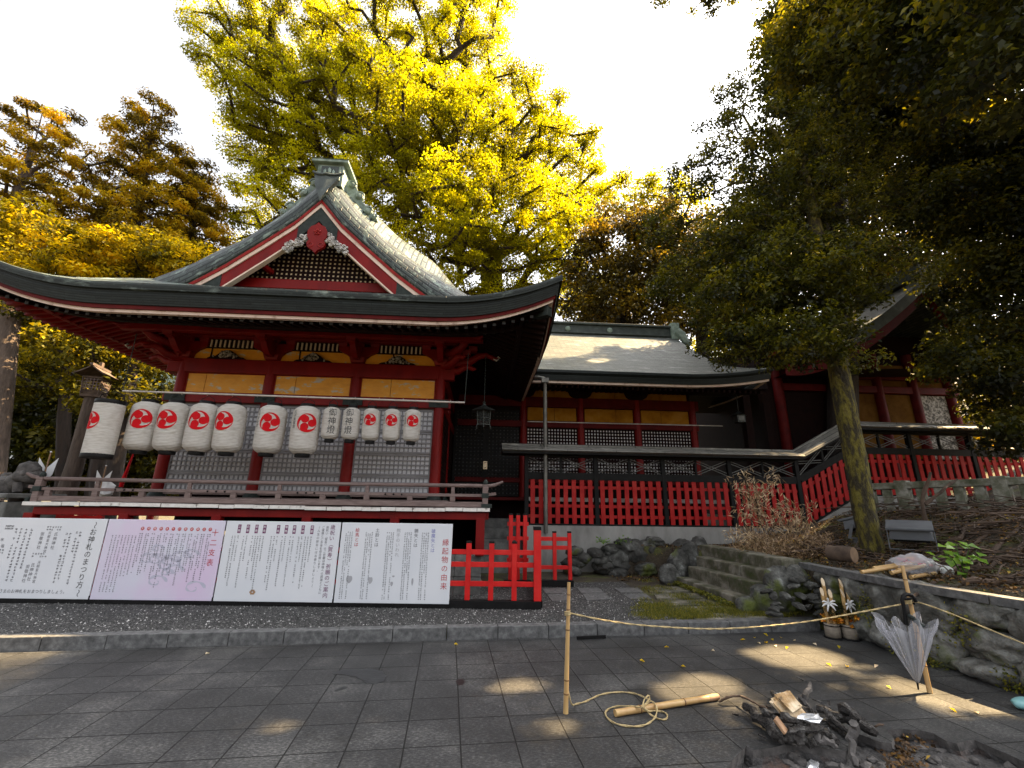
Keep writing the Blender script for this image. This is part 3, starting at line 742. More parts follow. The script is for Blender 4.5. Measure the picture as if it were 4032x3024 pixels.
def clump_leaves(centers, radii, per, leaf, aspect=.55, flat=.7, up=.6, droop=.2, g=None, tvar=.22):
    """leaf positions for many clumps"""
    g = g or rng
    m_ = len(centers)
    k = np.repeat(np.arange(m_), per)
    n = len(k)
    d = unit(g.normal(size=(n, 3)))
    rr = g.uniform(0, 1, n) ** .45
    off = d * rr[:, None] * radii[k][:, None]
    off[:, 2] *= flat
    C_ = centers[k] + off
    Nrm = unit(d * .5 + np.array([0, 0, up]) + g.normal(size=(n, 3)) * .55)
    Dr = unit(d + g.normal(size=(n, 3)) * .8 + np.array([0, 0, -droop]))
    L = leaf * g.uniform(.65, 1.25, n); W = L * aspect * g.uniform(.8, 1.2, n)
    ct = g.normal(.5, tvar, m_)
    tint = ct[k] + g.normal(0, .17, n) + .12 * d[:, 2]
    return C_, Nrm, Dr, L, W, tint

def lobe_points(lobes, gap, g, shell=.3):
    """clump centres spread through a union of ellipsoids"""
    out = []
    for c, r_, n in lobes:
        c = np.array(c); r_ = np.array(r_)
        tries = 0; got = 0
        while got < n and tries < n * 12:
            tries += 1
            d = g.normal(size=3); d /= np.linalg.norm(d)
            p = c + d * r_ * (shell + (1 - shell) * g.uniform() ** .6)
            if all((p[0] - q[0]) ** 2 + (p[1] - q[1]) ** 2 + (p[2] - q[2]) ** 2 > gap * gap for q in out[-260:]):
                out.append(p); got += 1
    return np.array(out)

def branch_tree(trunk, pts, r0, g, wob=.12, step=.7, seg=6, rmin=.014, power=.5, mat_parent=None, name="trunk", mat=None, root_w=.35):
    """limbs that grow from a trunk polyline to every clump centre"""
    nodes = [np.array(p, float) for p in trunk]; par = [-1] + list(range(len(trunk) - 1)); dist = [0.0]
    for i in range(1, len(trunk)): dist.append(dist[-1] + np.linalg.norm(nodes[i] - nodes[i - 1]))
    first = max(1, int(len(trunk) * .45))
    order = sorted(range(len(pts)), key=lambda i: np.linalg.norm(pts[i] - nodes[-1]))
    leafn = []
    for i in order:
        p = pts[i]
        A = np.array(nodes[first:]); dd = np.linalg.norm(A - p, axis=1) + root_w * np.array(dist[first:]) * .5
        below = (A[:, 2] > p[2] + .3) * 1.2
        j = first + int(np.argmin(dd + below))
        s_ = nodes[j]; L = np.linalg.norm(p - s_); k = max(1, int(L / step)); prev = j
        for q in range(1, k + 1):
            t = q / k
            x = s_ + (p - s_) * t + np.array([0, 0, .10 * L * math.sin(PI * t)])
            if q < k: x = x + g.normal(size=3) * wob * min(1, L)
            nodes.append(x); par.append(prev); dist.append(dist[prev] + np.linalg.norm(x - nodes[prev])); prev = len(nodes) - 1
        leafn.append(prev)
    cnt = np.zeros(len(nodes))
    for q in leafn: cnt[q] += 1
    for i in range(len(nodes) - 1, 0, -1): cnt[par[i]] += cnt[i]
    tot = max(cnt[0], 1)
    rad = np.maximum(rmin, r0 * (np.maximum(cnt, .3) / tot) ** power)
    ch = {}
    for i in range(1, len(nodes)): ch.setdefault(par[i], []).append(i)
    mb = MB()
    stack = [(0, None)]
    while stack:
        i, pre = stack.pop()
        path = [i] if pre is None else [pre, i]
        while True:
            c = ch.get(path[-1], [])
            if not c: break
            c = sorted(c, key=lambda q: -cnt[q])
            for q in c[1:]: stack.append((q, path[-1]))
            path.append(c[0])
        if len(path) < 2: continue
        rr = [rad[q] for q in path]
        if pre is not None: rr[0] = min(rr[0], rr[1] * 1.15)
        mb.tube([nodes[q] for q in path], rr, seg=seg if rr[0] > .05 else 4, cap=False)
    return mb

def tree(name, label, cat, group, trunk, r0, lobes, gap, per, leaf, clump_r, leafmat, barkmat, seed, aspect=.55, flat=.7, up=.6, droop=.2, wob=.12, step=.7, shell=.3, tvar=.22, power=.5):
    g = np.random.default_rng(seed)
    base = Vector(trunk[0])
    root = thing(name, label, cat, base, 0, group)
    pts = lobe_points(lobes, gap, g, shell)
    pts = pts[sun_gaps(pts, (0, 0, 0), .22)]
    rel = pts - np.array(base)
    mbt = branch_tree([Vector(p) - base for p in trunk], rel, r0, g, wob=wob, step=step, power=power)
    mbt.build("trunk", barkmat, root)
    rad_ = clump_r * g.uniform(.7, 1.3, len(pts))
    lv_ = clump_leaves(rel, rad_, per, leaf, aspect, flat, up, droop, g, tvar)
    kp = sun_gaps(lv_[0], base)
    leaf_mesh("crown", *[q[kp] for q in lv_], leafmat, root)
    return root

def lobe(x, y, rx, ry, Y, n, depth=None):
    """ellipsoid lobe seen around pixel x, y at distance Y"""
    c = at_y(x, y, Y)
    k = (c - Vector((0, 0, CAM_H))).dot(AZ) * D / F_PX
    return (tuple(c), (rx * k, (depth or (rx + ry) / 2 * k), ry * k), n)

# ================================================================== SHRINE HALL
UC = -2.67; HWID = 4.95; VF = -2.28; VB = 11.3
S_PTS = [(0, 8.70), (.14, 8.58), (.44, 8.2), (.77, 7.78), (1.43, 7.12), (1.99, 6.70), (2.53, 6.34), (3.3, 5.87), (4.2, 5.385), (4.95, 5.045)]
def S_of(b): return pw(HWID - b, S_PTS)
def lift(a, b, u=9.0): return .53 * max(0.0, 1 - (a + b) / 2.3) ** 2.2
def left_extra(u, v): return .30 * smooth((v - VF) / 2.4) * max(0.0, 1 - (u - UC + HWID) / 3.5) ** 1.2
def z_roof(u, v):
    a = min(v - VF, VB - v); b = HWID - abs(u - UC)
    a = max(a, 0); b = max(b, 0)
    z = S_of(min(a, b)) if a < 1.66 else S_of(b)
    return z + lift(a, b, u) + left_extra(u, v)
def z_edge_front(u): return z_roof(u, VF)
IN_PTS = [(0, 7.93), (.08, 7.84), (.47, 7.38), (.98, 6.93), (1.78, 6.25), (2.5, 5.73), (3.2, 5.35)]
def z_in(d): return pw(abs(d), IN_PTS)

hallo = thing("shrine_hall", "large vermilion shrine hall with green copper gable roof, golden panels and grey lattice shutters", "shrine hall", HO, TH)

def slopelen(pts):
    L = [0]
    for p, q in zip(pts, pts[1:]): L.append(L[-1] + (Vector(q) - Vector(p)).length)
    return L

mb = MB()
# front skirt
ss = np.linspace(0, 1, 61); ts = np.linspace(0, 1.95, 12)
rows, uvs = [], []
for a in ts:
    ulo, uhi = UC - HWID + a, UC + HWID - a
    rows.append([Vector((lerp(ulo, uhi, s), VF + a, z_roof(lerp(ulo, uhi, s), VF + min(a, 1.65)) + (S_of(a) - S_of(min(a, 1.65)))) ) for s in ss])
    uvs.append([(lerp(ulo, uhi, s), a * 1.15) for s in ss])
mb.grid(rows, uvs=uvs)
# side slopes
bs = list(np.linspace(0, 1.67, 10)) + list(np.linspace(1.72, HWID, 22))
for sg in (-1, 1):
    rows, uvs = [], []; run = 0; prev = None
    for b in bs:
        u = UC + sg * (HWID - b); v0 = VF + b if b < 1.68 else -.6; v1 = VB - (b if b < 1.68 else 1.68)
        r_ = [Vector((u, lerp(v0, v1, s), z_roof(u, lerp(v0, v1, s)) + .62 * math.sin(max(0, min(1, (lerp(v0, v1, s) + .6) / .75)) * PI / 2) * max(0, min(1, (b - 1.66) / .9)) * min(1, .12 + (HWID - b) / .8))) for s in np.linspace(0, 1, 80) ** 2.4]
        if prev is not None: run += (r_[60] - prev[60]).length
        prev = r_
        if sg < 0: r_ = list(reversed(r_))
        rows.append(r_); uvs.append([(p.y, run) for p in r_])
    mb.grid(rows, uvs=uvs)
roof = mb.build("roof", M["shingle"], hallo)

# verge of the gable
mb = MB()
ds = list(np.linspace(-3.2, 0, 34)) + list(np.linspace(0, 3.2, 34))
rows, uvs = [], []; run = 0; pp = None
for i, d in enumerate(ds):
    u = UC + d; zo = z_roof(u, -.6); zi = z_in(d)
    p0 = Vector((u, -.6, zo)); p3 = Vector((UC + d * .97, -.95, zi))
    c1 = p0.lerp(p3, .3) + Vector((0, -.10, .02)); c2 = p0.lerp(p3, .7) + Vector((0, -.09, .0))
    p4 = Vector((UC + d * .97, -.93, zi - .06)); p5 = Vector((UC + d * .97, -.5, zi - .05))
    if pp is not None: run += (p3 - pp).length
    pp = p3
    rows.append([p0, c1, c2, p3, p4, p5]); uvs.append([(.0, run), (.14, run), (.28, run), (.42, run), (.47, run), (.8, run)])
uvs = [[(q[1], q[0]) for q in r_] for r_ in uvs]
mb.grid(rows[:34], uvs=uvs[:34]); mb.grid(rows[34:], uvs=uvs[34:])
mb.build("gable_verge", M["verge"], roof)
# curled plate closing the apex
mb = MB()
zt = z_roof(UC, -.6)
mb.face([(UC - .27, -.82, zt - .30), (UC, -1.02, zt - .93), (UC + .27, -.82, zt - .30), (UC + .12, -.74, zt - .06), (UC - .12, -.74, zt - .06)][::-1])
mb.grid([[Vector((UC + x, -.80 - .12 * (1 - abs(x) / .31), zt - .16 + .13 * (abs(x) / .31) ** 2)) for x in np.linspace(-.31, .31, 13)],
         [Vector((UC + x * .55, -.98 - .06 * (1 - abs(x) / .31), zt - .5 - .40 * (1 - abs(x) / .31))) for x in np.linspace(-.31, .31, 13)]])
mb.tube([Vector((UC + x, -.81 - .12 * (1 - abs(x) / .31), zt - .16 + .13 * (abs(x) / .31) ** 2)) for x in np.linspace(-.33, .33, 13)], .03, 6)
mb.build("apex_plate", M["copper_dark"], roof)

# boards under the verge
def barge(name, d0, d1, a, b_, v0, th, mat, n=26):
    for sg in (-1, 1):
        mb = MB(); rows = []
        for d in np.linspace(d0, d1, n):
            dd = sg * d * .97; z = z_in(sg * d)
            k = 1.0
            q = [Vector((UC + dd, v0, z - a)), Vector((UC + dd, v0, z - b_)), Vector((UC + dd, v0 + th, z - b_)), Vector((UC + dd, v0 + th, z - a))]
            rows.append(q)
        mb.grid(rows, smooth=False, closed_u=True); mb.face(rows[0]); mb.face(rows[-1][::-1])
        mb.build(name, mat, hallo)
barge("gable_red_strip", 0, 3.1, .06, .14, -.935, .3, M["old_red"])
barge("gable_white_trim", 0, 3.1, .14, .235, -.915, .3, M["white_trim"])
barge("bargeboard", 0, 2.9, .235, .55, -.89, .10, M["red"])
barge("bargeboard_fitting", 0, .42, .235, .565, -.90, .12, M["metal_dark"], 8)
barge("bargeboard_fitting", 1.8, 2.9, .235, .565, -.90, .12, M["metal_dark"], 8)
barge("bargeboard_lip", .42, 1.8, .54, .58, -.905, .12, M["white_trim"], 16)

# gable wall: cream board, dark lattice in front of it, beam below
mb = MB()
pts = [(UC - 3.0, 5.75), (UC + 3.0, 5.75)] + [(UC + d, z_in(d) - .15) for d in np.linspace(2.6, -2.6, 30)]
mb.prism(pts, -.05, (0, -.48, 0))
mb.build("gable_board", M["cream"], hallo)
mb = MB()
for u in np.arange(-2.6, 2.61, .098):
    zt_ = z_in(u) - .2
    if zt_ > 6.2: mb.box2((UC + u - .025, -.50, 6.1), (UC + u + .025, -.482, zt_))
for z in np.arange(6.15, 7.6, .098):
    lo = None
    for u in np.linspace(0, 3, 120):
        if z_in(u) - .2 < z: lo = u; break
    if lo: mb.box2((UC - lo, -.495, z - .025), (UC + lo, -.481, z + .025))
mb.build("gable_lattice", M["dark_timber_shade"], hallo)
mb = MB(); mb.box2((UC - 2.3, -.60, 5.90), (UC + 2.3, -.42, 6.12)); mb.build("gable_beam", M["red"], hallo, bevel=.015)
mb = MB()
mb.bar((UC - 1.12, -.86, 6.36), (UC - .98, -.51, 6.30), .09, .09); mb.build("gable_strut", M["red"], hallo)

# hanging gable ornament
gx_, gz_ = UC + .04, 6.90
shape = [(0, .36), (.06, .30), (.14, .26), (.20, .15), (.20, .02), (.15, -.06), (.19, -.13), (.17, -.22), (.10, -.27), (.05, -.30), (0, -.37)]
shape = shape + [(-x, z) for x, z in reversed(shape[1:-1])]
mb = MB(); mb.prism([(x, z) for x, z in reversed(shape)], .07, (gx_, -.93, gz_)); orn = mb.build("gable_pendant", M["red"], hallo, bevel=.012)
mb = MB()
for k in range(5):
    a = k * 2 * PI / 5 + PI / 2
    mb.blob((gx_ + .045 * math.cos(a), -1.005, gz_ + .12 + .045 * math.sin(a)), (.035, .022, .035), k, .1, 1)
mb.blob((gx_, -1.02, gz_ + .12), (.022, .02, .022), 9, .1, 1)
for sg in (-1, 1): mb.lathe([(0.001, 0), (.05, .01), (.06, 0)], (0, 0, 0)) if False else mb.tube([(gx_ + sg * (.10 + .05 * math.cos(t)), -1.0, gz_ - .18 + .05 * math.sin(t)) for t in np.linspace(0, 5, 12)], .012, 5)
mb.build("flower", M["old_red"], orn)
for sg in (-1, 1):
    mb = MB()
    for k in range(17):
        t = k / 16; x = .20 + .42 * t; z = .02 - .33 * t
        for j in range(2):
            cx, cz = gx_ + sg * (x + random.uniform(-.03, .03)), gz_ + z + random.uniform(-.07, .06) + (.04 if j else -.02)
            rr = random.uniform(.035, .055) * (1 - .3 * t)
            mb.tube([(cx + rr * (1 - q / 12) * math.cos(q * .62), -.95 - .02 * j, cz + rr * (1 - q / 12) * math.sin(q * .62)) for q in range(12)], .017, 5)
            mb.blob((cx, -.93, cz), (rr, .03, rr), k, .2, 1)
    mb.build("cloud_carving", M["carving_pale"], orn)

# ridge with its end ornament
mb = MB(); zr = 8.69
mb.box2((UC - .22, -.45, zr - .3), (UC + .22, VB - 2.0, zr + .32)); mb.box2((UC - .30, -.5, zr + .321), (UC + .30, VB - 2.0, zr + .42))
ridge = mb.build("ridge", M["copper_dark"], roof, bevel=.02)
mb = MB()
mb.box2((UC - .29, -.72, zr - .28), (UC + .29, -.2, zr + .30))
mb.box((UC, -.46, zr + .32), (.80, .70, .07)); mb.box((UC, -.46, zr + .395), (.84, .74, .075), taper=.55); mb.box2((UC - .23, -.745, zr - .16), (UC + .23, -.715, zr + .22))
mb.build("ridge_end_box", M["copper_green"], ridge, bevel=.012)
mb = MB()
mb.box2((UC - .19, -.758, zr - .12), (UC + .19, -.740, zr + .20))
mb.build("ridge_end_niche", M["copper_dark"], ridge)
mb = MB()
for k in range(3): mb.blob((UC - .09 + .09 * k, -.775, zr - .0 + (.05 if k == 1 else 0)), (.04, .03, .11), k, .2, 1)
mb.build("ridge_emblem", M["copper_green"], ridge)
for sg in (-1, 1):
    mb = MB()
    prof = [(.30, .12), (.42, .20), (.56, .10), (.64, -.10), (.74, -.22), (.78, -.40), (.90, -.55), (1.04, -.64), (1.10, -.78), (1.22, -.82), (1.25, -.96), (1.12, -1.02), (.92, -.93), (.70, -.72), (.52, -.42), (.36, -.18)]
    pts_ = [(sg * x * .86, z * .9 - .05) for x, z in prof]
    if sg > 0: pts_ = pts_[::-1]
    mb.prism(pts_, -.14 if sg > 0 else -.14, (UC, -.45, zr))
    for (x, z, r_) in ((.43, -.03, .10), (.62, -.32, .11), (.84, -.70, .12), (1.0, -.86, .08)):
        mb.tube([(UC + sg * (x + r_ * (1 - q / 16) * math.cos(q * .5)), -.49, zr + z + r_ * (1 - q / 16) * math.sin(q * .5)) for q in range(16)], .022, 5)
        mb.blob((UC + sg * x, -.43, zr + z), (r_ * .9, .10, r_ * .9), int(x * 10), .2, 2)
    mb.build("ridge_scroll", M["copper_green"], ridge, bevel=.02)

# eave edge: layered fascia, red strip, white trim
def edge_strip(name, prof, mat, uvscale=1.0, sides=("front", "right", "left")):
    mb = MB()
    for sd_ in sides:
        rows, uvs = [], []
        n = 90
        for i in range(n + 1):
            s = i / n
            r_, uv = [], []
            Lp = 0; last = None
            for o_, dz in prof:
                if sd_ == "front":
                    u = lerp(UC - HWID, UC + HWID, s); z = z_edge_front(u) + dz
                    p = Vector((UC + (u - UC) * (HWID - o_) / HWID, VF + o_, z)); par = u
                else:
                    v = lerp(VF, VB, s); sg = 1 if sd_ == "right" else -1
                    z = z_roof(UC + sg * HWID, v) + dz
                    vm = (VF + VB) / 2; hv_ = (VB - VF) / 2
                    p = Vector((UC + sg * (HWID - o_), vm + (v - vm) * (hv_ - o_) / hv_, z)); par = v
                if last is not None: Lp += (p - last).length
                last = p; r_.append(p); uv.append((par * uvscale, Lp))
            if sd_ == "left": r_ = r_[::-1]; uv = uv[::-1]
            rows.append(r_); uvs.append(uv)
        mb.grid(rows, smooth=False, uvs=uvs)
    return mb.build(name, mat, roof)
edge_strip("eave_lip", [(0.0, .0), (-.012, -.045), (.0, -.118), (.05, -.123)], M["eave_top"])
edge_strip("eave_edge", [(.045, -.118), (.05, -.20), (.085, -.355), (.12, -.36)], M["eave_edge"])
edge_strip("eave_red_strip", [(.11, -.35), (.115, -.422), (.15, -.424)], M["dark_red"])
edge_strip("eave_trim", [(.145, -.417), (.15, -.475), (.22, -.477)], M["white_trim"])

# soffit and rafters; eave shade is coloured into front and right, left stays red
SO = [(.2, -.465), (.75, -.345), (1.5, -.05), (2.28, .27), (2.7, .36)]
def z_soff(u, v):
    a = v - VF; b = HWID - abs(u - UC)
    m_ = min(a, b)
    k = max(0.0, 1 - max(0, m_ - .1) / 2.6)
    # lift measured at the eave
    e_ = (lift(0, b, u) if a < b else lift(a, 0, u)) if m_ > 0 else 0
    return 5.045 + pw(m_, SO) + e_ * k + left_extra(u, v)
mb = MB()
rows = []
for a in (.18, .4, .75, 1.1, 1.5, 1.9, 2.28, 2.6):
    rows.append([Vector((lerp(UC - HWID + a, UC + HWID - a, s), VF + a, z_soff(lerp(UC - HWID + a, UC + HWID - a, s), VF + a))) for s in np.linspace(0, 1, 61)])
mb.grid(rows[::-1])
mb.build("soffit", M["dark_timber_shade"], roof)
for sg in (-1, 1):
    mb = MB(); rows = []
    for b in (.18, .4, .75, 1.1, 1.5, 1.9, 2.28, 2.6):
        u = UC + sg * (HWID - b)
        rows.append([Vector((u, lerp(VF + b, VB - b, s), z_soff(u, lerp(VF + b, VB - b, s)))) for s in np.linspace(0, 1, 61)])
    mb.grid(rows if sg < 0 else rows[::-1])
    mb.build("soffit", M["red"] if sg < 0 else M["dark_timber_shade"], roof)
mr = MB(); me_ = MB()
for u in np.arange(UC - HWID + .3, UC + HWID - .25, .165):
    b = HWID - abs(u - UC)
    for a0, a1, dz, hw in ((.24, .85, .035, .06), (.72, 2.3, .055, .075)):
        a1 = min(a1, b - .02)
        if a1 - a0 < .1: continue
        p0 = Vector((u, VF + a0, z_soff(u, VF + a0) - dz)); p1 = Vector((u, VF + a1, z_soff(u, VF + a1) - dz * .8))
        mr.bar(p0, p1, .06, hw)
        me_.box(p0 + Vector((0, -.004, 0)), (.058, .012, hw * .92))
mr.build("rafters", M["dark_timber_shade"], roof)
for sg in (-1, 1):
    mr = MB()
    for v in np.arange(VF + .3, 7.0, .165):
        a = v - VF; u0 = UC + sg * HWID
        for b0, b1, dz, hw in ((.24, .85, .035, .06), (.72, 2.3, .055, .075)):
            b1 = min(b1, a - .02)
            if b1 - b0 < .1: continue
            q0, q1 = u0 - sg * b0, u0 - sg * b1
            mr.bar((q0, v, z_soff(q0, v) - dz), (q1, v, z_soff(q1, v) - dz * .8), .06, hw)
            me_.box((q0 + sg * .004, v, z_soff(q0, v) - dz), (.012, .058, hw * .92))
    mr.build("rafters", M["red"] if sg < 0 else M["dark_timber_shade"], roof)
tag(me_.build("rafter_ends", M["end_grey"], roof), kind="stuff")
for sg in (-1, 1):      # hip rafters
    mb = MB(); c = UC + sg * (HWID - .2)
    mb.bar((c, VF + .2, z_soff(c, VF + .2) - .06), (UC + sg * (HWID - 2.3), VF + 2.3, z_soff(UC + sg * (HWID - 2.3), VF + 2.3) - .12), .14, .18)
    mb.build("hip_rafter", M["metal_dark"], roof, bevel=.01)
# tier boards that carry the rafter ends
mb = MB()
for a, dz in ((.70, -.085), (1.42, -.10)):
    r0_ = [Vector((UC + x * (HWID - a), VF + a, z_soff(UC + x * (HWID - a), VF + a) + dz + .05)) for x in np.linspace(-1, 1, 60)]
    for p, q in zip(r0_, r0_[1:]): mb.bar(p, q, .10, .09)
    mb.build("eave_purlin", M["dark_timber_shade"], roof); mb = MB()
    for sg in (-1, 1):
        r1_ = [Vector((UC + sg * (HWID - a), v, z_soff(UC + sg * (HWID - a), v) + dz + .05)) for v in np.linspace(VF + a, 7, 40)]
        for p, q in zip(r1_, r1_[1:]): mb.bar(p, q, .10, .09)
        mb.build("eave_purlin", M["red"] if sg < 0 else M["dark_timber_shade"], roof); mb = MB()  # right side coloured black for shade, left keeps its red

# columns and wall bays
BAY = 1.78; FLOOR = 1.66
UCOL = [0, -BAY, -2 * BAY, -3 * BAY]
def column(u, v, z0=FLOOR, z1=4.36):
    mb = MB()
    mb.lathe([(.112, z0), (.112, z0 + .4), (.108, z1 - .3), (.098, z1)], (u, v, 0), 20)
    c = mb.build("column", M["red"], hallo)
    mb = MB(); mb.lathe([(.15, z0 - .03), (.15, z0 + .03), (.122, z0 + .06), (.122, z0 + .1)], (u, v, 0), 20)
    mb.build("column_shoe", M["metal_dark"], c)
for u in UCOL: column(u, 0)
for v in (1.9, 3.8, 5.7):
    column(0, v); column(UCOL[3], v)
mb = MB(); mb.box2((UCOL[3] - .25, -.10, 3.53), (.25, .10, 3.73)); mb.box2((.10, .1, 3.53), (-.10, 6, 3.73)); mb.box2((UCOL[3] - .1, .1, 3.53), (UCOL[3] + .1, 6, 3.73))
nage = mb.build("tie_beam", M["red"], hallo, bevel=.012)
for u in UCOL:
    mb = MB(); mb.prism([(u - .2, 3.545), (u + .2, 3.545), (u + .2, 3.715), (u - .2, 3.715)][::-1], .02, (0, -.105, 0)); mb.blob((u, -.13, 3.63), (.05, .02, .03), 1, .1, 2)
    mb.build("beam_fitting", M["metal_dark"], nage, bevel=.004)
mb = MB(); mb.box2((UCOL[3] - .30, -.09, 4.165), (.30, .09, 4.47)); mb.box2((-.09, .09, 4.165), (.09, 6, 4.47)); mb.box2((UCOL[3] - .09, .09, 4.165), (UCOL[3] + .09, 6, 4.47))
mb.build("head_beam", M["red"], hallo, bevel=.015)
mb = MB(); mb.box2((UCOL[3] - .35, -.20, 4.92), (.35, .06, 5.14)); mb.box2((UCOL[3] - .9, -.74, 4.82), (.9, -.6, 4.95))
mb.build("wall_purlin", M["red"], hallo, bevel=.012)
for i in range(3):
    u1, u0 = UCOL[i] - .10, UCOL[i + 1] + .10; wbay = u1 - u0
    cut = u0 + wbay * (.40 if i == 0 else .27 if i == 1 else .24)
    for a, b_ in ((u0 + .02, cut - .006), (cut + .006, u1 - .02)):
        mb = MB(); mb.box2((a, -.015, 3.755), (b_, .03, 4.15)); mb.build("gold_panel", M["gold"], hallo)
    mb = MB()
    mb.box2((u0, -.03, 3.735), (u0 + .02, .03, 4.162)); mb.box2((u1 - .02, -.03, 3.735), (u1, .03, 4.162)); mb.box2((u0 + .021, -.03, 3.733), (u1 - .021, .02, 3.753)); mb.box2((u0 + .021, -.03, 4.151), (u1 - .021, .02, 4.163))
    mb.build("panel_frame", M["old_red"], hallo)
    mb = MB(); mb.box2((u0 + .0, .0, 4.471), (u1, .04, 4.74)); mb.build("frieze_panel", M["gold"], hallo)
    mb = MB(); mb.box2((cut - .012, -.02, 4.475), (cut + .012, .0, 4.72)); mb.build("frieze_batten", M["dark_timber_shade"], hallo)
    # carved frog-leg strut
    c = (u0 + u1) / 2 - .05
    mb = MB(); mb.prism([(-.40, 0), (-.34, .035), (-.24, .05), (-.14, .14), (-.05, .19), (.05, .19), (.14, .14), (.24, .05), (.34, .035), (.40, 0)][::-1], .06, (c, -.02, 4.475))
    st = mb.build("carved_strut", M["dark_timber_shade"], hallo)
    mb = MB()
    for k in range(46):
        x = random.gauss(0, .11); z = random.uniform(.02, .17) * (1 - abs(x) / .34)
        mb.blob((c + max(-.24, min(.24, x)), -.10 - random.uniform(0, .03), 4.485 + z), (random.uniform(.02, .045), .022, random.uniform(.014, .03)), k, .3, 1, rot=Matrix.Rotation(random.uniform(-1, 1), 3, 'Y'))
    mb.build("flower_carving", M["carving"], st)
    # slit board
    mb = MB(); mb.box2((u0 - .05, -.05, 4.72), (u1 + .05, .0, 4.92)); sb_ = mb.build("slit_board", M["dark_timber_shade"], hallo)
    mb = MB(); n = 12
    for k in range(n):
        x = u0 + .28 + (wbay - .56) * k / (n - 1); mb.box2((x - .015, -.075, 4.735), (x + .015, -.051, 4.895))
    mb.build("ribs", M["cream"], sb_)
    # lattice shutters: backing, bars, four leaves
    zs = [1.76, 2.12, 2.57, 3.03, 3.51]
    mb = MB(); mb.box2((u0, .022, 1.70), (u1, .05, 3.52)); mb.build("shutter_backing", M["pale_board"], hallo)
    for k in range(4):
        z0, z1 = zs[k] + .006, zs[k + 1] - .006
        mb = MB(); fr = .038
        mb.box2((u0 + .004, -.01, z0), (u0 + fr, .020, z1)); mb.box2((u1 - fr, -.01, z0), (u1 - .004, .020, z1))
        mb.box2((u0 + fr + .001, -.01, z0), (u1 - fr - .001, .020, z0 + fr)); mb.box2((u0 + fr + .001, -.01, z1 - fr), (u1 - fr - .001, .020, z1))
        nx = 17
        for j in range(1, nx):
            x = lerp(u0 + fr, u1 - fr, j / nx); mb.box2((x - .013, .0, z0 + fr), (x + .013, .019, z1 - fr))
        nz = max(3, round((z1 - z0 - 2 * fr) / .088))
        for j in range(1, nz):
            z = lerp(z0 + fr, z1 - fr, j / nz); mb.box2((u0 + fr, -.004, z - .013), (u1 - fr, .0195, z + .013))
        mb.build("shutter", M["grey_lattice"], hallo)
    mb = MB(); mb.box2((u0, -.02, 1.70), (u1, .06, 1.755)); mb.box2((u0, -.02, 3.512), (u1, .06, 3.532)); mb.build("shutter_sill", M["wood_grey"], hallo)

# bracket clusters above the columns
def bracket(u, corner=0):
    mb = MB()
    mb.box((u, -.02, 4.53), (.26, .26, .12), taper=1.25)
    mb.prism([(-.42, .16), (-.42, .07), (-.34, .03), (-.24, -.02), (-.16, -.10), (.16, -.10), (.24, -.02), (.34, .03), (.42, .07), (.42, .16)][::-1], .14, (u, .04, 4.68))
    for x in (-.34, 0, .34): mb.box((u + x, -.03, 4.885), (.17, .17, .09), taper=1.25)
    pr = [(-.0, -.10), (.28, -.10), (.40, -.02), (.52, .10), (.66, .14), (.66, .24), (-.0, .24)]
    mb.prism([(-x, z) for x, z in pr], .12, (u - .06, -.05, 4.62), ax=(0, 1, 0), ay=(0, 0, 1))
    mb.box((u, -.62, 4.80), (.17, .17, .09), taper=1.25)
    b = mb.build("bracket", M["red"], hallo, bevel=.008)
    if corner:
        mb = MB()
        for ang in (0, 1):
            P = [Vector((0, 0, 0)), Vector((.35, 0, -.06)), Vector((.62, 0, .0)), Vector((.80, 0, .13)), Vector((.98, 0, .17)), Vector((1.16, 0, .08)), Vector((1.26, 0, .10))]
            Rm = Matrix.Rotation(PI if corner < 0 else 0, 3, 'Z') if ang == 0 else Matrix.Rotation(-PI / 4 if corner > 0 else -3 * PI / 4, 3, 'Z')
            mb.tube([Vector((u, 0, 4.62 + .16 * ang)) + Rm @ p for p in P], [.10, .10, .09, .08, .065, .05, .02], 6)
            mb.tube([Vector((u, 0, 4.40 + .1 * ang)) + Rm @ (p * .6) for p in P], [.10, .10, .09, .08, .065, .05, .02], 6)
        for k in range(5): mb.box((u + corner * (.12 + .14 * k), -.1, 4.5 + .09 * k), (.16, .2, .1), taper=1.2)
        mb.build("bracket_nose", M["red"], b)
        mb = MB(); mb.tube([Vector((u + corner * x, -.0 - .02, 4.69 + z)) for x, z in ((.82, .06), (.95, .095), (1.08, .045), (1.2, -.03), (1.27, .03), (1.22, .06))], .026, 6)
        mb.build("nose_edge", M["carving_pale"], b)
bracket(UCOL[0], 1); bracket(UCOL[1]); bracket(UCOL[2]); bracket(UCOL[3], -1)

# dark side wall towards the connecting hall, and the inside
mb = MB()
mb.box2((-.05, .12, 1.0), (.04, 6.0, 5.2)); mb.box2((UCOL[3] + .1, .5, 1.0), (-.2, .56, 5.2))
mb.box2((-4.9, 1.9, 0), (-.2, 9.0, 1.6))
mb.build("wall", M["dark_timber_shade"], hallo)
for v in (.12, 2.0, 3.9):
    mb = MB(); mb.box2((.041, v + .1, 1.8), (.05, v + 1.7, 3.5)); mb.build("side_backing", M["pale_board"], hallo)
    mb = MB()
    for y in np.arange(v + .1, v + 1.71, .1): mb.box2((.052, y - .028, 1.8), (.075, y + .028, 3.5))
    for z in np.arange(1.8, 3.51, .1): mb.box2((.053, v + .1, z - .028), (.08, v + 1.7, z + .028))
    mb.build("side_lattice", M["dark_timber_shade"], hallo)

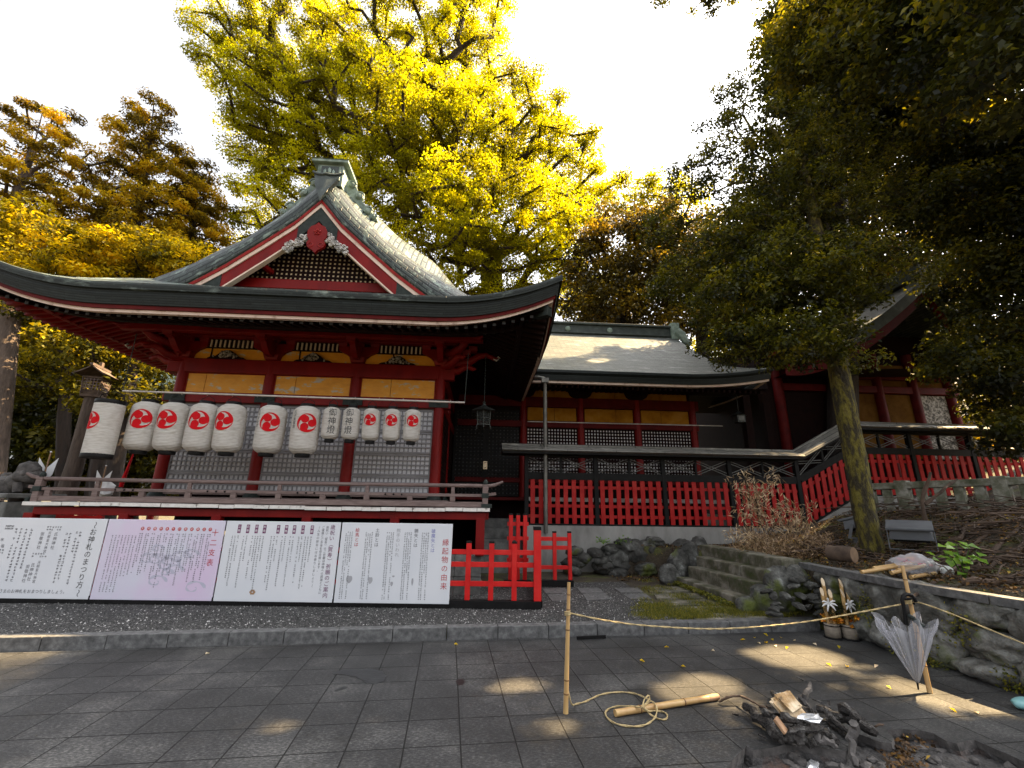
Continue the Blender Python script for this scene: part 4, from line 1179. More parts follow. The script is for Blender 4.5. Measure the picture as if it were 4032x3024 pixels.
# veranda: stone base, posts, beams, planks, railing
mb = MB()
for (z0, z1) in ((.05, .40), (.405, .74)):
    u = -6.3
    while u < 1.0:
        e_ = min(u + random.uniform(.7, 1.1), 1.0); mb.box2((u, -1.16 + random.uniform(-.006, .006), z0), (e_ - .006, -.3, z1)); u = e_
mb.build("stone_base", M["stone"], hallo, bevel=.008)
DV = -1.2
for k in range(6):
    u = .96 - 1.47 * k
    mb = MB(); mb.box2((u - .075, DV - .07, .745), (u + .075, DV + .07, 1.36)); mb.build("veranda_post", M["red"], hallo, bevel=.008)
mb = MB(); mb.box2((-6.35, DV - .055, 1.33), (1.05, DV + .055, 1.455)); mb.box2((1.0, DV + .06, 1.33), (1.1, 4, 1.455)); mb.box2((-6.4, DV + .06, 1.33), (-6.3, 4, 1.455))
mb.build("veranda_beam", M["red"], hallo, bevel=.008)
mp_ = MB(); mw = MB(); u = -6.46
while u < 1.10:
    e_ = min(u + random.uniform(.24, .36), 1.12); dz = random.uniform(-.006, .006); dv = random.uniform(-.012, .012)
    sag = .03 * math.sin((u + 6.4) * .9) * .3
    mp_.box2((u + .002, -1.34 + dv, 1.470 + dz + sag), (e_ - .003, -.05, 1.525 + dz + sag))
    mw.box2((u + .003, -1.352 + dv, 1.470 + dz + sag), (e_ - .004, -1.341 + dv, 1.524 + dz + sag)); mw.box2((u + .003, -1.35 + dv, 1.5255 + dz + sag), (e_ - .004, -1.27 + dv, 1.529 + dz + sag))
    u = e_
deck = mp_.build("veranda_floor", M["wood_grey"], hallo)
mw.build("plank_ends", M["plank_white"], deck, bevel=.003)
mb = MB(); mb.box2((-6.46, -.05, 1.47), (-5.5, 4, 1.52)); mb.box2((.16, -.04, 1.47), (1.12, 4, 1.52)); mb.build("side_floor", M["wood_grey"], hallo)
mb = MB(); mb.box2((UCOL[3] - .3, -.22, 1.53), (.3, .12, 1.655)); mb.build("sill_step", M["wood_grey"], hallo, bevel=.01)
RV = -1.24
def railing():
    r = thing("railing", None, None); r.parent = hallo
    del_ = []
    mb = MB()
    top = [Vector((-6.62, RV, 1.985)), Vector((-6.5, RV, 1.93)), Vector((-6.34, RV, 1.905))] + [Vector((u, RV, 1.905 - .01 * math.sin((u + 6) * .5))) for u in np.linspace(-6.1, .9, 14)] + [Vector((1.05, RV, 1.90)), Vector((1.2, RV, 1.925)), Vector((1.34, RV, 1.985))]
    mb.tube(top, [.02, .03, .034] + [.034] * 15 + [.032, .02], 10); mb.build("top_rail", M["wood_grey"], r)
    mb = MB(); mb.box2((-6.32, RV - .025, 1.715), (1.0, RV + .025, 1.765)); mb.bar((1.0, RV, 1.74), (1.22, RV, 1.775), .05, .05); mb.bar((-6.32, RV, 1.74), (-6.52, RV, 1.775), .05, .05); mb.build("middle_rail", M["wood_grey"], r, bevel=.006)
    mb = MB(); mb.box2((-6.32, RV - .03, 1.545), (1.0, RV + .03, 1.63)); mb.build("base_rail", M["wood_grey"], r, bevel=.006)
    for i, u in enumerate(np.arange(-6.2, .95, .74)):
        mb = MB(); mb.box2((u - .045, RV - .028, 1.632), (u + .045, RV + .028, 1.714))
        if i % 2: mb.box2((u - .03, RV - .022, 1.766), (u + .03, RV + .022, 1.88))
        mb.build("baluster", M["wood_grey"], r, bevel=.004)
    mb = MB()
    for u in np.arange(-5.0, .8, 1.48):
        for x in (-.14, 0, .14): mb.blob((u + x, RV - .03, 1.74), (.018, .014, .018), 1, 0, 1)
    mb.build("studs", M["black"], r)
    for u in (1.03, -6.36):
        mb = MB(); mb.box2((u - .05, RV - .05, 1.53), (u + .05, RV + .05, 1.93)); mb.build("end_post", M["wood_grey"], r, bevel=.008)
        mb = MB(); mb.box2((u - .065, RV - .065, 1.53), (u + .12 * (1 if u > 0 else -1), RV + .065, 1.60)); mb.box2((u - .06, RV - .06, 1.70), (u + .06, RV + .06, 1.78)); mb.blob((u, RV, 1.96), (.045, .045, .06), 3, .05, 2)
        mb.build("post_fitting", M["metal_dark"], r, bevel=.005)
    return r
railing()

# ================================================================== LANTERNS UNDER THE EAVE
rail = thing("lantern_rail", "long pale metal rail hung by wires under the eave, carrying the paper lanterns", "hanging rail", to_world(-2.4, -1.3, 3.41), TH)
mb = MB(); mb.tube([(-3.0, 0, .02), (3.0, 0, -.012)], .018, 8); mb.build("rod", M["pole_white"], rail)
for x in (-3.0, 3.0):
    mb = MB(); mb.tube([(x, 0, 0), (x + (.03 if x > 0 else -.02), 0, 1.10 if x < 0 else .95)], .008, 5); mb.build("wire", M["metal_dark"], rail)
mb = MB()
for x in np.arange(-2.85, 2.9, .43): mb.tube([(x, 0, .03), (x, -.022, .02), (x, -.022, -.01), (x, .0, -.022)], .005, 4)
mb.build("hooks", M["pole_white"], rail)

def tomoe_polys(n=22):
    """three comma shapes in a unit circle"""
    out = []
    for k in range(3):
        a0 = k * 2 * PI / 3
        hc = (.47 * math.cos(a0), .47 * math.sin(a0)); hr = .40
        head = [(hc[0] + hr * math.cos(t), hc[1] + hr * math.sin(t)) for t in np.linspace(0, 2 * PI, 20, endpoint=False)]
        strip = []
        for i in range(n + 1):
            t = i / n; a = a0 + .0 + t * 1.95
            ro = 1.0; ri = .50 + .46 * t ** .8
            strip.append(((ro * math.cos(a), ro * math.sin(a)), (ri * math.cos(a), ri * math.sin(a))))
        cap = []
        for i in range(8):
            t = i / 7; a = a0 - .36 + .36 * t; ro = .80 + .20 * math.sin(t * PI / 2)
            cap.append(((ro * math.cos(a), ro * math.sin(a)), (.5 * math.cos(a), .5 * math.sin(a))))
        out.append((head, cap + strip[1:]))
    return out
TOMOE = tomoe_polys()

def paper_lantern(name, label, group, u, v, ztop, zbot, r, deco, turn, lean=0.0, straight=False):
    h = ztop - zbot
    t = thing(name, label, "paper lantern", to_world(u, v, zbot), TH, group)
    t.rotation_euler = (0, lean, TH)
    if straight: prof = [(r, .07), (r * 1.0, h * .5), (r, h - .07)]
    else:
        prof = []
        for i in range(25):
            s = i / 24; z = s * h
            e_ = max(abs(s - .5) * 2 - .72, 0) / .28
            prof.append((r * (.955 + .045 * math.sin(s * PI)) * (1 - .40 * e_ ** 2.4), z))
    def rad_at(z): return pw(z, [(p[1], p[0]) for p in prof])
    mb = MB(); mb.lathe(prof, seg=32); body = mb.build("paper_shell", M["paper"], t)
    rr = r * 1.005 if straight else r * .52
    for z0, z1 in ((-.055, .015) if not straight else (0, .075), (h - .015, h + .055) if not straight else (h - .075, h)):
        mb = MB(); mb.lathe([(rr * .98, z0), (rr, z0 + .005), (rr, z1 - .005), (rr * .98, z1)], seg=28); mb.build("rim", M["black"], t, bevel=0)
    mb = MB()
    q = rr * .98
    mb.tube([(-q, 0, h + .03), (-q * .9, 0, h + .10), (0, 0, h + .16), (q * .9, 0, h + .10), (q, 0, h + .03)], .006, 5)
    mb.build("handle", M["black"], t)
    def wrap(x, z, off=.004):
        a = -PI / 2 + turn + x / r
        rad = rad_at(z) + off
        return Vector((rad * math.cos(a), rad * math.sin(a), z))
    if deco == "crest":
        cr = r * .70; cz = h * .62
        mb = MB()
        for head, strip in TOMOE:
            c = (sum(p[0] for p in head) / 20, sum(p[1] for p in head) / 20)
            for i in range(20):
                a, b_ = head[i], head[(i + 1) % 20]
                mb.face([wrap(c[0] * cr, cz + c[1] * cr), wrap(a[0] * cr, cz + a[1] * cr), wrap(b_[0] * cr, cz + b_[1] * cr)])
            for (p, q_), (p2, q2) in zip(strip, strip[1:]):
                mb.face([wrap(q_[0] * cr, cz + q_[1] * cr), wrap(p[0] * cr, cz + p[1] * cr, .0045), wrap(p2[0] * cr, cz + p2[1] * cr, .0045), wrap(q2[0] * cr, cz + q2[1] * cr)])
        mb.build("crest", M["crest"], body)
    if deco == "writing":
        mb = MB()
        for i, ch in enumerate("御神燈"):
            cz = h * (.80 - .275 * i); s = h * .27
            add_text(mb, ch, lambda x, y: wrap(x * s * .92, cz + y * s, .004))
        mb.build("lettering", M["ink"], body)
    if deco == "crest" and not straight:
        mb = MB()
        for i, ch in enumerate("氏子崇敬会"):
            cz = h * (.84 - .075 * i); s = h * .075
            add_text(mb, ch, lambda x, y: wrap(-r * .98 + x * s, cz + y * s, .004))
        mb.build("small_lettering", M["ink"], body)
    mb = MB(); mb.tube([(0, 0, h + .155), (0, 0, 3.40 - zbot)], .005, 4); mb.build("hanger", M["black"], t)
    return t

LARGE = [("L1", -4.90, .30, "large paper lantern with red crest, beside the straight one"),
         ("L2", -4.43, .08, "large paper lantern with red crest, before the leftmost red column"),
         ("L3", -3.95, .20, "large paper lantern with red crest turned left, middle of the left group of barrel lanterns"),
         ("L4", -3.46, -.07, "large paper lantern with red crest, right end of the close left group"),
         ("L5", -2.79, .30, "large paper lantern with red crest hanging alone before the second red column"),
         ("L6", -2.18, .45, "large paper lantern with full red crest hanging beside the small lettered lanterns")]
for nm, u, turn, lab in LARGE:
    paper_lantern("paper_lantern", lab, "paper lanterns under the eave", u, -1.3, 3.225, 2.392, .235, "crest", turn, lean=random.uniform(-.03, .03))
for u, turn, lab in ((-1.755, .38, "small paper lantern with black characters, left one of the lettered pair"), (-1.405, .0, "small paper lantern with black characters, right one of the lettered pair before the third column")):
    paper_lantern("paper_lantern", lab, "paper lanterns under the eave", u, -1.3, 3.228, 2.662, .152, "writing", turn)
for u, turn, lab in ((-1.046, .07, "small red crested paper lantern next to the lettered lanterns"), (-.683, .12, "small red crested paper lantern in the middle of the right hand three"), (-.330, .18, "small red crested paper lantern at the right end of the row")):
    paper_lantern("paper_lantern", lab, "paper lanterns under the eave", u, -1.3, 3.225, 2.652, .152, "crest", turn, lean=random.uniform(-.03, .03))
paper_lantern("straight_lantern", "straight white paper lantern with black bands at the left end of the row", None, -5.28, -1.62, 3.18, 2.22, .205, "crest", -.42, straight=True)
paper_lantern("straight_lantern", "straight white paper lantern mostly hidden behind the leftmost barrel lanterns", None, -6.35, 2.6, 3.4, 2.34, .30, "crest", -1.6, straight=True)

# bronze lantern hung from the corner of the eave
p = hall(1045, 905, -.75)
bl = thing("bronze_lantern", "dark bronze hanging lantern with pierced sides under the right eave corner", "hanging lantern", to_world(*p), TH + .5)
mb = MB()
for k in range(6):
    a = k * PI / 3; mb.tube([(.13 * math.cos(a), .13 * math.sin(a), -.12), (.15 * math.cos(a), .15 * math.sin(a), .15)], .012, 5)
for z, r_ in ((-.12, .13), (.15, .15), (.0, .14)):
    mb.tube([(r_ * math.cos(k * PI / 3), r_ * math.sin(k * PI / 3), z) for k in range(7)], .012, 5)
mb.build("frame", M["bronze"], bl)
mb = MB()
for k in range(6):
    a, b_ = k * PI / 3, (k + 1) * PI / 3
    for i in range(4):
        for j in range(5):
            t = (i + .5) / 4; z = -.10 + .23 * (j + .5) / 5; rr = lerp(.13, .148, (z + .12) / .27)
            c = Vector((rr * (math.cos(a) * (1 - t) + math.cos(b_) * t), rr * (math.sin(a) * (1 - t) + math.sin(b_) * t), z))
            tg = Vector((math.cos(b_) - math.cos(a), math.sin(b_) - math.sin(a), 0)).normalized()
            mb.tube([c + tg * (.017 * math.cos(q)) + Vector((0, 0, .024 * math.sin(q))) for q in np.linspace(0, 2 * PI, 8)], .005, 4)
mb.build("pierced_side", M["bronze"], bl)
mb = MB(); mb.lathe([(.26, .15), (.24, .17), (.12, .22), (.04, .27), (.025, .31), (.04, .335), (.001, .36)], seg=6, smooth=False)
mb.build("roof", M["bronze"], bl)
mb = MB(); mb.lathe([(.001, -.18), (.03, -.17), (.10, -.14), (.15, -.13), (.15, -.115)], seg=6, smooth=False)
for k in range(6):
    a = k * PI / 3; mb.tube([(.14 * math.cos(a), .14 * math.sin(a), -.13), (.165 * math.cos(a), .165 * math.sin(a), -.19)], .012, 4)
mb.build("base", M["bronze"], bl)
mb = MB(); mb.tube([(0, 0, .36), (0, 0, 1.32)], .006, 4); mb.build("chain", M["metal_dark"], bl)

# ================================================================== NOTICE BOARDS
BP0, BANG = Vector((-7.4, 6.93, 0)), R(.35)
def bplane(x, y, off=0.0):
    d = ray(x, y); c = Vector((0, 0, CAM_H)); n = Vector((-math.sin(BANG), math.cos(BANG), 0)); p0 = BP0 - n * off
    return c + d * (n.dot(p0 - c) / n.dot(d))
def sx(x): return x / D
BX = Vector((math.cos(BANG), math.sin(BANG), 0)); BN = Vector((math.sin(BANG), -math.cos(BANG), 0))
edges = [(bplane(sx(433), sx(2040)) + bplane(sx(349), sx(2361))) / 2, (bplane(sx(899), sx(2048)) + bplane(sx(831), sx(2370))) / 2,
         (bplane(sx(1348), sx(2059)) + bplane(sx(1309), sx(2376))) / 2, (bplane(sx(1787), sx(2067)) + bplane(sx(1770), sx(2378))) / 2]
zt_b = (bplane(sx(433), sx(2040)).z + bplane(sx(1787), sx(2067)).z) / 2
zb_b = (bplane(sx(349), sx(2361)).z + bplane(sx(1770), sx(2378)).z) / 2
print("boards", [tuple(round(q, 2) for q in e) for e in edges], zt_b, zb_b)
xs_ = [(e - BP0).dot(BX) for e in edges]
W1 = xs_[1] - xs_[0]
spans = [(xs_[0] - W1, xs_[0]), (xs_[0], xs_[1]), (xs_[1], xs_[2]), (xs_[2], xs_[3])]
BH = zt_b - zb_b
def faux_column(mb, X, y0, y1, s, seed, mat=0):
    """a column of tiny illegible characters"""
    g = random.Random(seed); y = y0
    while y > y1:
        if g.random() > .08:
            for k in range(g.randint(2, 3)):
                yy = y - s * (.2 + .55 * g.random()); w_ = s * g.uniform(.4, .85); x0 = X - w_ / 2 + g.uniform(-.1, .1) * s
                mb.face([(x0, 0, yy - s * .07), (x0 + w_, 0, yy - s * .07), (x0 + w_, 0, yy + s * .07), (x0, 0, yy + s * .07)], mat)
            xx = X + g.uniform(-.25, .25) * s
            mb.face([(xx - s * .06, 0, y - s * .82), (xx + s * .06, 0, y - s * .82), (xx + s * .06, 0, y - s * .1), (xx - s * .06, 0, y - s * .1)], mat)
        y -= s
def vtext(mb, txt, X, y0, s, pitch=1.08, mat=0, wide=1.0):
    for i, ch in enumerate(txt):
        if ch == " ": continue
        cy_ = y0 - s * (.5 + pitch * i)
        if ch in "（(〜）)":
            add_text(mb, ch, lambda x, y: Vector((X + y * s * wide, 0, cy_ - x * s)), mat)
        else:
            add_text(mb, ch, lambda x, y: Vector((X + x * s * wide, 0, cy_ + y * s)), mat)
boards = []
labs = ["white notice board with black brush lettering about enshrining amulets, leftmost of the row", "lilac notice board with red zodiac title and a row of twelve red discs",
        "white notice board with plum coloured tabs and a red title about longevity prayers", "white notice board with large red vertical title at the right end of the row"]
for k, (a, b_) in enumerate(spans):
    w_ = b_ - a - .022
    o_ = thing("notice_board", labs[k], "notice board", BP0 + BX * (a + .011) + Vector((0, 0, zb_b)), BANG, "notice boards on the low fence")
    mb = MB(); mb.box2((0, -.012, 0), (w_, .012, BH)); pn = mb.build("panel", M["board_lilac" if k == 1 else "board_white"], o_, bevel=.006)
    boards.append((o_, w_))
    def put(name, mb, mat):
        q = mb.build(name, mat, pn); q.location = (0, -.0145, 0); return q
    H_ = BH; mb = MB()
    if k == 0:
        vtext(mb, "〜お神札のまつり方〜", w_ * .905, H_ * .965, H_ * .092, 1.02); put("title", mb, M["ink"])
        mb = MB()
        for X, y0, y1, sd_ in ((.80, .84, .20, 1), (.77, .84, .58, 2), (.715, .82, .23, 3), (.685, .82, .22, 4), (.38, .87, .36, 5), (.335, .87, .21, 6), (.29, .87, .2, 7), (.25, .87, .5, 8)):
            faux_column(mb, w_ * X, H_ * y0, H_ * y1, .044, sd_)
        for x0, x1, y in ((.50, .63, .885), (.44, .57, .545), (.15, .22, .89), (.06, .2, .585)):
            for q in range(6):
                X = lerp(x0, x1, (q + .5) / 6) * w_; faux_column(mb, X, H_ * y + .02, H_ * y - .02, .036, q + int(x0 * 100))
        for txt, X, y0 in (("氏神神社", .595, .82), ("天照皇大神宮", .54, .83), ("崇敬神社", .48, .82), ("氏神神社", .475, .43), ("崇敬神社", .435, .41), ("天照皇大神宮", .52, .46)):
            vtext(mb, txt, w_ * X, H_ * y0, .048 if len(txt) > 4 else .058)
        for txt, X, y in (("米", .155, .74), ("水", .12, .66), ("塩", .175, .66), ("米", .10, .42), ("酒", .15, .38), ("水", .09, .3)): vtext(mb, txt, w_ * X, H_ * y, .055)
        s = .058
        for i, ch in enumerate("神さまのお神札をおまつりしましょう。"):
            X = w_ * (.80) - s * (17 - i); add_text(mb, ch, lambda x, y: Vector((X + x * s, 0, H_ * .085 + y * s)))
        put("small_lettering", mb, M["grey_ink"])
    if k == 1:
        vtext(mb, "十二支表", w_ * .93, H_ * .885, H_ * .095, 1.32); put("title", mb, M["red_ink"])
        mb = MB(); mg = MB()
        for i in range(12):
            X = w_ * (.30 + .0525 * i + .005); 
            cpts = [(X + .026 * math.cos(t), 0, H_ * .885 + .026 * math.sin(t)) for t in np.linspace(0, 2 * PI, 18, endpoint=False)]
            mb.face(cpts)
            s = .036; add_text(mg, "子丑寅卯辰巳午未申酉戌亥"[11 - i], lambda x, y: Vector((X + x * s, -.0015, H_ * .885 + y * s)))
        put("zodiac_discs", mb, M["red_ink"]); put("disc_lettering", mg, M["white_ink"])
        mb = MB()
        for i in range(12):
            X = w_ * (.30 + .0525 * i + .005); s_ = random.Random(i)
            faux_column(mb, X + .012, H_ * .83, H_ * s_.uniform(.30, .5), .027, i); faux_column(mb, X - .022, H_ * .83, H_ * s_.uniform(.15, .35), .027, i + 40)
        for i in range(8): faux_column(mb, w_ * (.065 + .028 * i), H_ * .80, H_ * (.10 if i < 5 else .3), .024, i + 80)
        put("small_lettering", mb, M["grey_ink"])
        mb = MB()      # faint painted swirls of cloud
        for i in range(11):
            g = random.Random(i + 5); cx, cz, rr = w_ * g.uniform(.35, .85), H_ * g.uniform(.15, .65), g.uniform(.05, .12)
            prev = None
            for q in range(22):
                t = q * .33; r_ = rr * (1 - q / 26); c = Vector((cx + r_ * 1.6 * math.cos(t), .0008, cz + r_ * math.sin(t))); nrm = Vector((math.cos(t), 0, math.sin(t))) * .017 * (1 - q / 30) * (1 + .6 * math.sin(q * 1.3))
                if prev: mb.face([prev[0], c - nrm, c + nrm, prev[1]])
                prev = (c - nrm, c + nrm)
        put("cloud_print", mb, M["cloud_ink"])
    if k == 2:
        vtext(mb, "歳祝い（賀寿）祈願のご案内", w_ * .935, H_ * .965, H_ * .068, 1.04); put("title", mb, M["plum_ink"])
        tabs = [(.755, "還暦"), (.675, "古稀"), (.60, "喜寿"), (.53, "傘寿"), (.46, "半寿"), (.34, "米寿"), (.27, "卒寿"), (.195, "白寿"), (.12, "上寿")]
        mb = MB(); mg = MB()
        for X, t in tabs:
            c = w_ * X; mb.face([(c - .024, 0, H_ * .845), (c + .024, 0, H_ * .845), (c + .024, 0, H_ * .955), (c - .024, 0, H_ * .955)])
            for i, ch in enumerate(t): s = .043; add_text(mg, ch, lambda x, y: Vector((c + x * s, -.0015, H_ * (.926 - .052 * i) + y * s)))
        put("tabs", mb, M["plum_ink"]); put("tab_lettering", mg, M["white_ink"])
        mb = MB()
        vtext(mb, "歳祝い（賀寿）のご祈願は神様への感謝とともに", w_ * .888, H_ * .95, H_ * .037, 1.05); vtext(mb, "ご健康とご多幸を祈念致します。", w_ * .852, H_ * .95, H_ * .037, 1.05); vtext(mb, "〜人生の節目にはお参りしましょう〜", w_ * .815, H_ * .95, H_ * .038, 1.2)
        for i, (X, t) in enumerate(tabs):
            g = random.Random(i + 9)
            faux_column(mb, w_ * X, H_ * .815, H_ * .50, .026, i); faux_column(mb, w_ * (X - .026), H_ * .815, H_ * g.uniform(.10, .3), .026, i + 20)
            if i in (0, 4, 5, 8): faux_column(mb, w_ * (X - .05), H_ * .815, H_ * g.uniform(.1, .3), .026, i + 30)
        put("small_lettering", mb, M["grey_ink"])
        mb = MB()
        for q in range(6):
            t = q * PI / 3; mb.face([(w_ * .32 + .028 * math.cos(t) + .018 * math.cos(j), 0, H_ * .115 + .022 * math.sin(t) + .015 * math.sin(j)) for j in np.linspace(0, 2 * PI, 10, endpoint=False)])
        put("blossom_print", mb, M["raw_wood"])
    if k == 3:
        vtext(mb, "縁起物の由来", w_ * .945, H_ * .80, H_ * .092, 1.18); put("title", mb, M["red_ink"])
        heads = [("破魔矢とは", .83, "blue_ink"), ("鏑矢とは", .675, "grey_ink"), ("熊手のいわれ", .515, "pale_ink"), ("土鈴とは", .325, "grey_ink"), ("絵馬とは", .145, "red_ink")]
        for t, X, mt in heads:
            mb = MB(); vtext(mb, t, w_ * X, H_ * .93, H_ * .058, 1.06); put("heading", mb, M[mt])
        mb = MB()
        for i, (t, X, mt) in enumerate(heads):
            for j in range(4):
                g = random.Random(i * 7 + j); faux_column(mb, w_ * (X - .045 - .018 * j), H_ * .885, H_ * (.06 if j != 1 else g.uniform(.3, .6)), .024, i * 10 + j)
        put("small_lettering", mb, M["grey_ink"])
        mb = MB()
        for cx, cz, rx, rz in ((.115, .29, .045, .05), (.30, .28, .035, .045), (.50, .33, .02, .012), (.49, .24, .02, .03), (.67, .27, .014, .05)):
            mb.face([(w_ * cx + rx * math.cos(j), 0, H_ * cz + rz * math.sin(j) * (1 + .2 * math.sin(3 * j))) for j in np.linspace(0, 2 * PI, 16, endpoint=False)])
        put("charm_print", mb, M["pale_ink"])

# ================================================================== LOW RED FENCES
def low_fence(name, label, p0, p1, n, h, zb, group, end_post=None, posts_at=None, rails=(.28, .60, .81), post_w=.075, beam=True):
    p0 = Vector(p0); p1 = Vector(p1); d = p1 - p0; L = d.length; ang = math.atan2(d.y, d.x)
    t = thing(name, label, "low fence", (p0.x, p0.y, zb), ang, group)
    if beam:
        mb = MB(); mb.box2((-.05, -.06, 0), (L + .05, .06, .11)); mb.build("base_beam", M["black"], t, bevel=.006)
    for f in rails:
        mb = MB(); z = .10 + (h - .1) * f; mb.box2((0, -.018, z - .035), (L, .018, z + .035)); mb.build("rail", M["fence_red"], t, bevel=.004)
    for k in range(n):
        x = L * (k + .5) / n if posts_at is None else posts_at[k]
        mb = MB(); mb.box2((x - post_w / 2, -.036, .112), (x + post_w / 2, .030, h - .03)); po = mb.build("post", M["fence_red"], t, bevel=.004)
        mb = MB(); mb.box2((x - post_w / 2 - .003, -.039, h - .03), (x + post_w / 2 + .003, .033, h)); mb.build("post_cap", M["black"], po, bevel=.006)
    if end_post:
        mb = MB(); mb.box2((L - .055, -.06, .112), (L + .055, .06, h + .17)); po = mb.build("end_post", M["fence_red"], t, bevel=.006)
        mb = MB(); mb.box2((L - .06, -.065, h + .17), (L + .06, .065, h + .22)); mb.build("post_cap", M["black"], po, bevel=.006)
    return t
ZB = .125
fy = lambda x: BP0.y + .05 + (x + 7.4) * math.tan(BANG)
xr = .42
xp0 = xs_[3] + BP0.x
low_fence("low_fence", "long low red fence behind the notice boards with open red posts at its right end", (-8.2, fy(-8.2), 0), (xr, fy(xr), 0), 24, .93, ZB, "low red fences", end_post=True, posts_at=[8.2 + xr - .345 * (24 - k) for k in range(24)])
low_fence("low_fence", "short red fence running back from the tall corner post", (xr + .02, fy(xr) + .12, 0), (xr + .12, 8.8, 0), 7, .93, ZB, "low red fences", rails=(.3, .62, .84))
low_fence("low_fence", "small separate red fence section before the concrete foundation", (.50, 8.86, 0), (1.16, 8.89, 0), 3, .98, .13, "low red fences", posts_at=[.05, .36, .65], rails=(.26, .66, .84), post_w=.07)
low_fence("low_fence", "red fence section half hidden behind the tall corner post", (-.05, 8.80, 0), (.36, 8.83, 0), 3, 1.30, .13, "low red fences", rails=(.3, .62, .84))

# ================================================================== CONNECTING HALL BEHIND THE FENCE
ch = thing("connecting_hall", "low connecting hall with grey shingle roof and golden panels behind the roofed fence", "shrine hall", HO, TH)
CV = 3.5; CE = 1.7; CR = 6.0
C_PTS = [(0, 5.05), (.8, 5.48), (1.6, 5.94), (2.6, 6.60), (3.5, 7.26), (4.3, 7.9)]
UR0, UR1 = 8.15, 8.85
def c_right(a): return lerp(UR1, UR0, smooth(a / 1.7) ** .6)
def c_lift(u, a): return .27 * max(0.0, 1 - (UR1 - u + a) / 2.6) ** 2
def c_left(z):
    lo = 0.0
    for d, zz in S_PTS:
        if zz >= z: lo = d
    return UC + lo - .35
mb = MB(); rows, uvs = [], []
for a in np.linspace(0, 4.3, 30):
    z0 = pw(a, C_PTS); l_ = max(c_left(z0 + .2), -1.5) if a > .5 else 2.0; r_ = c_right(a)
    rows.append([Vector((lerp(l_, r_, s), CE + a, z0 + c_lift(lerp(l_, r_, s), a))) for s in np.linspace(0, 1, 40)])
    uvs.append([(p.x, a * 1.2) for p in rows[-1]])
mb.grid(rows, uvs=uvs)
rb = [[Vector((p.x, 2 * CR - p.y, p.z)) for p in r_[::-1]] for r_ in rows]
mb.grid(rb, uvs=[u_[::-1] for u_ in uvs])
croof = mb.build("roof", M["grey_shingle"], ch)
mb = MB()      # right hand verge and gable under it
rows = [[r_[-1], r_[-1] + Vector((-.05, .04, -.10)), r_[-1] + Vector((-.12, .06, -.16))] for r_ in rows]
mb.grid(rows)
mb.prism([(v, z) for v, z in [(CE + 1.7, 5.2), (2 * CR - CE - 1.7, 5.2), (CR, 7.7)]], .05, (UR0 - .35, 0, 0), ax=(0, 1, 0))
mb.build("verge", M["copper_dark"], croof)
def c_strip(name, prof, mat):
    mb = MB(); rows, uvs = [], []
    for u in np.linspace(2.0, UR1, 60):
        r_ = [Vector((min(u, UR1 - o_ * 1.0), CE + o_, 5.05 + c_lift(u, 0) + dz)) for o_, dz in prof]
        rows.append(r_); uvs.append([(u, abs(dz)) for o_, dz in prof])
    mb.grid(rows, smooth=False, uvs=uvs)
    rows, uvs = [], []
    for v in np.linspace(CE, 5, 30):
        rows.append([Vector((UR1 - o_, v + o_ * (1 if v < CE + .5 else 0), 5.05 + c_lift(UR1, v - CE) + .18 * (v - CE) / 3 + dz)) for o_, dz in prof]); uvs.append([(v, abs(dz)) for o_, dz in prof])
    mb.grid(rows, smooth=False, uvs=uvs)
    mb.build(name, mat, croof)
c_strip("eave_edge", [(0, .0), (-.01, -.07), (.05, -.12), (.07, -.28), (.12, -.285)], M["eave_edge"])
c_strip("eave_trim", [(.10, -.28), (.105, -.34), (.2, -.345)], M["white_trim"])
mb = MB(); mb.face([(2.0, CE + .12, 4.70), (8.75, CE + .12, 4.72), (8.6, 5.5, 5.3), (2.0, 5.5, 5.3)][::-1]); mb.build("soffit", M["dark_timber_shade"], croof)
mb = MB()
for u in np.arange(2.1, 8.7, .15): mb.bar((u, CE + .22, 4.66), (u, 3.6, 4.98), .055, .07)
mb.build("rafters", M["dark_timber_shade"], croof)
mb = MB(); mb.box2((-1.4, CR - .16, 7.72), (8.0, CR + .16, 8.16)); mb.box2((-1.4, CR - .24, 8.161), (8.05, CR + .24, 8.25)); mb.box2((-1.4, CR - .22, 7.80), (8.0, CR - .161, 7.86))
rg = mb.build("ridge", M["copper_dark"], croof, bevel=.015)
mb = MB(); mb.box2((7.95, CR - .3, 7.68), (8.25, CR + .3, 8.34)); mb.tube([(8.15, CR - .3, 8.0), (8.3, CR - .34, 7.85), (8.4, CR - .36, 7.6), (8.55, CR - .36, 7.45), (8.62, CR - .36, 7.52)], [.16, .16, .14, .12, .06], 8)
mb.build("ridge_end", M["copper_green"], rg, bevel=.02)
mb = MB()
for u in (4.0, 5.6): mb.lathe([(.001, 0), (.10, .005), (.11, .03), (.0012, .035)], (0, 0, 0), 16) if False else mb.blob((u, CR - .18, 7.98), (.11, .03, .11), 2, .05, 2)
mb.build("ridge_crest", M["copper_green"], rg)
mb = MB(); mb.box2((-.2, CV + .05, 1.2), (7.3, CV + .14, 5.2)); mb.box2((7.25, CV + .15, 1.2), (7.35, 8.3, 5.2)); mb.box2((.05, CV - .1, 0.1), (7.4, 8.4, 1.75)); mb.build("wall", M["dark_timber_shade"], ch)
CC = [2.13, 3.85, 5.58, 7.31]
for u in CC:
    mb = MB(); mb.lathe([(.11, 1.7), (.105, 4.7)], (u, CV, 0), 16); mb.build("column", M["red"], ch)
mb = MB(); mb.box2((.2, CV - .09, 3.80), (7.45, CV + .04, 3.985)); mb.build("tie_beam", M["dark_red"], ch, bevel=.01)
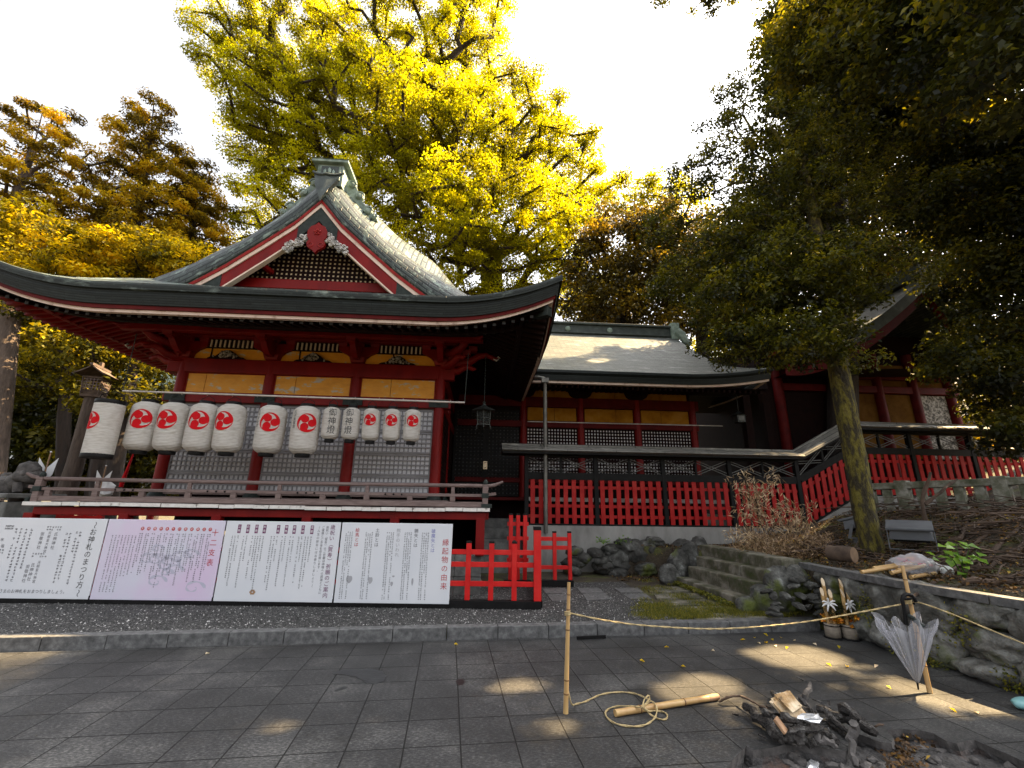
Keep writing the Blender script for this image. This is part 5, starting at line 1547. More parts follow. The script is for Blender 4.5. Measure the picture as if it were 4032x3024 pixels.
mb = MB(); mb.box2((.2, CV - .08, 4.42), (7.5, CV + .04, 4.72)); mb.build("head_beam", M["dark_red"], ch, bevel=.01)
mb = MB(); mb.box2((.2, CV - .06, 2.2), (7.4, CV + .03, 2.33)); mb.box2((.2, CV - .95, 1.70), (7.9, CV - .02, 1.78)); mb.build("floor_beam", M["dark_red"], ch, bevel=.01)
mb = MB(); mb.box2((2.2, CV - .98, 1.69), (7.9, CV - .951, 1.79)); mb.build("plank_ends", M["plank_white"], ch)
for i in range(3):
    u0, u1 = CC[i] + .11, CC[i + 1] - .11; cut = lerp(u0, u1, .55 if i == 0 else .64 if i == 1 else .42)
    for a, b_ in ((u0 + .02, cut - .006), (cut + .006, u1 - .02)):
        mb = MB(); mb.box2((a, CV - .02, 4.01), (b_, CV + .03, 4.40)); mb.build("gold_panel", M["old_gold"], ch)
        mb = MB(); mb.box2((a, CV - .0, 4.73), (b_, CV + .04, 4.98)); mb.build("frieze_panel", M["old_gold"], ch)
    mb = MB(); mb.prism([(-.4, .2), (-.3, .0), (-.16, -.08), (.16, -.08), (.3, .0), (.4, .2)][::-1], .1, (CC[i], CV - .02, 4.78)); mb.build("bracket", M["dark_timber_shade"], ch)
    mb = MB(); mb.box2((u0, CV + .0, 2.35), (u1, CV + .025, 3.79)); mb.build("lattice_backing", M["white_ink"], ch)
    mb = MB(); nx = 17
    for j in range(nx + 1): x = lerp(u0, u1, j / nx); mb.box2((x - .021, CV - .02, 2.34), (x + .021, CV - .002, 3.79))
    for j in range(16): z = lerp(2.36, 3.78, j / 15); mb.box2((u0, CV - .024, z - .021), (u1, CV - .003, z + .021))
    for z in (2.85,): mb.box2((u0, CV - .05, z - .04), (u1, CV - .035, z + .04))
    mb.build("lattice", M["dark_timber_shade"], ch)
for u0, u1, z0, z1 in ((.15, 2.0, 1.85, 4.3),):
    mb = MB(); mb.box2((u0, CV + .02, z0), (u1, CV + .020, z1)); mb.build("lattice_backing", M["grey_lattice"], ch)
    mb = MB()
    for x in np.arange(u0, u1, .105): mb.box2((x - .032, CV - .03, z0), (x + .032, CV + .015, z1))
    for z in np.arange(z0, z1, .105): mb.box2((u0, CV - .034, z - .032), (u1, CV + .010, z + .032))
    mb.box2((.95, CV - .06, z0), (1.08, CV + .0, z1)); mb.build("lattice", M["black"], ch)
mb = MB(); mb.tube([(2.2, CV - .6, 3.86), (7.9, CV - .6, 3.88)], .016, 6); mb.build("rod", M["pole_white"], ch)
mb = MB()
a = hall(1177, 826, 1.45); b_ = hall(1164, 1152, 1.45)
mb.tube([(a.x, 1.45, b_.z), (a.x, 1.45, a.z - .02)], .05, 10); mb.box2((a.x - .09, 1.36, a.z - .02), (a.x + .09, 1.54, a.z + .10)); mb.tube([(a.x, 1.45, a.z + .09), (a.x - .15, 1.5, a.z + .14), (a.x - .35, 1.6, a.z + .16)], .05, 8)
for z in (2.0, 2.9, 3.8): mb.tube([(a.x, 1.45, z), (a.x, 1.45, z + .04)], .057, 10)
mb.build("drainpipe", M["steel"], ch)
# veranda posts and stone steps below
mb = MB()
for k, (v0, z) in enumerate(((1.3, .32), (1.62, .55), (1.94, .78), (2.26, 1.02), (2.58, 1.24))): mb.box2((.85, v0, .05), (1.98, 2.95, z - .0))
st_ = mb.build("stone_steps", M["stone"], None, bevel=.015); st_.location = HO; st_.rotation_euler = (0, 0, TH); tag(st_, "grey stone steps in the dark gap between the hall and the roofed fence", "steps")
nb = thing("yellow_notice", "small cream notice tablet hanging at the left end of the roofed fence", "notice", to_world(*hall(1048, 1005, 1.45)), TH)
mb = MB(); mb.box((0, 0, 0), (.095, .02, .19)); pn = mb.build("tablet", M["cream"], nb, bevel=.004)
mb = MB()
for z in (.06, -.06): mb.tube([(-.03, -.014, z + .01), (-.01, -.014, z - .01), (.01, -.014, z + .012), (.03, -.014, z)], .005, 4)
mb.build("lettering", M["ink"], pn)

# ================================================================== ROOFED FENCE
FV = 1.64
rf = thing("roofed_fence", "black framed roofed fence with red pickets and crossed lattice above a concrete footing", "roofed fence", HO, TH)
uP = [hall(x / D, 2060 / D, FV).x for x in (2072, 2352, 2622, 2893)]
sp = (uP[3] - uP[0]) / 3
uP = [uP[0] + sp * k for k in range(4)]; UCOR = hall(1737, 1130, FV).x
uP = uP + [UCOR]
RISE = .80; URE = UCOR + 1.55
def fz(u):                    # extra height of the fence along its run
    return RISE * max(0.0, min(1.0, (u - UCOR) / (URE - UCOR)))
print("fence", [round(q, 2) for q in uP], UCOR)
posts = uP + [URE] + [URE + sp * k for k in range(1, 6)]
Z_ = dict(foot=1.13, pick0=1.17, pick1=2.20, r1=2.20, r2=2.37, lat=2.74, beam=2.80, lip=2.86, top=3.03)
mb = MB()
mb.box2((uP[0] - .08, FV - .10, .05), (UCOR, FV + .10, Z_["foot"]))
mb.prism([(UCOR, .3), (URE, .3), (URE, Z_["foot"] + RISE), (UCOR, Z_["foot"])][::-1], .2, (0, FV + .10, 0)) if False else None
mb.face([(UCOR, FV - .10, .3), (URE, FV - .10, .3), (URE, FV - .10, Z_["foot"] + RISE), (UCOR, FV - .10, Z_["foot"])]); mb.face([(UCOR, FV - .10, Z_["foot"]), (URE, FV - .10, Z_["foot"] + RISE), (URE, FV + .1, Z_["foot"] + RISE), (UCOR, FV + .1, Z_["foot"])])
mb.box2((URE + .001, FV - .10, .3), (posts[-1], FV + .10, Z_["foot"] + RISE))
mb.build("footing", M["concrete"], rf)
for u in posts:
    z = fz(u); mb = MB(); mb.box2((u - .05, FV - .06, Z_["foot"] + z), (u + .05, FV + .06, Z_["beam"] + z)); mb.build("post", M["black"], rf, bevel=.006)
for a, b_ in zip(posts, posts[1:]):
    za, zb2 = fz(a), fz(b_); dz = (zb2 - za) / (b_ - a)
    mb = MB()
    for z0, z1, th in ((Z_["foot"] + .002, Z_["pick0"], .12), (Z_["r1"], Z_["r2"], .10), (Z_["lat"], Z_["beam"], .11)):
        c = (z0 + z1) / 2; mb = MB(); mb.bar((a + .05, FV, c + za + dz * .05), (b_ - .05, FV, c + zb2 - dz * .05), th, z1 - z0); mb.build("rail", M["black"], rf)
    mb = MB(); n = max(6, round((b_ - a) / .205))
    for k in range(n):
        u = lerp(a + .05, b_ - .05, (k + .5) / n); z = fz(u); mb.box2((u - .053, FV - .035, Z_["pick0"] + z), (u + .053, FV - .01, Z_["pick1"] + z - .0))
    for z0 in (1.34, 1.58, 2.02):
        mb.bar((a + .05, FV + .006, z0 + za + dz * .05), (b_ - .05, FV + .006, z0 + zb2 - dz * .05), .03, .07)
    mb.build("picket_panel", M["picket_red"], rf)
    mb = MB(); mid = (a + b_) / 2; mb.bar((mid, FV, Z_["r2"] + fz(mid)), (mid, FV, Z_["lat"] + fz(mid)), .05, .05, up=(0, 1, 0)); mb.build("lattice_post", M["black"], rf)
    mb = MB()
    for h0, h1 in ((a + .05, mid - .025), (mid + .025, b_ - .05)):
        for o_ in (-.03, .03):
            mb.bar((h0, FV - .012, Z_["r2"] + .03 + o_ + fz(h0)), (h1, FV - .012, Z_["lat"] - .03 + o_ + fz(h1)), .016, .018)
            mb.bar((h0, FV + .012, Z_["lat"] - .03 + o_ + fz(h0)), (h1, FV + .012, Z_["r2"] + .03 + o_ + fz(h1)), .016, .018)
    mb.build("crossed_lattice", M["stone"], rf)
mb = MB(); rows, uvs = [], []
for u in [uP[0] - .62, uP[0] - .3] + posts:
    z = fz(u); r_ = [(-.42, -.0), (-.40, .035), (-.22, .10), (-.03, .15), (-.03, .20), (.03, .20), (.03, .15), (.22, .10), (.40, .035), (.42, 0), (.36, -.03), (-.36, -.03)]
    rows.append([Vector((u, FV + x, Z_["lip"] + zz + z)) for x, zz in r_]); uvs.append([(u, i * .12) for i in range(len(r_))])
mb.grid(rows, smooth=False, closed_u=True, uvs=uvs); mb.face(rows[0][::-1]); mb.face(rows[-1])
mb.build("coping_roof", M["coping_shingle"], rf)
mb = MB()
for u0, u1 in zip([uP[0] - .6] + posts, posts): mb.bar((u0, FV - .33, Z_["lip"] - .05 + fz(u0)), (u1, FV - .33, Z_["lip"] - .05 + fz(u1)), .04, .045); mb.bar((u0, FV, Z_["lip"] - .05 + fz(u0)), (u1, FV, Z_["lip"] - .05 + fz(u1)), .5, .05)
mb.build("coping_board", M["black"], rf)

# ================================================================== MAIN SANCTUARY
sa = thing("main_sanctuary", "dark main sanctuary with ochre wall panels and curved gable roof behind the leafy tree", "shrine hall", HO, TH)
SV = 3.6
uA, uB, uC_, uD = (hall(x, 900, SV).x for x in (1840, 1908, 1985, 2062))
zt_, zb_ = hall(1940, 850, SV).z, hall(1940, 935, SV).z
mb = MB(); mb.box2((uA - 2.6, SV + .05, .8), (uD + .2, 9, zt_ + 2.0)); mb.build("wall", M["dark_timber_shade"], sa)
for u in (uA - 2.3, uA, uB, uC_, uD):
    mb = MB(); mb.lathe([(.15, .9), (.15, zt_ + 1.3)], (u, SV, 0), 16); mb.build("column", M["dark_red"], sa)
for a, b_ in ((uA, uB), (uB, uC_), (uC_, uD)):
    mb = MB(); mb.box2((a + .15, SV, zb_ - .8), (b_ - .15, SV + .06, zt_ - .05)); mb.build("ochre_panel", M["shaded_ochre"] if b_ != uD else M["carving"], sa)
    for z0, z1 in ((zt_ + .22, zt_ + .42), (zt_ + .68, zt_ + .95)):
        mb = MB(); mb.box2((a + .15, SV, z0), (b_ - .15, SV + .06, z1)); mb.build("upper_panel", M["shaded_ochre"], sa)
for z0, z1 in ((zt_ - .03, zt_ + .2), (zt_ + .44, zt_ + .66)):
    mb = MB(); mb.box2((uA - 2.4, SV - .1, z0), (uD + .3, SV + .04, z1)); mb.build("beam", M["dark_red"], sa, bevel=.02)
GU = hall(1985, 600, 2.6); ga = GU.x; gz = GU.z
LU = hall(1690, 775, 2.6); RU = hall(2150, 775, 2.6)
mb = MB(); rows, uvs = [], []
def s_roof(s):      # outline of the curved gable roof, s from -1 (left eave) to 1
    if s < 0: u = lerp(ga, LU.x, -s); z = LU.z + (gz - LU.z) * (1 + s) ** 1.55
    else: u = lerp(ga, RU.x, s); z = RU.z + (gz - RU.z) * (1 - s) ** 1.35
    return u, z
run = 0; pr_ = None
for s in np.linspace(-1, 1, 45):
    u, z = s_roof(s)
    if pr_: run += math.hypot(u - pr_[0], z - pr_[1])
    pr_ = (u, z)
    rows.append([Vector((u, v, z + .25 * max(0, 1 - abs(v - 2.6) / 3) * abs(s) ** 3)) for v in np.linspace(2.3, 11, 24)]); uvs.append([(v, run) for v in np.linspace(2.3, 11, 24)])
mb.grid(rows, uvs=uvs); sroof = mb.build("roof", M["grey_shingle"], sa)
mb = MB()
mb.grid([[r_[0], r_[0] + Vector((0, .03, -.38)), r_[0] + Vector((0, .5, -.42))] for r_ in rows], smooth=False); mb.build("verge", M["copper_dark"], sroof)
mb = MB(); mb.grid([[r_[0] + Vector((0, .25, -.40)), r_[0] + Vector((0, .25, -.75)), r_[0] + Vector((0, .34, -.75))] for r_ in rows], smooth=False); mb.build("bargeboard", M["dark_red"], sroof)
mb = MB(); mb.box2((ga - .3, 2.3, gz - .1), (ga + .3, 10, gz + .4)); mb.build("ridge", M["copper_dark"], sroof, bevel=.02)
mb = MB(); mb.face([(LU.x + .3, 2.5, LU.z - .35), (RU.x - .3, 2.5, RU.z - .35), (RU.x - .3, 9, RU.z - .2), (LU.x + .3, 9, LU.z - .2)][::-1]); mb.build("soffit", M["dark_timber_shade"], sroof)
# passage between the two halls
pc = thing("passage_posts", "dark passage frame between connecting hall and main sanctuary", "passage", to_world(9.4, 3.2, .8), TH)
for x, y in ((-.55, 0), (.35, .4), (.95, 1.2), (-1.3, 3.2)):
    mb = MB(); mb.box2((x - .11, y - .11, 0), (x + .11, y + .11, 4.3)); mb.build("post", M["dark_timber_shade"], pc)
mb = MB(); mb.box2((-2.0, .6, 4.301), (1.7, 3.6, 4.5)); mb.build("canopy", M["dark_timber_shade"], pc)
p = hall(1597, 905, 2.4)
hl = thing("passage_lantern", "small dark lantern with a pale pierced window in the passage between the halls", "hanging lantern", to_world(*p), TH)
mb = MB(); mb.box((0, 0, 0), (.22, .22, .20)); mb.lathe([(.24, .10), (.05, .2), (.001, .24)], seg=4); mb.tube([(0, 0, .22), (0, 0, .8)], .01, 4); mb.build("housing", M["bronze"], hl)
mb = MB(); mb.box((0, -.115, 0), (.15, .01, .13)); mb.build("window", M["stone"], hl)

# ================================================================== STONE STEPS, RETAINING WALL, BOULDERS
so = thing("stone_stairway", "mossy stone steps of four rough treads climbing to the right from the slab path", "steps", (3.4, 7.3, .12), 0)
ST = [(.27, (3.27, 9.25), (3.50, 7.32)), (.48, (3.50, 9.2), (3.78, 7.28)), (.66, (3.72, 9.3), (3.98, 7.22)), (.845, (3.92, 9.6), (4.18, 7.15))]
for i, (z, a, b_) in enumerate(ST):
    mb = MB(); n = 3; P0, P1 = Vector((*a, 0)), Vector((*b_, 0)); d = (P1 - P0); nx_ = Vector((-d.y, d.x, 0)).normalized()
    if nx_.x < 0: nx_ = -nx_
    for k in range(n):
        q0, q1 = P0 + d * (k / n + .004), P0 + d * ((k + 1) / n - .004); zz = z + random.uniform(-.008, .008)
        rows = []
        m1 = (q0 + q1) / 2 + nx_ * .18 - Vector((3.4, 7.3, .12)); 
        mb.box(m1 + Vector((0, 0, zz - .16)), ((q1 - q0).length, .36, .32), rot=Matrix.Rotation(math.atan2(d.y, d.x) + random.uniform(-.01, .01), 3, 'Z'))
    mb.build("tread", M["step_stone"], so, bevel=.022, bseg=3)
mb = MB()
for q in ((3.55, 7.08, .18, .17, .15, .14), (3.80, 7.06, .28, .20, .15, .22), (4.06, 7.04, .42, .22, .18, .32), (4.22, 6.98, .56, .2, .16, .2), (3.20, 9.4, .25, .2, .2, .22), (3.45, 9.55, .4, .22, .2, .3), (3.75, 9.7, .5, .25, .22, .36)):
    mb = MB(); mb.blob((q[0] - 3.4, q[1] - 7.3, q[2] - .12), (q[3], q[4], q[5]), q[0] * 3, .28, 4, rough=.11); mb.build("flanking_boulder", M["boulder"], so)

def wall_x(y): return pw(y, [(1.5, 5.9), (2.2, 5.6), (3.5, 5.08), (4.5, 4.74), (5.3, 4.56), (6.3, 4.44), (7.2, 4.44)])
rw = thing("retaining_wall", "mossy boulder retaining wall with a granite coping along the right of the pavement", "stone wall", (4.5, 5.5, 0), 0)
g = random.Random(5)
mb = MB()
y = 6.90; k = 0
while y > 1.6:
    w0 = g.uniform(.34, .62); yc = y - w0 / 2
    nrow = g.choice([2, 2, 3]); hs_ = [g.uniform(.8, 1.3) for _ in range(nrow)]; tot = sum(hs_); z = -.02
    for h in hs_:
        hh = h / tot * .78
        x = wall_x(yc) + .16
        mb.blob((x - 4.5, yc - 5.5 + g.uniform(-.05, .05), z + hh / 2), (.20 + g.uniform(-.03, .05), w0 * .58, hh * .60), k, .30, 4, freq=1.1, rough=.10); k += 1
        z += hh
    y -= w0 * .92
mb.build("boulder_face", M["wall_boulder"], rw)
mb = MB(); rows = []
for y in np.arange(7.1, 1.5, -.15): x = wall_x(y) + .30; rows.append([Vector((x - 4.5, y - 5.5, 0)), Vector((x - 4.5, y - 5.5, .76))])
mb.grid(rows); mb.build("wall_core", M["soil"], rw)
ys_ = list(np.arange(7.15, 1.5, -.62))
mb = MB()
for a, b_ in zip(ys_, ys_[1:]):
    p, q = Vector((wall_x(a) + .07 - 4.5, a - 5.5, .765)), Vector((wall_x(b_) + .07 - 4.5, b_ - 5.5, .765)); d = (q - p).normalized() * .004
    mb.bar(p + d, q - d, .16, .085)
mb.build("coping_stone", M["granite"], rw, bevel=.006)

bw = thing("boulder_wall", "low wall of dark rounded boulders below the concrete footing", "stone wall", (2.9, 10.6, .1), 0)
mb = MB(); g = random.Random(8)
for px in ((1330, 1215, 60, 46), (1372, 1195, 44, 40), (1410, 1190, 46, 38), (1440, 1215, 46, 40), (1478, 1200, 50, 50), (1395, 1232, 36, 26), (1350, 1180, 40, 26), (1510, 1180, 26, 30), (1530, 1200, 30, 26), (1300, 1225, 32, 20), (1465, 1240, 34, 20), (1318, 1190, 30, 22), (1415, 1170, 30, 16), (1505, 1225, 26, 24), (1335, 1240, 34, 16)):
    c = at_y(px[0], px[1], 10.72 - (.25 if px[1] > 1220 else 0)); s = D * 10.9 / F_PX * 1.02
    mb.blob(c - Vector((2.9, 10.6, .1)), (px[2] / 2 * s * 1.1, .25, px[3] / 2 * s * 1.12), px[0], .30, 4, freq=1.2, rough=.12)
mb.build("boulder_face", M["boulder"], bw)
# stones of the tumbled pile at the foot of the wall
g = random.Random(21)
pile = []
for k in range(26):
    x, y = g.uniform(1655, 1775), g.uniform(1245, 1332)
    if y < 1275 and (x < 1690 or x > 1760): continue
    pile.append((x, y))
for k, (x, y) in enumerate(sorted(pile, key=lambda q: -q[1])):
    Yd = 6.47 + (1332 - y) / 90 * .33
    c = at_y(x, y, Yd)
    o_ = thing("rubble_stone", "broken flat stone in the tumbled heap beside the mossy steps", "stone", c, g.uniform(0, 3), "broken stones heaped beside the steps")
    mb = MB(); mb.blob((0, 0, 0), (g.uniform(.07, .14), g.uniform(.06, .1), g.uniform(.03, .06)), k, .35, 1, rot=Euler((g.uniform(-.4, .4), g.uniform(-.4, .4), 0)).to_matrix(), smooth=False)
    mb.build("stone", M["rubble"], o_, bevel=.008)
for k, (x, y) in enumerate(((1240, 1190), (1262, 1205), (1285, 1195), (1240, 1215), (1300, 1212), (1235, 1232))):
    c = at_y(x, y, 10.4)
    o_ = thing("garden_stone", "dark mossy stone lying behind the small red fence section", "stone", c, k, "mossy stones behind the small red fence")
    mb = MB(); mb.blob((0, 0, 0), (.2 + .03 * k, .15, .12), k + 50, .3, 2); mb.build("stone", M["boulder"], o_)

# stone rail fence on the raised yard
tg = thing("stone_rail_fence", "lichen covered stone post and rail fence on the raised yard behind the trunk", "stone fence", (7.3, 9.5, 0), 0)
T0, T1 = Vector((7.55, 9.55, 2.06)), Vector((9.15, 6.3, 2.12))
dT = T1 - T0; LT = dT.length; aT = math.atan2(dT.y, dT.x); o0 = Vector((7.3, 9.5, 0))
RZ = Matrix.Rotation(aT, 3, 'Z')
mb = MB(); mb.bar(T0 - o0, T1 - o0, .17, .13); mb.build("top_rail", M["lichen_stone"], tg, bevel=.015)
for k in range(13):
    c = T0 + dT * ((k + .5) / 13) - o0; big = k % 5 == 2
    mb = MB(); h = .92 if big else .72; mb.box((c.x, c.y, c.z - .065 - h / 2 + (.16 if big else -.002)), (.2 if big else .14, .2 if big else .12, h), rot=RZ)
    if big: mb.box((c.x, c.y, c.z + .05), (.19, .19, .06), rot=RZ, taper=.6)
    mb.build("post", M["lichen_stone"], tg, bevel=.012)
mb = MB(); mb.bar(T0 - o0 - Vector((0, 0, .72)), T1 - o0 - Vector((0, 0, .72)), .24, .12); mb.build("base_stone", M["lichen_stone"], tg, bevel=.015)

# ================================================================== SMALL THINGS IN THE YARD
def bamboo(mb, mbn, p, q, r, nodes, seg=12, r1=None):
    p, q = Vector(p), Vector(q); r1 = r1 or r; rows = []
    ts_ = sorted(set([0, 1] + nodes)); path, rad = [], []
    for a, b_ in zip(ts_, ts_[1:]):
        for t in (a + .01 * (a > 0), (a + b_) / 2, b_ - .01 * (b_ < 1)):
            path.append(p.lerp(q, t)); rad.append(lerp(r, r1, t) * (.97 if t == (a + b_) / 2 else 1.0))
    mb.tube(path, rad, seg)
    d = (q - p).normalized()
    for t in nodes:
        c = p.lerp(q, t); rr = lerp(r, r1, t); mbn.tube([c - d * .006, c - d * .002, c + d * .003, c + d * .006], [rr * 1.02, rr * 1.14, rr * 1.14, rr * 1.02], seg)

B1 = at_z(1222, 1541); B1t = at_y(1229, 1258, B1.y + .03)
s1 = thing("bamboo_stake", "upright bamboo stake standing on the paving before the gravel bed", "bamboo stake", B1, 0, "bamboo stakes holding the straw rope")
a_, n2 = MB(), MB(); bamboo(a_, n2, (0, 0, 0), B1t - B1, .021, [.14, .24, .62, .78, .9], r1=.014); a_.build("culm", M["bamboo"], s1); n2.build("joints", M["node"], s1)
B2 = at_z(2009, 1497); B2t = at_y(1949, 1222, B2.y + .12)
s2 = thing("bamboo_stake", "leaning bamboo stake with the clear umbrella hooked on it", "bamboo stake", B2, 0, "bamboo stakes holding the straw rope")
a_, n2 = MB(), MB(); bamboo(a_, n2, (0, 0, 0), B2t - B2, .021, [.2, .45, .7, .88], r1=.016); a_.build("culm", M["bamboo"], s2); n2.build("joints", M["node"], s2)
def twist_rope(mb, path, r, seg=7):
    # resample and twist two strands
    P = [Vector(p) for p in path]; out = []
    for i in range(len(P) - 1):
        p0, p1, p2, p3 = P[max(i - 1, 0)], P[i], P[i + 1], P[min(i + 2, len(P) - 1)]
        n = max(2, int((p2 - p1).length / .03))
        for k in range(n):
            t = k / n; out.append(.5 * ((2 * p1) + (-p0 + p2) * t + (2 * p0 - 5 * p1 + 4 * p2 - p3) * t * t + (-p0 + 3 * p1 - 3 * p2 + p3) * t ** 3))
    out.append(P[-1])
    for ph in (0, PI):
        Q = []
        for i, p in enumerate(out):
            d = (out[min(i + 1, len(out) - 1)] - out[max(i - 1, 0)]).normalized(); u = d.orthogonal().normalized() if abs(d.z) > .9 else Vector((0, 0, 1)).cross(d).normalized(); v = d.cross(u)
            Q.append(p + (u * math.cos(i * .9 + ph) + v * math.sin(i * .9 + ph)) * r * .5)
        mb.tube(Q, r * .62, 5)
ta = at_y(1226, 1328, B1.y + .02); tb = at_y(1962, 1303, B2.y + .06)
pts = [ta]
for x, y in ((1233, 1325), (1290, 1337), (1370, 1349), (1483, 1357), (1565, 1358), (1660, 1352), (1755, 1341), (1860, 1322)):
    pts.append(at_y(x, y, lerp(ta.y, tb.y, (x - 1226) / (1962 - 1226))))
pts.append(tb)
for x, y, Y in ((1990, 1303, 4.5), (2060, 1328, 4.35), (2130, 1357, 4.2), (2230, 1398, 4.0)): pts.append(at_y(x, y, Y))
rp = thing("straw_rope", "thin straw rope strung between the two bamboo stakes and on to the right", "rope", ta, 0)
mb = MB(); twist_rope(mb, [p - ta for p in pts], .007); 
for c, r_ in ((ta, .021), (tb, .026)):
    for z in (-.012, 0, .012): mb.tube([c - ta + Vector((r_ * math.cos(t), r_ * math.sin(t), z + .003 * t)) for t in np.linspace(0, 2 * PI, 14)], .006, 5)
mb.build("strands", M["rope"], rp)
mb = MB(); mb.tube([tb - ta + Vector((.04 * math.cos(t) + .01, .03 * math.sin(t), .01 + .008 * t)) for t in np.linspace(-1, 7.5, 26)], .012, 6); mb.build("dark_tie", M["black"], rp)
zz = lambda X, Y: ((1800 + X * .7233) / D, (2300 + Y * .7233) / D)
gp = [B1 + Vector((.02, .0, .16)), B1 + Vector((.05, .01, .06))]
for X, Y, h in ((650, 652, .012), (700, 638, .01), (780, 602, .01), (870, 588, .01), (960, 594, .01), (1025, 618, .03), (1075, 650, .055), (1088, 690, .03), (1070, 735, .012), (1010, 770, .01), (920, 772, .01), (845, 750, .01), (808, 710, .01), (820, 682, .01), (870, 665, .01), (950, 665, .05), (1010, 672, .06)):
    gp.append(at_z(*zz(X, Y), h))
rc = thing("rope_coil", "loose loop of straw rope lying on the paving around the bamboo pole", "rope", B1 + Vector((.6, 0, .01)), 0)
mb = MB(); twist_rope(mb, [p - rc.location for p in gp], .007)
lp = [at_z(*zz(X, Y), h) for X, Y, h in ((1010, 672, .07), (1018, 630, .10), (1040, 606, .12), (1048, 620, .10), (1020, 662, .07), (1040, 690, .05), (1090, 690, .012), (1135, 700, .01), (1145, 725, .01), (1120, 738, .01), (1070, 722, .01), (1030, 690, .04), (1005, 668, .065), (1030, 650, .08), (1050, 640, .07))]
twist_rope(mb, [p - rc.location for p in lp], .0065); mb.build("strands", M["rope"], rc)
pa, pb = at_z(*zz(860, 702), .028), at_z(*zz(1420, 612), .028)
lpole = thing("bamboo_pole", "short bamboo pole lying on the paving with a charred brown right end", "bamboo pole", pa, 0)
a_, n2 = MB(), MB(); bamboo(a_, n2, (0, 0, 0), (pb - pa) * .9, .026, [.25, .72], r1=.024); a_.build("culm", M["bamboo"], lpole); n2.build("joints", M["node"], lpole)
mb = MB(); mb.tube([(pb - pa) * .895, (pb - pa) * .95, pb - pa], [.0245, .0265, .023], 12); mb.build("burnt_end", M["raw_wood"], lpole)

# umbrella
UY = 4.47
tip = at_y(3616 / D, 2715 / D, UY + .03); ap = at_y(3613 / D, 2688 / D, UY + .02); rim = at_y(3566 / D, 2440 / D, UY)
um = thing("vinyl_umbrella", "clear vinyl umbrella hanging half folded upside down from the leaning stake", "umbrella", tip, 0)
ax_ = (rim - ap).normalized(); e1 = Vector((1, 0, 0)); e1 = (e1 - ax_ * e1.dot(ax_)).normalized(); e2 = ax_.cross(e1); HL = (rim - ap).length
mb = MB(); rows = []
for i in range(15):
    t = i / 14; r_ = []
    for k in range(96):
        a = k * 2 * PI / 96
        pl = 1 + (.22 * math.cos(8 * a + .6) + .10 * math.cos(19 * a)) * t ** .7
        rad = (.012 + .225 * t ** .9) * pl
        hgt = HL * t + (.05 * math.cos(8 * a + .6) - .03) * t ** 3 + .03 * math.sin(3 * a) * t ** 3
        rad *= 1 + .30 * t * noise.noise(Vector((math.cos(a) * 2.2, math.sin(a) * 2.2, t * 3.0)))
        r_.append(ap - tip + ax_ * hgt + e1 * rad * math.cos(a) * 1.0 + e2 * rad * math.sin(a) * .55)
    rows.append(r_)
mb.grid(rows, closed_u=True); mb.build("canopy", M["vinyl"], um)
hk = at_y(3567 / D, 2450 / D, UY)
mb = MB(); mb.tube([ap - tip, hk - tip], .006, 6); mb.build("shaft", M["steel"], um)
mb = MB(); mb.tube([Vector((0, 0, 0)), ap - tip + ax_ * .02], [.006, .009], 8); mb.build("ferrule", M["black"], um)
hx = [(3567, 2460), (3564, 2420), (3558, 2385), (3552, 2362), (3556, 2347), (3570, 2339), (3588, 2343), (3600, 2356), (3606, 2370)]
mb = MB(); mb.tube([at_y(x / D, y / D, UY + .02 * (i > 4)) - tip for i, (x, y) in enumerate(hx)], [.016] * 9, 8); mb.build("handle", M["black"], um)
mb = MB()
for k in range(8):
    a = k * PI / 4 - .07; mb.tube([ap - tip + ax_ * HL * t + (e1 * math.cos(a) + e2 * math.sin(a) * .55) * (.012 + .21 * t) for t in (.0, .5, .97)], .003, 4)
mb.build("ribs", M["stone"], um)
mb = MB()
for k in range(7): mb.blob(hk - tip + Vector((.02 + .01 * k, -.04 - .005 * k, .06 - .012 * k)), (.028, .02, .02), k, .3, 1)
mb.build("dark_strap", M["metal_dark"], um)

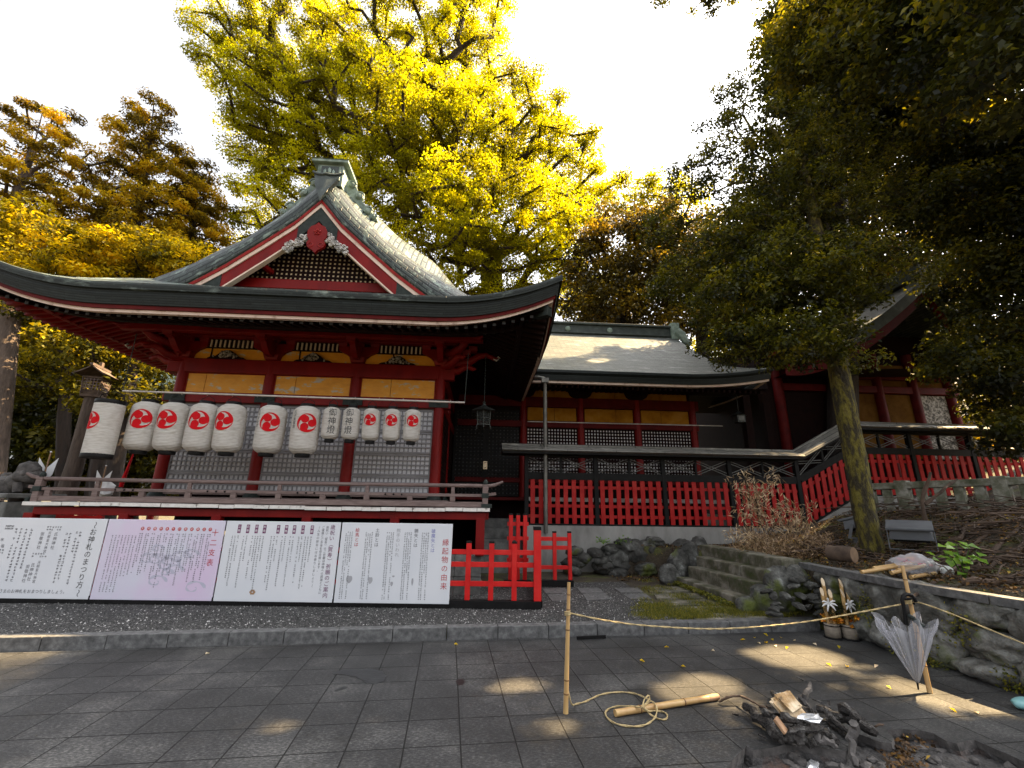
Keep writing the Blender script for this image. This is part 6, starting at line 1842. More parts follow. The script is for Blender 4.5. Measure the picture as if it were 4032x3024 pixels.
# two new year bamboo pots
def kadomatsu(x, y, lab, flip):
    b = at_z(x, y, 0)
    t = thing("bamboo_pot", lab, "new year pot", b, .3 * flip, "pair of new year bamboo pots")
    mb = MB(); mb.lathe([(.075, .015), (.088, .02), (.088, .165), (.08, .17)], seg=20); mb.build("pot", M["straw_pot"], t)
    mb = MB(); mb.lathe([(.105, 0), (.112, .008), (.105, .016)], seg=20); mb.tube([(.091 * math.cos(q), .091 * math.sin(q), .15) for q in np.linspace(0, 2 * PI, 20)], .006, 5); mb.build("saucer", M["black"], t)
    for k, (dx, dy, h) in enumerate(((0, .012, .66), (-.032, -.012, .545), (.034, -.016, .53))):
        mb = MB(); r_ = .021; n = 14; lean = Vector((dx * .9 + .05 * flip * .6, dy, 0)); rows = []
        for z in (.17, .45): rows.append([Vector((dx + r_ * math.cos(q), dy + r_ * math.sin(q), z * h / .66)) + lean * (z - .17) for q in np.linspace(0, 2 * PI, n, endpoint=False)])
        rows.append([Vector((dx + r_ * math.cos(q), dy + r_ * math.sin(q), h + (.05 + .05 * math.sin(q)) - .05)) + lean * (h - .17) for q in np.linspace(0, 2 * PI, n, endpoint=False)])
        mb.grid(rows, closed_u=True); st = mb.build("bamboo", M["bamboo"] if k == 0 else M["bamboo"], t)
        mb = MB(); mb.face([p + Vector((0, -.0015, 0)) for p in rows[-1]]); mb.build("cut_face", M["cream"], st)
    mb = MB()
    for k in range(34):
        a = random.uniform(0, 2 * PI); p = Vector((.06 * math.cos(a), .06 * math.sin(a) - .02, .20 + random.uniform(-.02, .08))); d = Vector((math.cos(a), math.sin(a), random.uniform(-.3, .8))).normalized() * random.uniform(.03, .07); u = d.orthogonal().normalized() * random.uniform(.012, .03)
        mb.face([p - u, p + u, p + d + u * .6, p + d - u])
    mb.build("gold_paper", M["gold_foil"], t)
    mb = MB()
    for k in range(7):
        a = k * .9 + flip; p = Vector((-.01, -.06, .40)); d = Vector((math.cos(a), -.25, math.sin(a) * .7)).normalized()
        mb.tube([p + d * s * .09 + Vector((0, 0, .02 * math.sin(s * PI))) for s in (0, .35, .7, 1)], [.006, .013, .012, .004], 6)
    mb.build("paper_bow", M["paper_white"], t)
    lf = thing("pine_tuft", None, None); bpy.data.objects.remove(lf)
    n = 420; C_ = np.stack([rng.normal(0, .05, n), rng.normal(0, .05, n), rng.uniform(.24, .42, n)], 1)
    leaf_mesh("pine_needles", C_, unit(rng.normal(size=(n, 3))), unit(C_ - np.array([0, 0, .26]) + rng.normal(size=(n, 3)) * .03), np.full(n, .10), np.full(n, .006), rng.uniform(.1, .6, n), M["leaf_deep"], t)
kadomatsu(1801, 1378, "bamboo new year pot with orange foil, left of the pair by the wall", -1)
kadomatsu(1838, 1381, "bamboo new year pot with dark red foil, right of the pair by the wall", 1)

# floodlights on the raised yard
def floodlight(cpx, Y, w_, ang, lab):
    c = at_y(*cpx, Y); c.z = terrain(c.x, c.y) + .03
    t = thing("floodlight", lab, "floodlight", c, ang, "floodlights by the tree trunk")
    Rm = Euler((R(16), 0, 0)).to_matrix()
    mb = MB(); mb.box(Vector((0, 0, .30)), (w_, .34, .16), rot=Rm, taper=.86); mb.build("housing", M["lamp_grey"], t, bevel=.012)
    mb = MB(); mb.box(Vector((0, 0, .30)) + Rm @ Vector((0, 0, .095)), (w_ * 1.05, .42, .035), rot=Rm); mb.build("lid", M["lamp_grey"], t, bevel=.006)
    mb = MB(); mb.box(Vector((0, 0, .30)) + Rm @ Vector((0, .0, -.10)), (w_ * .8, .26, .04), rot=Rm); mb.build("glass", M["black"], t, bevel=.004)
    mb = MB()
    for s in (-1, 1): mb.bar((s * (w_ / 2 + .012), .0, .30), (s * (w_ / 2 + .012), -.08, .04), .05, .012, up=(1, 0, 0))
    mb.bar((-w_ / 2 - .012, -.08, .04), (w_ / 2 + .012, -.08, .04), .05, .012); mb.box((0, -.08, .0), (.06, .06, .1)); mb.build("bracket", M["lamp_grey"], t)
floodlight((1972, 1178), 7.0, .52, -.75, "grey floodlight box tilted down, right of the mossy trunk")
floodlight((1858, 1160), 8.3, .40, -2.6, "grey floodlight box half hidden behind the left of the mossy trunk")

# sawn log, wrapped bundle, broad leaved plant, litter and branches
c = at_y(1822, 1197, 7.0); lg = thing("sawn_log", "short sawn log with a pale cut end left of the mossy trunk", "log", c, .5)
mb = MB(); mb.tube([(-.0, -.14, 0), (0, .2, .0)], [.115, .11], 18); mb.build("bark", M["branch"], lg)
mb = MB(); mb.tube([(0, -.146, 0), (0, -.139, 0)], .108, 18); mb.build("cut_end", M["log_end"], lg)
c = at_y(1955, 1218, 6.0); c.z = terrain(c.x, c.y) + .09
bd = thing("wrapped_bundle", "bundle of bamboo decorations wrapped in clear plastic lying on the coping", "bundle", c, 0)
for k, (q, e_) in enumerate((((-.60, -.02, -.04), (.1, .02, .06)), ((-.38, .05, -.0), (.2, .06, .08)), ((-.30, -.12, -.03), (.15, -.08, .05)), ((-.20, -.10, .0), (.25, .0, .05)), ((-.17, -.24, -.06), (.2, -.18, -.02)))):
    mb, mn = MB(), MB(); bamboo(mb, mn, q, e_, .024, [.4]); mb.build("bamboo_stick", M["bamboo"], bd)
mb = MB(); rows = []
for i in range(16):
    t = i / 15; rows.append([Vector((-.18 + .72 * t, (.22 * math.sin(PI * min(1, t * 1.1 + .12)) + .02) * math.cos(a) * (1 + .3 * noise.noise(Vector((t * 7, a * 2, 0)))), .03 + (.13 * math.sin(PI * min(1, t + .1)) + .02) * math.sin(a) * (1 + .5 * noise.noise(Vector((t * 7, a * 3, 4)))))) for a in np.linspace(0, 2 * PI, 28, endpoint=False)])
mb.grid(rows, closed_u=True); mb.build("plastic_wrap", M["vinyl"], bd)
mb = MB()
for k in range(16): mb.blob((random.uniform(-.05, .3), random.uniform(-.12, .12), .06 + random.uniform(0, .08)), (.03, .02, .02), k, .3, 1)
mb.build("red_ornaments", M["crest"], bd)
mb = MB()
for k in range(5): mb.blob((.02 + random.uniform(-.04, .04), -.05 + random.uniform(-.04, .04), .14), (.03, .025, .02), k, .3, 1)
mb.build("gold_ornaments", M["gold_foil"], bd)
mb = MB(); mb.blob((.36, -.17, .0), (.07, .05, .07), 4, .4, 2); mb.build("white_paper", M["paper_white"], bd)

c = at_y(2085, 1250, 5.6); c.z = terrain(c.x, c.y)
pl = thing("broad_leaf_plant", "young plant with broad fresh green leaves among the dead branches", "plant", c, 0)
mb = MB(); lv = []
g = np.random.default_rng(4)
for k in range(6):
    a = k * 1.05; h = g.uniform(.22, .42); tp = Vector((.17 * math.cos(a), .12 * math.sin(a), h)); mb.tube([(0, 0, 0), tp * .5 + Vector((0, 0, .06)), tp], [.006, .005, .003], 5)
    for j in range(5): lv.append(np.array(tp) * g.uniform(.6, 1.05) + g.normal(size=3) * .06)
mb.build("stems", M["leaf_fresh"], pl)
lv = np.array(lv); n = len(lv)
leaf_mesh("leaves", lv, unit(np.stack([g.normal(0, .3, n), -.5 + g.normal(0, .3, n), np.ones(n)], 1)), unit(g.normal(size=(n, 3)) * [1, 1, .3]), g.uniform(.09, .15, n), g.uniform(.08, .12, n), g.uniform(.3, 1, n), M["leaf_fresh"], pl)

def stick(name, lab, cat, grp, P, r, mat, seg=8):
    P = [Vector(p) for p in P]; t = thing(name, lab, cat, P[0], 0, grp)
    out = []
    for a, b_ in zip(P, P[1:]):
        for k in range(4): out.append(a.lerp(b_, k / 4) + Vector((random.gauss(0, 1), random.gauss(0, 1), random.gauss(0, 1))) * r * .22 - P[0])
    out.append(P[-1] - P[0])
    n = len(out); rr = [r * (1 - .3 * i / n) * random.uniform(.72, 1.2) for i in range(n)]; rr[0] *= .8; rr[-1] *= .7
    mb = MB(); mb.tube(out, rr, seg, smooth=r < .02); mb.build("wood", mat, t); return t
BR = [((1975, 1180, 7.2), (2080, 1120, 7.8), (2212, 1085, 8.4), .04), ((2005, 1165, 7.4), (1990, 1085, 7.3), (2010, 1020, 7.2), .035), ((2000, 1090, 7.3), (2040, 1055, 7.2), (2068, 1035, 7.2), .028), ((1970, 1290, 5.2), (2030, 1250, 5.6), (2075, 1215, 6.0), .02),
      ((2055, 1245, 6.2), (2130, 1250, 6.0), (2230, 1275, 5.8), .045), ((2080, 1275, 5.3), (2150, 1285, 5.2), (2230, 1300, 5.0), .04), ((2110, 1215, 6.8), (2160, 1175, 7.0), (2230, 1130, 7.2), .025), ((2140, 1270, 5.9), (2170, 1220, 6.2), (2215, 1165, 6.4), .022),
      ((2080, 1150, 7.6), (2150, 1165, 7.4), (2230, 1150, 7.2), .03), ((2100, 1190, 7.0), (2155, 1210, 6.8), (2230, 1215, 6.6), .03), ((2095, 1225, 6.5), (2140, 1205, 6.6), (2220, 1225, 6.4), .018), ((1950, 1240, 6.4), (1990, 1225, 6.6), (2060, 1230, 6.6), .02),
      ((1700, 1195, 8.2), (1760, 1185, 8.0), (1820, 1165, 8.2), .02), ((1930, 1150, 8.6), (2000, 1128, 8.4), (2080, 1118, 8.2), .03)]
_g = random.Random(44)
for _k in range(22):
    x, y, Y = _g.uniform(2010, 2230), _g.uniform(1110, 1260), 0
    Y = 5.6 + (1270 - y) / 160 * 2.6; dx, dy = _g.uniform(50, 130), _g.uniform(-45, 45)
    BR.append(((x, y, Y), (x + dx * .5, y + dy * .5 - _g.uniform(4, 14), Y + _g.uniform(-.2, .2)), (x + dx, y + dy, Y + _g.uniform(-.4, .4)), _g.choice([.014, .02, .026, .036])))
for k, (a, b_, c_, r) in enumerate(BR):
    P = []
    for q in (a, b_, c_):
        p = at_y(*q); zt_2 = terrain(p.x, p.y) + r
        if k not in (1, 2): p.z = max(p.z, zt_2) if p.z < zt_2 + .25 else p.z
        P.append(p)
    stick("dead_branch", "dead fallen branch in the heap of brushwood on the raised yard", "branch", "dead branches heaped on the raised yard", P, r, M["branch"])
g = np.random.default_rng(9)
def litter(name, lab, n, fx, mat, size, hz=.015, kind="stuff"):
    C_, L = [], []
    while len(C_) < n:
        x, y = fx()
        C_.append((x, y, terrain(x, y) + g.uniform(.004, hz)))
    C_ = np.array(C_); nn = unit(np.stack([g.normal(0, .5, n), g.normal(0, .5, n), np.ones(n)], 1))
    o_ = leaf_mesh(name, C_, nn, g.normal(size=(n, 3)), g.uniform(.6, 1.3, n) * size, g.uniform(.5, 1, n) * size * .6, g.uniform(0, 1, n), mat)
    return tag(o_, lab, "leaf litter", kind=kind)
litter("leaf_litter", "brown fallen leaves and brushwood litter covering the raised yard", 17000, lambda: (g.uniform(4.7, 9.5), g.uniform(3.2, 10)), M["leaf_litter"], .055, .09)
litter("yard_litter", "small fallen leaves strewn below the concrete footing near the steps", 1500, lambda: (g.uniform(2.2, 5.2), g.uniform(9.6, 11.2)), M["leaf_litter"], .06, .03)
def fx_moss():
    while True:
        x, y = g.uniform(1380, 1720), g.uniform(1255, 1345)
        if g.uniform() < (.25 if y < 1310 else .9):
            p = at_z(x, y, .12)
            if p.y > kerb_y(p.x) + .16 and p.y < 10.3 and p.x < 3.6 + (p.y < 7.1) * .7: return p.x, p.y
def grass_patch():
    n = 15000; C_ = []
    cl = [fx_moss() for _ in range(130)]
    while len(C_) < n:
        b = cl[g.integers(len(cl))]; x, y = b[0] + g.normal(0, .08), b[1] + g.normal(0, .07)
        if y < kerb_y(x) + .16: continue
        C_.append((x, y, .135 + g.uniform(0, .03)))
    C_ = np.array(C_); nn = unit(np.stack([g.normal(0, 1, n), g.normal(-.6, .6, n), np.abs(g.normal(.2, .2, n))], 1))
    o_ = leaf_mesh("grass", C_, nn, unit(np.stack([g.normal(0, .5, n), g.normal(0, .5, n), np.ones(n)], 1)), g.uniform(.02, .075, n), g.uniform(.003, .008, n), g.uniform(0, 1, n), M["grass"])
    tag(o_, "yellow green grass and moss between the path slabs", "grass", kind="stuff")
    # low weeds beside the lowest step
    n = 1500; C_ = []
    for _ in range(n):
        t = g.uniform(); C_.append((lerp(3.3, 3.42, t) - abs(g.normal(0, .06)), lerp(9.3, 7.2, t), .15 + g.uniform(0, .06)))
    C_ = np.array(C_); o_ = leaf_mesh("weeds", C_, unit(g.normal(size=(n, 3)) * .5 + [0, -.3, 1]), g.normal(size=(n, 3)), g.uniform(.02, .05, n), g.uniform(.015, .035, n), g.uniform(.0, .9, n), M["grass"])
    tag(o_, "small green weeds growing along the foot of the lowest step", "weeds", kind="stuff")
    n = 1600; C_ = []
    for _ in range(n):
        k = g.integers(14); yy = 6.9 - k * .33 + g.normal(0, .06); C_.append((wall_x(yy) - .06 + g.normal(0, .03), yy, abs(g.normal(.06 if k % 3 else .45, .10))))
    C_ = np.array(C_); o_ = leaf_mesh("wall_moss", C_, unit(g.normal(size=(n, 3)) * .6 + [-1, 0, .6]), g.normal(size=(n, 3)), g.uniform(.015, .04, n), g.uniform(.012, .03, n), g.uniform(.1, .9, n), M["grass"])
    tag(o_, "bright moss and small ferns on the boulder retaining wall", "moss", kind="stuff")
grass_patch()
g2 = random.Random(3)
for k, (x, y) in enumerate(((448, 1412), (1655, 1388), (1668, 1382), (1640, 1390), (1700, 1400), (1688, 1378), (1760, 1392), (1812, 1398), (1604, 1382), (1540, 1406), (1476, 1440), (1440, 1398), (1893, 1440), (1920, 1485), (2060, 1535), (2110, 1540), (1790, 1436), (1830, 1440), (1716, 1384), (985, 1392), (1655, 1372), (1675, 1396), (1630, 1378), (1388, 1428))):
    p = at_z(x, y, .006)
    o_ = thing("fallen_leaf", "small yellow fallen leaf lying on the dark paving", "leaf", p, g2.uniform(0, 6), "fallen leaves on the paving")
    n = 1; leaf_mesh("blade", np.array([[0, 0, .004]]), np.array([[g2.uniform(-.3, .3), g2.uniform(-.3, .3), 1.0]]), np.array([[1.0, 0, 0]]), np.array([g2.uniform(.04, .075)]), np.array([.035]), np.array([1.0]), M["leaf_dry"] if k % 3 == 0 else M["leaf_gold"], o_, .3)

# dried bamboo bush before the roofed fence
bb = thing("dried_bamboo_bush", "withered bamboo bush with pale straw coloured leaves before the red pickets", "bush", (4.75, 9.4, .85), 0)
gg = np.random.default_rng(17); mb = MB(); Cc = []
base = Vector((4.75, 9.4, .85))
for k in range(26):
    x, y = gg.uniform(1560, 1780), gg.uniform(1000, 1215)
    if y < 1080 and x > 1660: x -= 70
    e_ = at_y(x, y, gg.uniform(8.0, 9.3)); b0 = at_y(1640 + gg.uniform(-30, 60), 1185, 8.8)
    mid = b0.lerp(e_, .5) + Vector((gg.normal(0, .1), gg.normal(0, .1), .18)); mb.tube([b0 - base, mid - base, e_ - base], [.009, .006, .002], 4)
    for t in np.linspace(.35, 1, 13):
        q = (b0.lerp(mid, t * 2) if t < .5 else mid.lerp(e_, t * 2 - 1)) - base
        for j in range(5): Cc.append(np.array(q) + gg.normal(size=3) * .07)
mb.build("stems", M["branch"], bb)
Cc = np.array(Cc); n = len(Cc)
leaf_mesh("leaves", Cc, unit(gg.normal(size=(n, 3)) + [0, -.6, .3]), unit(gg.normal(size=(n, 3)) * [.7, .5, .3] + [0, 0, -.8]), gg.uniform(.08, .17, n), gg.uniform(.014, .028, n), gg.uniform(0, 1, n), M["leaf_dry"], bb)
C_ = []
while len(C_) < 2000:
    p = at_y(gg.uniform(1540, 1800), gg.uniform(1150, 1225), gg.uniform(7.8, 9.0)); zt_2 = terrain(p.x, p.y)
    if abs(p.z - zt_2) < .4 : C_.append((p.x - base.x, p.y - base.y, max(p.z, zt_2 + .02) - base.z))
C_ = np.array(C_); n = len(C_)
leaf_mesh("lower_leaves", C_, unit(gg.normal(size=(n, 3)) + [0, -.6, .5]), unit(gg.normal(size=(n, 3)) + [0, 0, -.3]), gg.uniform(.06, .13, n), gg.uniform(.010, .022, n), gg.uniform(0, .6, n), M["leaf_dry"], bb)

# charred wood on the fire pit
pp = lambda X, Y, z: at_z((2700 + X * .7087) / D, (2600 + Y * .7087) / D, z)
LOGS = [("charred_log", "thick charred log at the left edge of the burnt wood pile", [(335, 262, .06), (395, 310, .06), (450, 362, .05)], .034, "char"),
        ("charred_log", "charred log slanting down the front left of the pile towards the pit rim", [(425, 320, .07), (480, 385, .06), (532, 445, .04)], .036, "char"),
        ("charred_log", "short black log leaning on the left of the pile under the burnt paper", [(425, 275, .13), (470, 310, .11), (520, 355, .09)], .030, "char"),
        ("charred_log", "long charred log running down to the right from the back of the pile", [(735, 275, .06), (900, 335, .07), (1065, 408, .05)], .036, "char"),
        ("charred_log", "thick black split log lying across the right of the pile", [(850, 258, .14), (940, 315, .13), (1030, 388, .09)], .040, "char"),
        ("ash_branch", "crooked ash grey branch hanging over the pit rim", [(940, 345, .16), (915, 440, .05), (945, 590, -.05)], .028, "ash_wood"),
        ("ash_branch", "upright forked ash grey stub at the back of the pile", [(640, 250, .05), (670, 195, .14), (690, 122, .20)], .026, "ash_wood"),
        ("ash_branch", "second ash grey stub leaning against the forked one", [(690, 270, .05), (655, 225, .10), (630, 195, .12)], .020, "ash_wood"),
        ("thin_stick", "thin bent stick reaching left from the pile over the paving", [(185, 232, .012), (230, 205, .06), (300, 195, .07), (370, 228, .08), (450, 265, .10)], .010, "branch"),
        ("ash_branch", "stubby ash grey log end pointing down at the front of the pile", [(628, 385, .12), (626, 430, .06), (625, 470, .01)], .032, "ash_wood"),
        ("ash_branch", "flat ash grey branch lying front right on the slab", [(715, 432, .06), (775, 455, .05), (840, 478, .03)], .028, "ash_wood"),
        ("charred_log", "small charred stick on top of the middle of the pile", [(530, 310, .17), (600, 335, .17), (660, 370, .14)], .026, "char"),
        ("charred_log", "charred stick crossing the middle of the pile from left to right", [(570, 395, .12), (660, 390, .13), (760, 370, .12)], .024, "char"),
        ("charred_log", "charred stick in the gap right of the white ash", [(780, 310, .10), (840, 350, .09), (900, 395, .06)], .026, "char"),
        ("charred_log", "short charred stump low at the front right of the pile", [(760, 400, .05), (805, 430, .05), (845, 455, .04)], .026, "char"),
        ("charred_log", "charred splinter at the back left of the pile", [(480, 175, .05), (500, 215, .10), (525, 265, .14)], .018, "char"),
        ("ash_branch", "thin twig lying on the slab at the right of the pile", [(1035, 372, .03), (1065, 365, .05), (1100, 355, .06)], .008, "branch"),
        ("charred_log", "charred log at the bottom of the heart of the pile", [(560, 430, .04), (650, 440, .05), (720, 470, .03)], .034, "char"),
        ("charred_log", "charred log tucked under the long log at the right", [(800, 330, .03), (880, 400, .03), (930, 430, .03)], .030, "char"),
        ("charred_log", "charred log under the burnt paper at the back of the pile", [(470, 290, .05), (600, 275, .07), (720, 290, .06)], .034, "char")]
for nm, lab, P, r, mt in LOGS: stick(nm, lab, "burnt wood", "burnt wood on the fire pit rim", [pp(*q) for q in P], r * 1.12, M[mt], 6)
c = pp(570, 245, .17); t = thing("burnt_paper", "singed tan and white paper stack on top of the burnt wood pile", "burnt paper", c, .4)
mb = MB()
for k in range(7): mb.box((random.gauss(0, .008), random.gauss(0, .008), .008 * k - .02), (.21 - .012 * k, .14 - .006 * k, .006), rot=Euler((R(38) + random.gauss(0, .05), random.gauss(-.15, .06), random.gauss(0, .12))).to_matrix())
mb.build("sheets", M["singed_paper"], t)
c = pp(527, 360, .15); t = thing("wood_offcut", "square pale wood offcut at the front of the burnt pile", "wood offcut", c, .7)
mb = MB(); mb.box((0, 0, 0), (.10, .09, .018), rot=Euler((R(50), .1, .2)).to_matrix()); mb.build("block", M["raw_wood"], t, bevel=.004)
for k, (X, Y, z, s, lab) in enumerate(((690, 318, .19, .09, "crumpled silver foil strip across the middle of the burnt pile"), (710, 585, -.08, .09, "crumpled silver foil lying in the fire pit below the rim"), (545, 195, .16, .05, "small scrap of white foil behind the burnt paper"))):
    c = pp(X, Y, z); t = thing("foil_scrap", lab, "foil", c, k)
    mb = MB(); mb.blob((0, 0, 0), (s, s * .5, s * .22), k + 3, .8, 2, freq=2.5, smooth=False); mb.build("foil", M["silver_foil"], t)
t = thing("plastic_clog", "pale teal plastic object on the paving at the right edge of the picture", "plastic item", at_z(2212, 1532, 0), .3)
mb = MB(); mb.blob((.02, 0, .04), (.11, .06, .045), 2, .15, 3); mb.build("shell", M["teal"], t)
n = 260; C_ = []
for _ in range(n):
    p = at_z(g.normal(1958, 24), g.uniform(1598, 1690), -.12); C_.append((p.x, p.y, -.07 + g.uniform(0, .04)))
C_ = np.array(C_)
tag(leaf_mesh("pit_leaves", C_, unit(g.normal(size=(n, 3)) * .6 + [0, -.2, 1]), g.normal(size=(n, 3)), g.uniform(.02, .06, n), g.uniform(.012, .03, n), g.uniform(0, 1, n), M["leaf_litter"]), "dry brown leaves gathered in the fire pit", "leaf litter", kind="stuff")
gs = random.Random(31)
mb = MB()
for k in range(40):
    p = at_z(gs.uniform(1600, 2200), gs.uniform(1625, 1690), -.12); mb.blob((p.x, p.y, -.075), (gs.uniform(.02, .06), gs.uniform(.02, .05), gs.uniform(.015, .035)), k, .4, 1, smooth=False)
tag(mb.build("pit_rubble", M["ash_wood"]), "broken ashy rubble on the floor of the fire pit", "rubble", kind="stuff")

# ================================================================== LEFT OF THE HALL
LY = 10.5
c = at_y(140, 1075, LY); c.z = 0
gl = thing("garden_lantern", "wooden lantern with a pitched roof on a thick round log post left of the hall", "lantern", c, .3)
tp = at_y(183, 832, LY); h = tp.z
mb = MB(); mb.tube([(0, 0, 0), (.0, 0, 1.2), (.02, 0, 2.4), (.0, 0, h - .30)], [.23, .20, .165, .15], 16); mb.build("post", M["bark"], gl)
mb = MB(); z0 = h - .32
mb.box((0, 0, z0 + .03), (.36, .36, .06)); mb.box((0, 0, z0 + .12), (.30, .30, .10), taper=1.15)
for x in (-.17, .17):
    for y in (-.17, .17): mb.bar((x, y, z0 + .06), (x * 1.15, y * 1.15, z0 + .50), .03, .03)
for s in (-1, 1):
    mb.bar((-.19, s * .19, z0 + .48), (.19, s * .19, z0 + .48), .04, .04); mb.bar((s * .19, -.19, z0 + .48), (s * .19, .19, z0 + .48), .04, .04)
mb.build("frame", M["branch"], gl)
mb = MB()
for s in (-1, 1):
    for k in range(1, 5):
        t = -.17 + .34 * k / 5
        mb.bar((t, s * .185, z0 + .16), (t, s * .19, z0 + .47), .012, .012); mb.bar((s * .185, t, z0 + .16), (s * .19, t, z0 + .47), .012, .012)
    for z in (.22, .29, .36, .43): mb.bar((-.18, s * .187, z0 + z), (.18, s * .187, z0 + z), .011, .011); mb.bar((s * .187, -.18, z0 + z), (s * .187, .18, z0 + z), .011, .011)
mb.build("lattice", M["wood_grey"], gl)
mb = MB(); rows = []
for y in (-.36, .36): rows.append([Vector((x, y, z0 + .52 + .20 * (1 - abs(x) / .31) ** 1.2)) for x in np.linspace(-.31, .31, 13)])
rows2 = [[p + Vector((0, 0, .035)) for p in r_] for r_ in rows]
mb.grid(rows, smooth=False); mb.grid(rows2[::-1], smooth=False)
for a, b_ in ((rows[0], rows2[0]), (rows[1], rows2[1])): mb.grid([a, b_], smooth=False)
mb.box((0, 0, z0 + .77), (.07, .8, .06)); mb.box((0, 0, z0 + .85), (.06, .10, .12)); mb.build("roof", M["branch"], gl)

c = at_y(35, 1065, 9.0); c.z = 0
km = thing("guardian_dog", "dark weathered stone guardian dog seen from behind on a stone plinth at the left edge", "statue", c, -.3)
zb_k = at_y(35, 1066, 9.0).z
mb = MB(); mb.box((0, 0, zb_k / 2 - .08), (1.3, .8, zb_k - .16)); mb.box((0.0, 0, zb_k - .045), (1.42, .92, .09)); mb.build("plinth", M["stone"], km, bevel=.02)
mb = MB()
mb.blob((-.28, 0, zb_k + .16), (.30, .22, .20), 1, .25, 3); mb.blob((.05, 0, zb_k + .24), (.30, .2, .22), 2, .3, 3); mb.blob((.22, 0, zb_k + .38), (.22, .2, .20), 3, .4, 3)
for k in range(9): a = k * .75; mb.blob((.18 + .14 * math.cos(a), -.12 + .02 * k, zb_k + .38 + .12 * math.sin(a)), (.075, .07, .07), k, .3, 2)
mb.blob((-.48, 0, zb_k + .28), (.10, .09, .16), 5, .3, 2); mb.blob((.40, 0, zb_k + .36), (.12, .13, .10), 6, .2, 2)
for s in (-.13, .13): mb.tube([(.25, s, zb_k + .2), (.30, s, zb_k + .02)], [.08, .07], 8); mb.blob((-.3, s, zb_k + .05), (.16, .07, .07), 7, .2, 2)
mb.build("body", M["ash_wood"], km)
def arrow(x, y, Y, lab, h=1.0):
    p = at_y(x, y, Y); t = thing("festival_arrow", lab, "festival arrow", p, .2, "white fletched arrows")
    mb = MB(); mb.tube([(0, 0, -.9), (0, 0, .34)], .013, 8); mb.build("shaft", M["raw_wood"], t)
    for s in (-1, 1):
        mb = MB(); mb.prism([(s * .02, -.32), (s * .14, -.12), (s * .17, .22), (s * .02, .02)] if s < 0 else [(s * .02, .02), (s * .17, .22), (s * .14, -.12), (s * .02, -.32)], .008, (0, -.004, 0)); mb.build("feather", M["paper_white"], t)
    mb = MB(); mb.blob((0, 0, .34), (.022, .022, .022), 1, .1, 1); mb.build("tip", M["paper_white"], t)
arrow(100, 1012, 9.2, "white fletched ceremonial arrow beside the stone guardian dog")
arrow(222, 1035, 11.5, "white fletched ceremonial arrow seen between the veranda and the leftmost column")
t = thing("white_cloth", "bright white cloth bundle hanging behind the veranda railing near the left end", "cloth", at_y(230, 1058, 11.6), 0)
mb = MB(); mb.blob((0, 0, 0), (.20, .10, .20), 3, .35, 2, smooth=False); mb.build("folds", M["paper_white"], t)
t = thing("red_tassel", "bright red tassel cord hanging beside the leftmost red column", "tassel", at_y(287, 985, 11.3), 0)
mb = MB(); mb.tube([(.03, 0, .32), (.0, 0, .05), (-.05, 0, -.3), (-.10, 0, -.62), (-.11, 0, -.78)], [.012, .018, .028, .05, .045], 8); mb.build("cord", M["crest"], t)
t = thing("red_bench", "low red railing glimpsed under the veranda above the left notice board", "railing", at_y(170, 1112, 10.0), TH)
mb = MB(); mb.box((0, 0, -.06), (1.05, .06, .09))
for k in range(4): mb.box((-.42 + .28 * k, 0, .005), (.06, .05, .04))
for x in (-.45, .45): mb.box((x, 0, -.45), (.07, .05, .7))
mb.build("rail", M["fence_red"], t)

# far pavilion roof
pv = thing("far_pavilion", "small far pavilion with an upturned green copper roof left of the hall", "pavilion", at_y(352, 850, 17), .1)
mb = MB(); rows = []
for y in (-1.4, -.2, 1.0):
    rows.append([Vector((x, y, (.25 + .35 * (x / 1.6) ** 2 if y < -1 else .95 if y < .5 else .3) - (.5 if y < -1 else 0))) for x in np.linspace(-1.6, 1.6, 17)])
mb.grid(rows, uvs=[[(p.x, p.y) for p in r_] for r_ in rows]); mb.grid([rows[0], [p - Vector((0, 0, .14)) for p in rows[0]]], smooth=False); rfp = mb.build("roof", M["copper_green"], pv)
mb = MB(); mb.box((0, -.6, -.62), (2.2, .2, .28)); mb.build("beam", M["red"], pv, bevel=.02)
mb = MB()
zp = pv.location.z
for x in (-.95, .95): mb.tube([(x, -.6, -zp), (x, -.6, -.5)], .1, 10)
mb.build("posts", M["red"], pv)

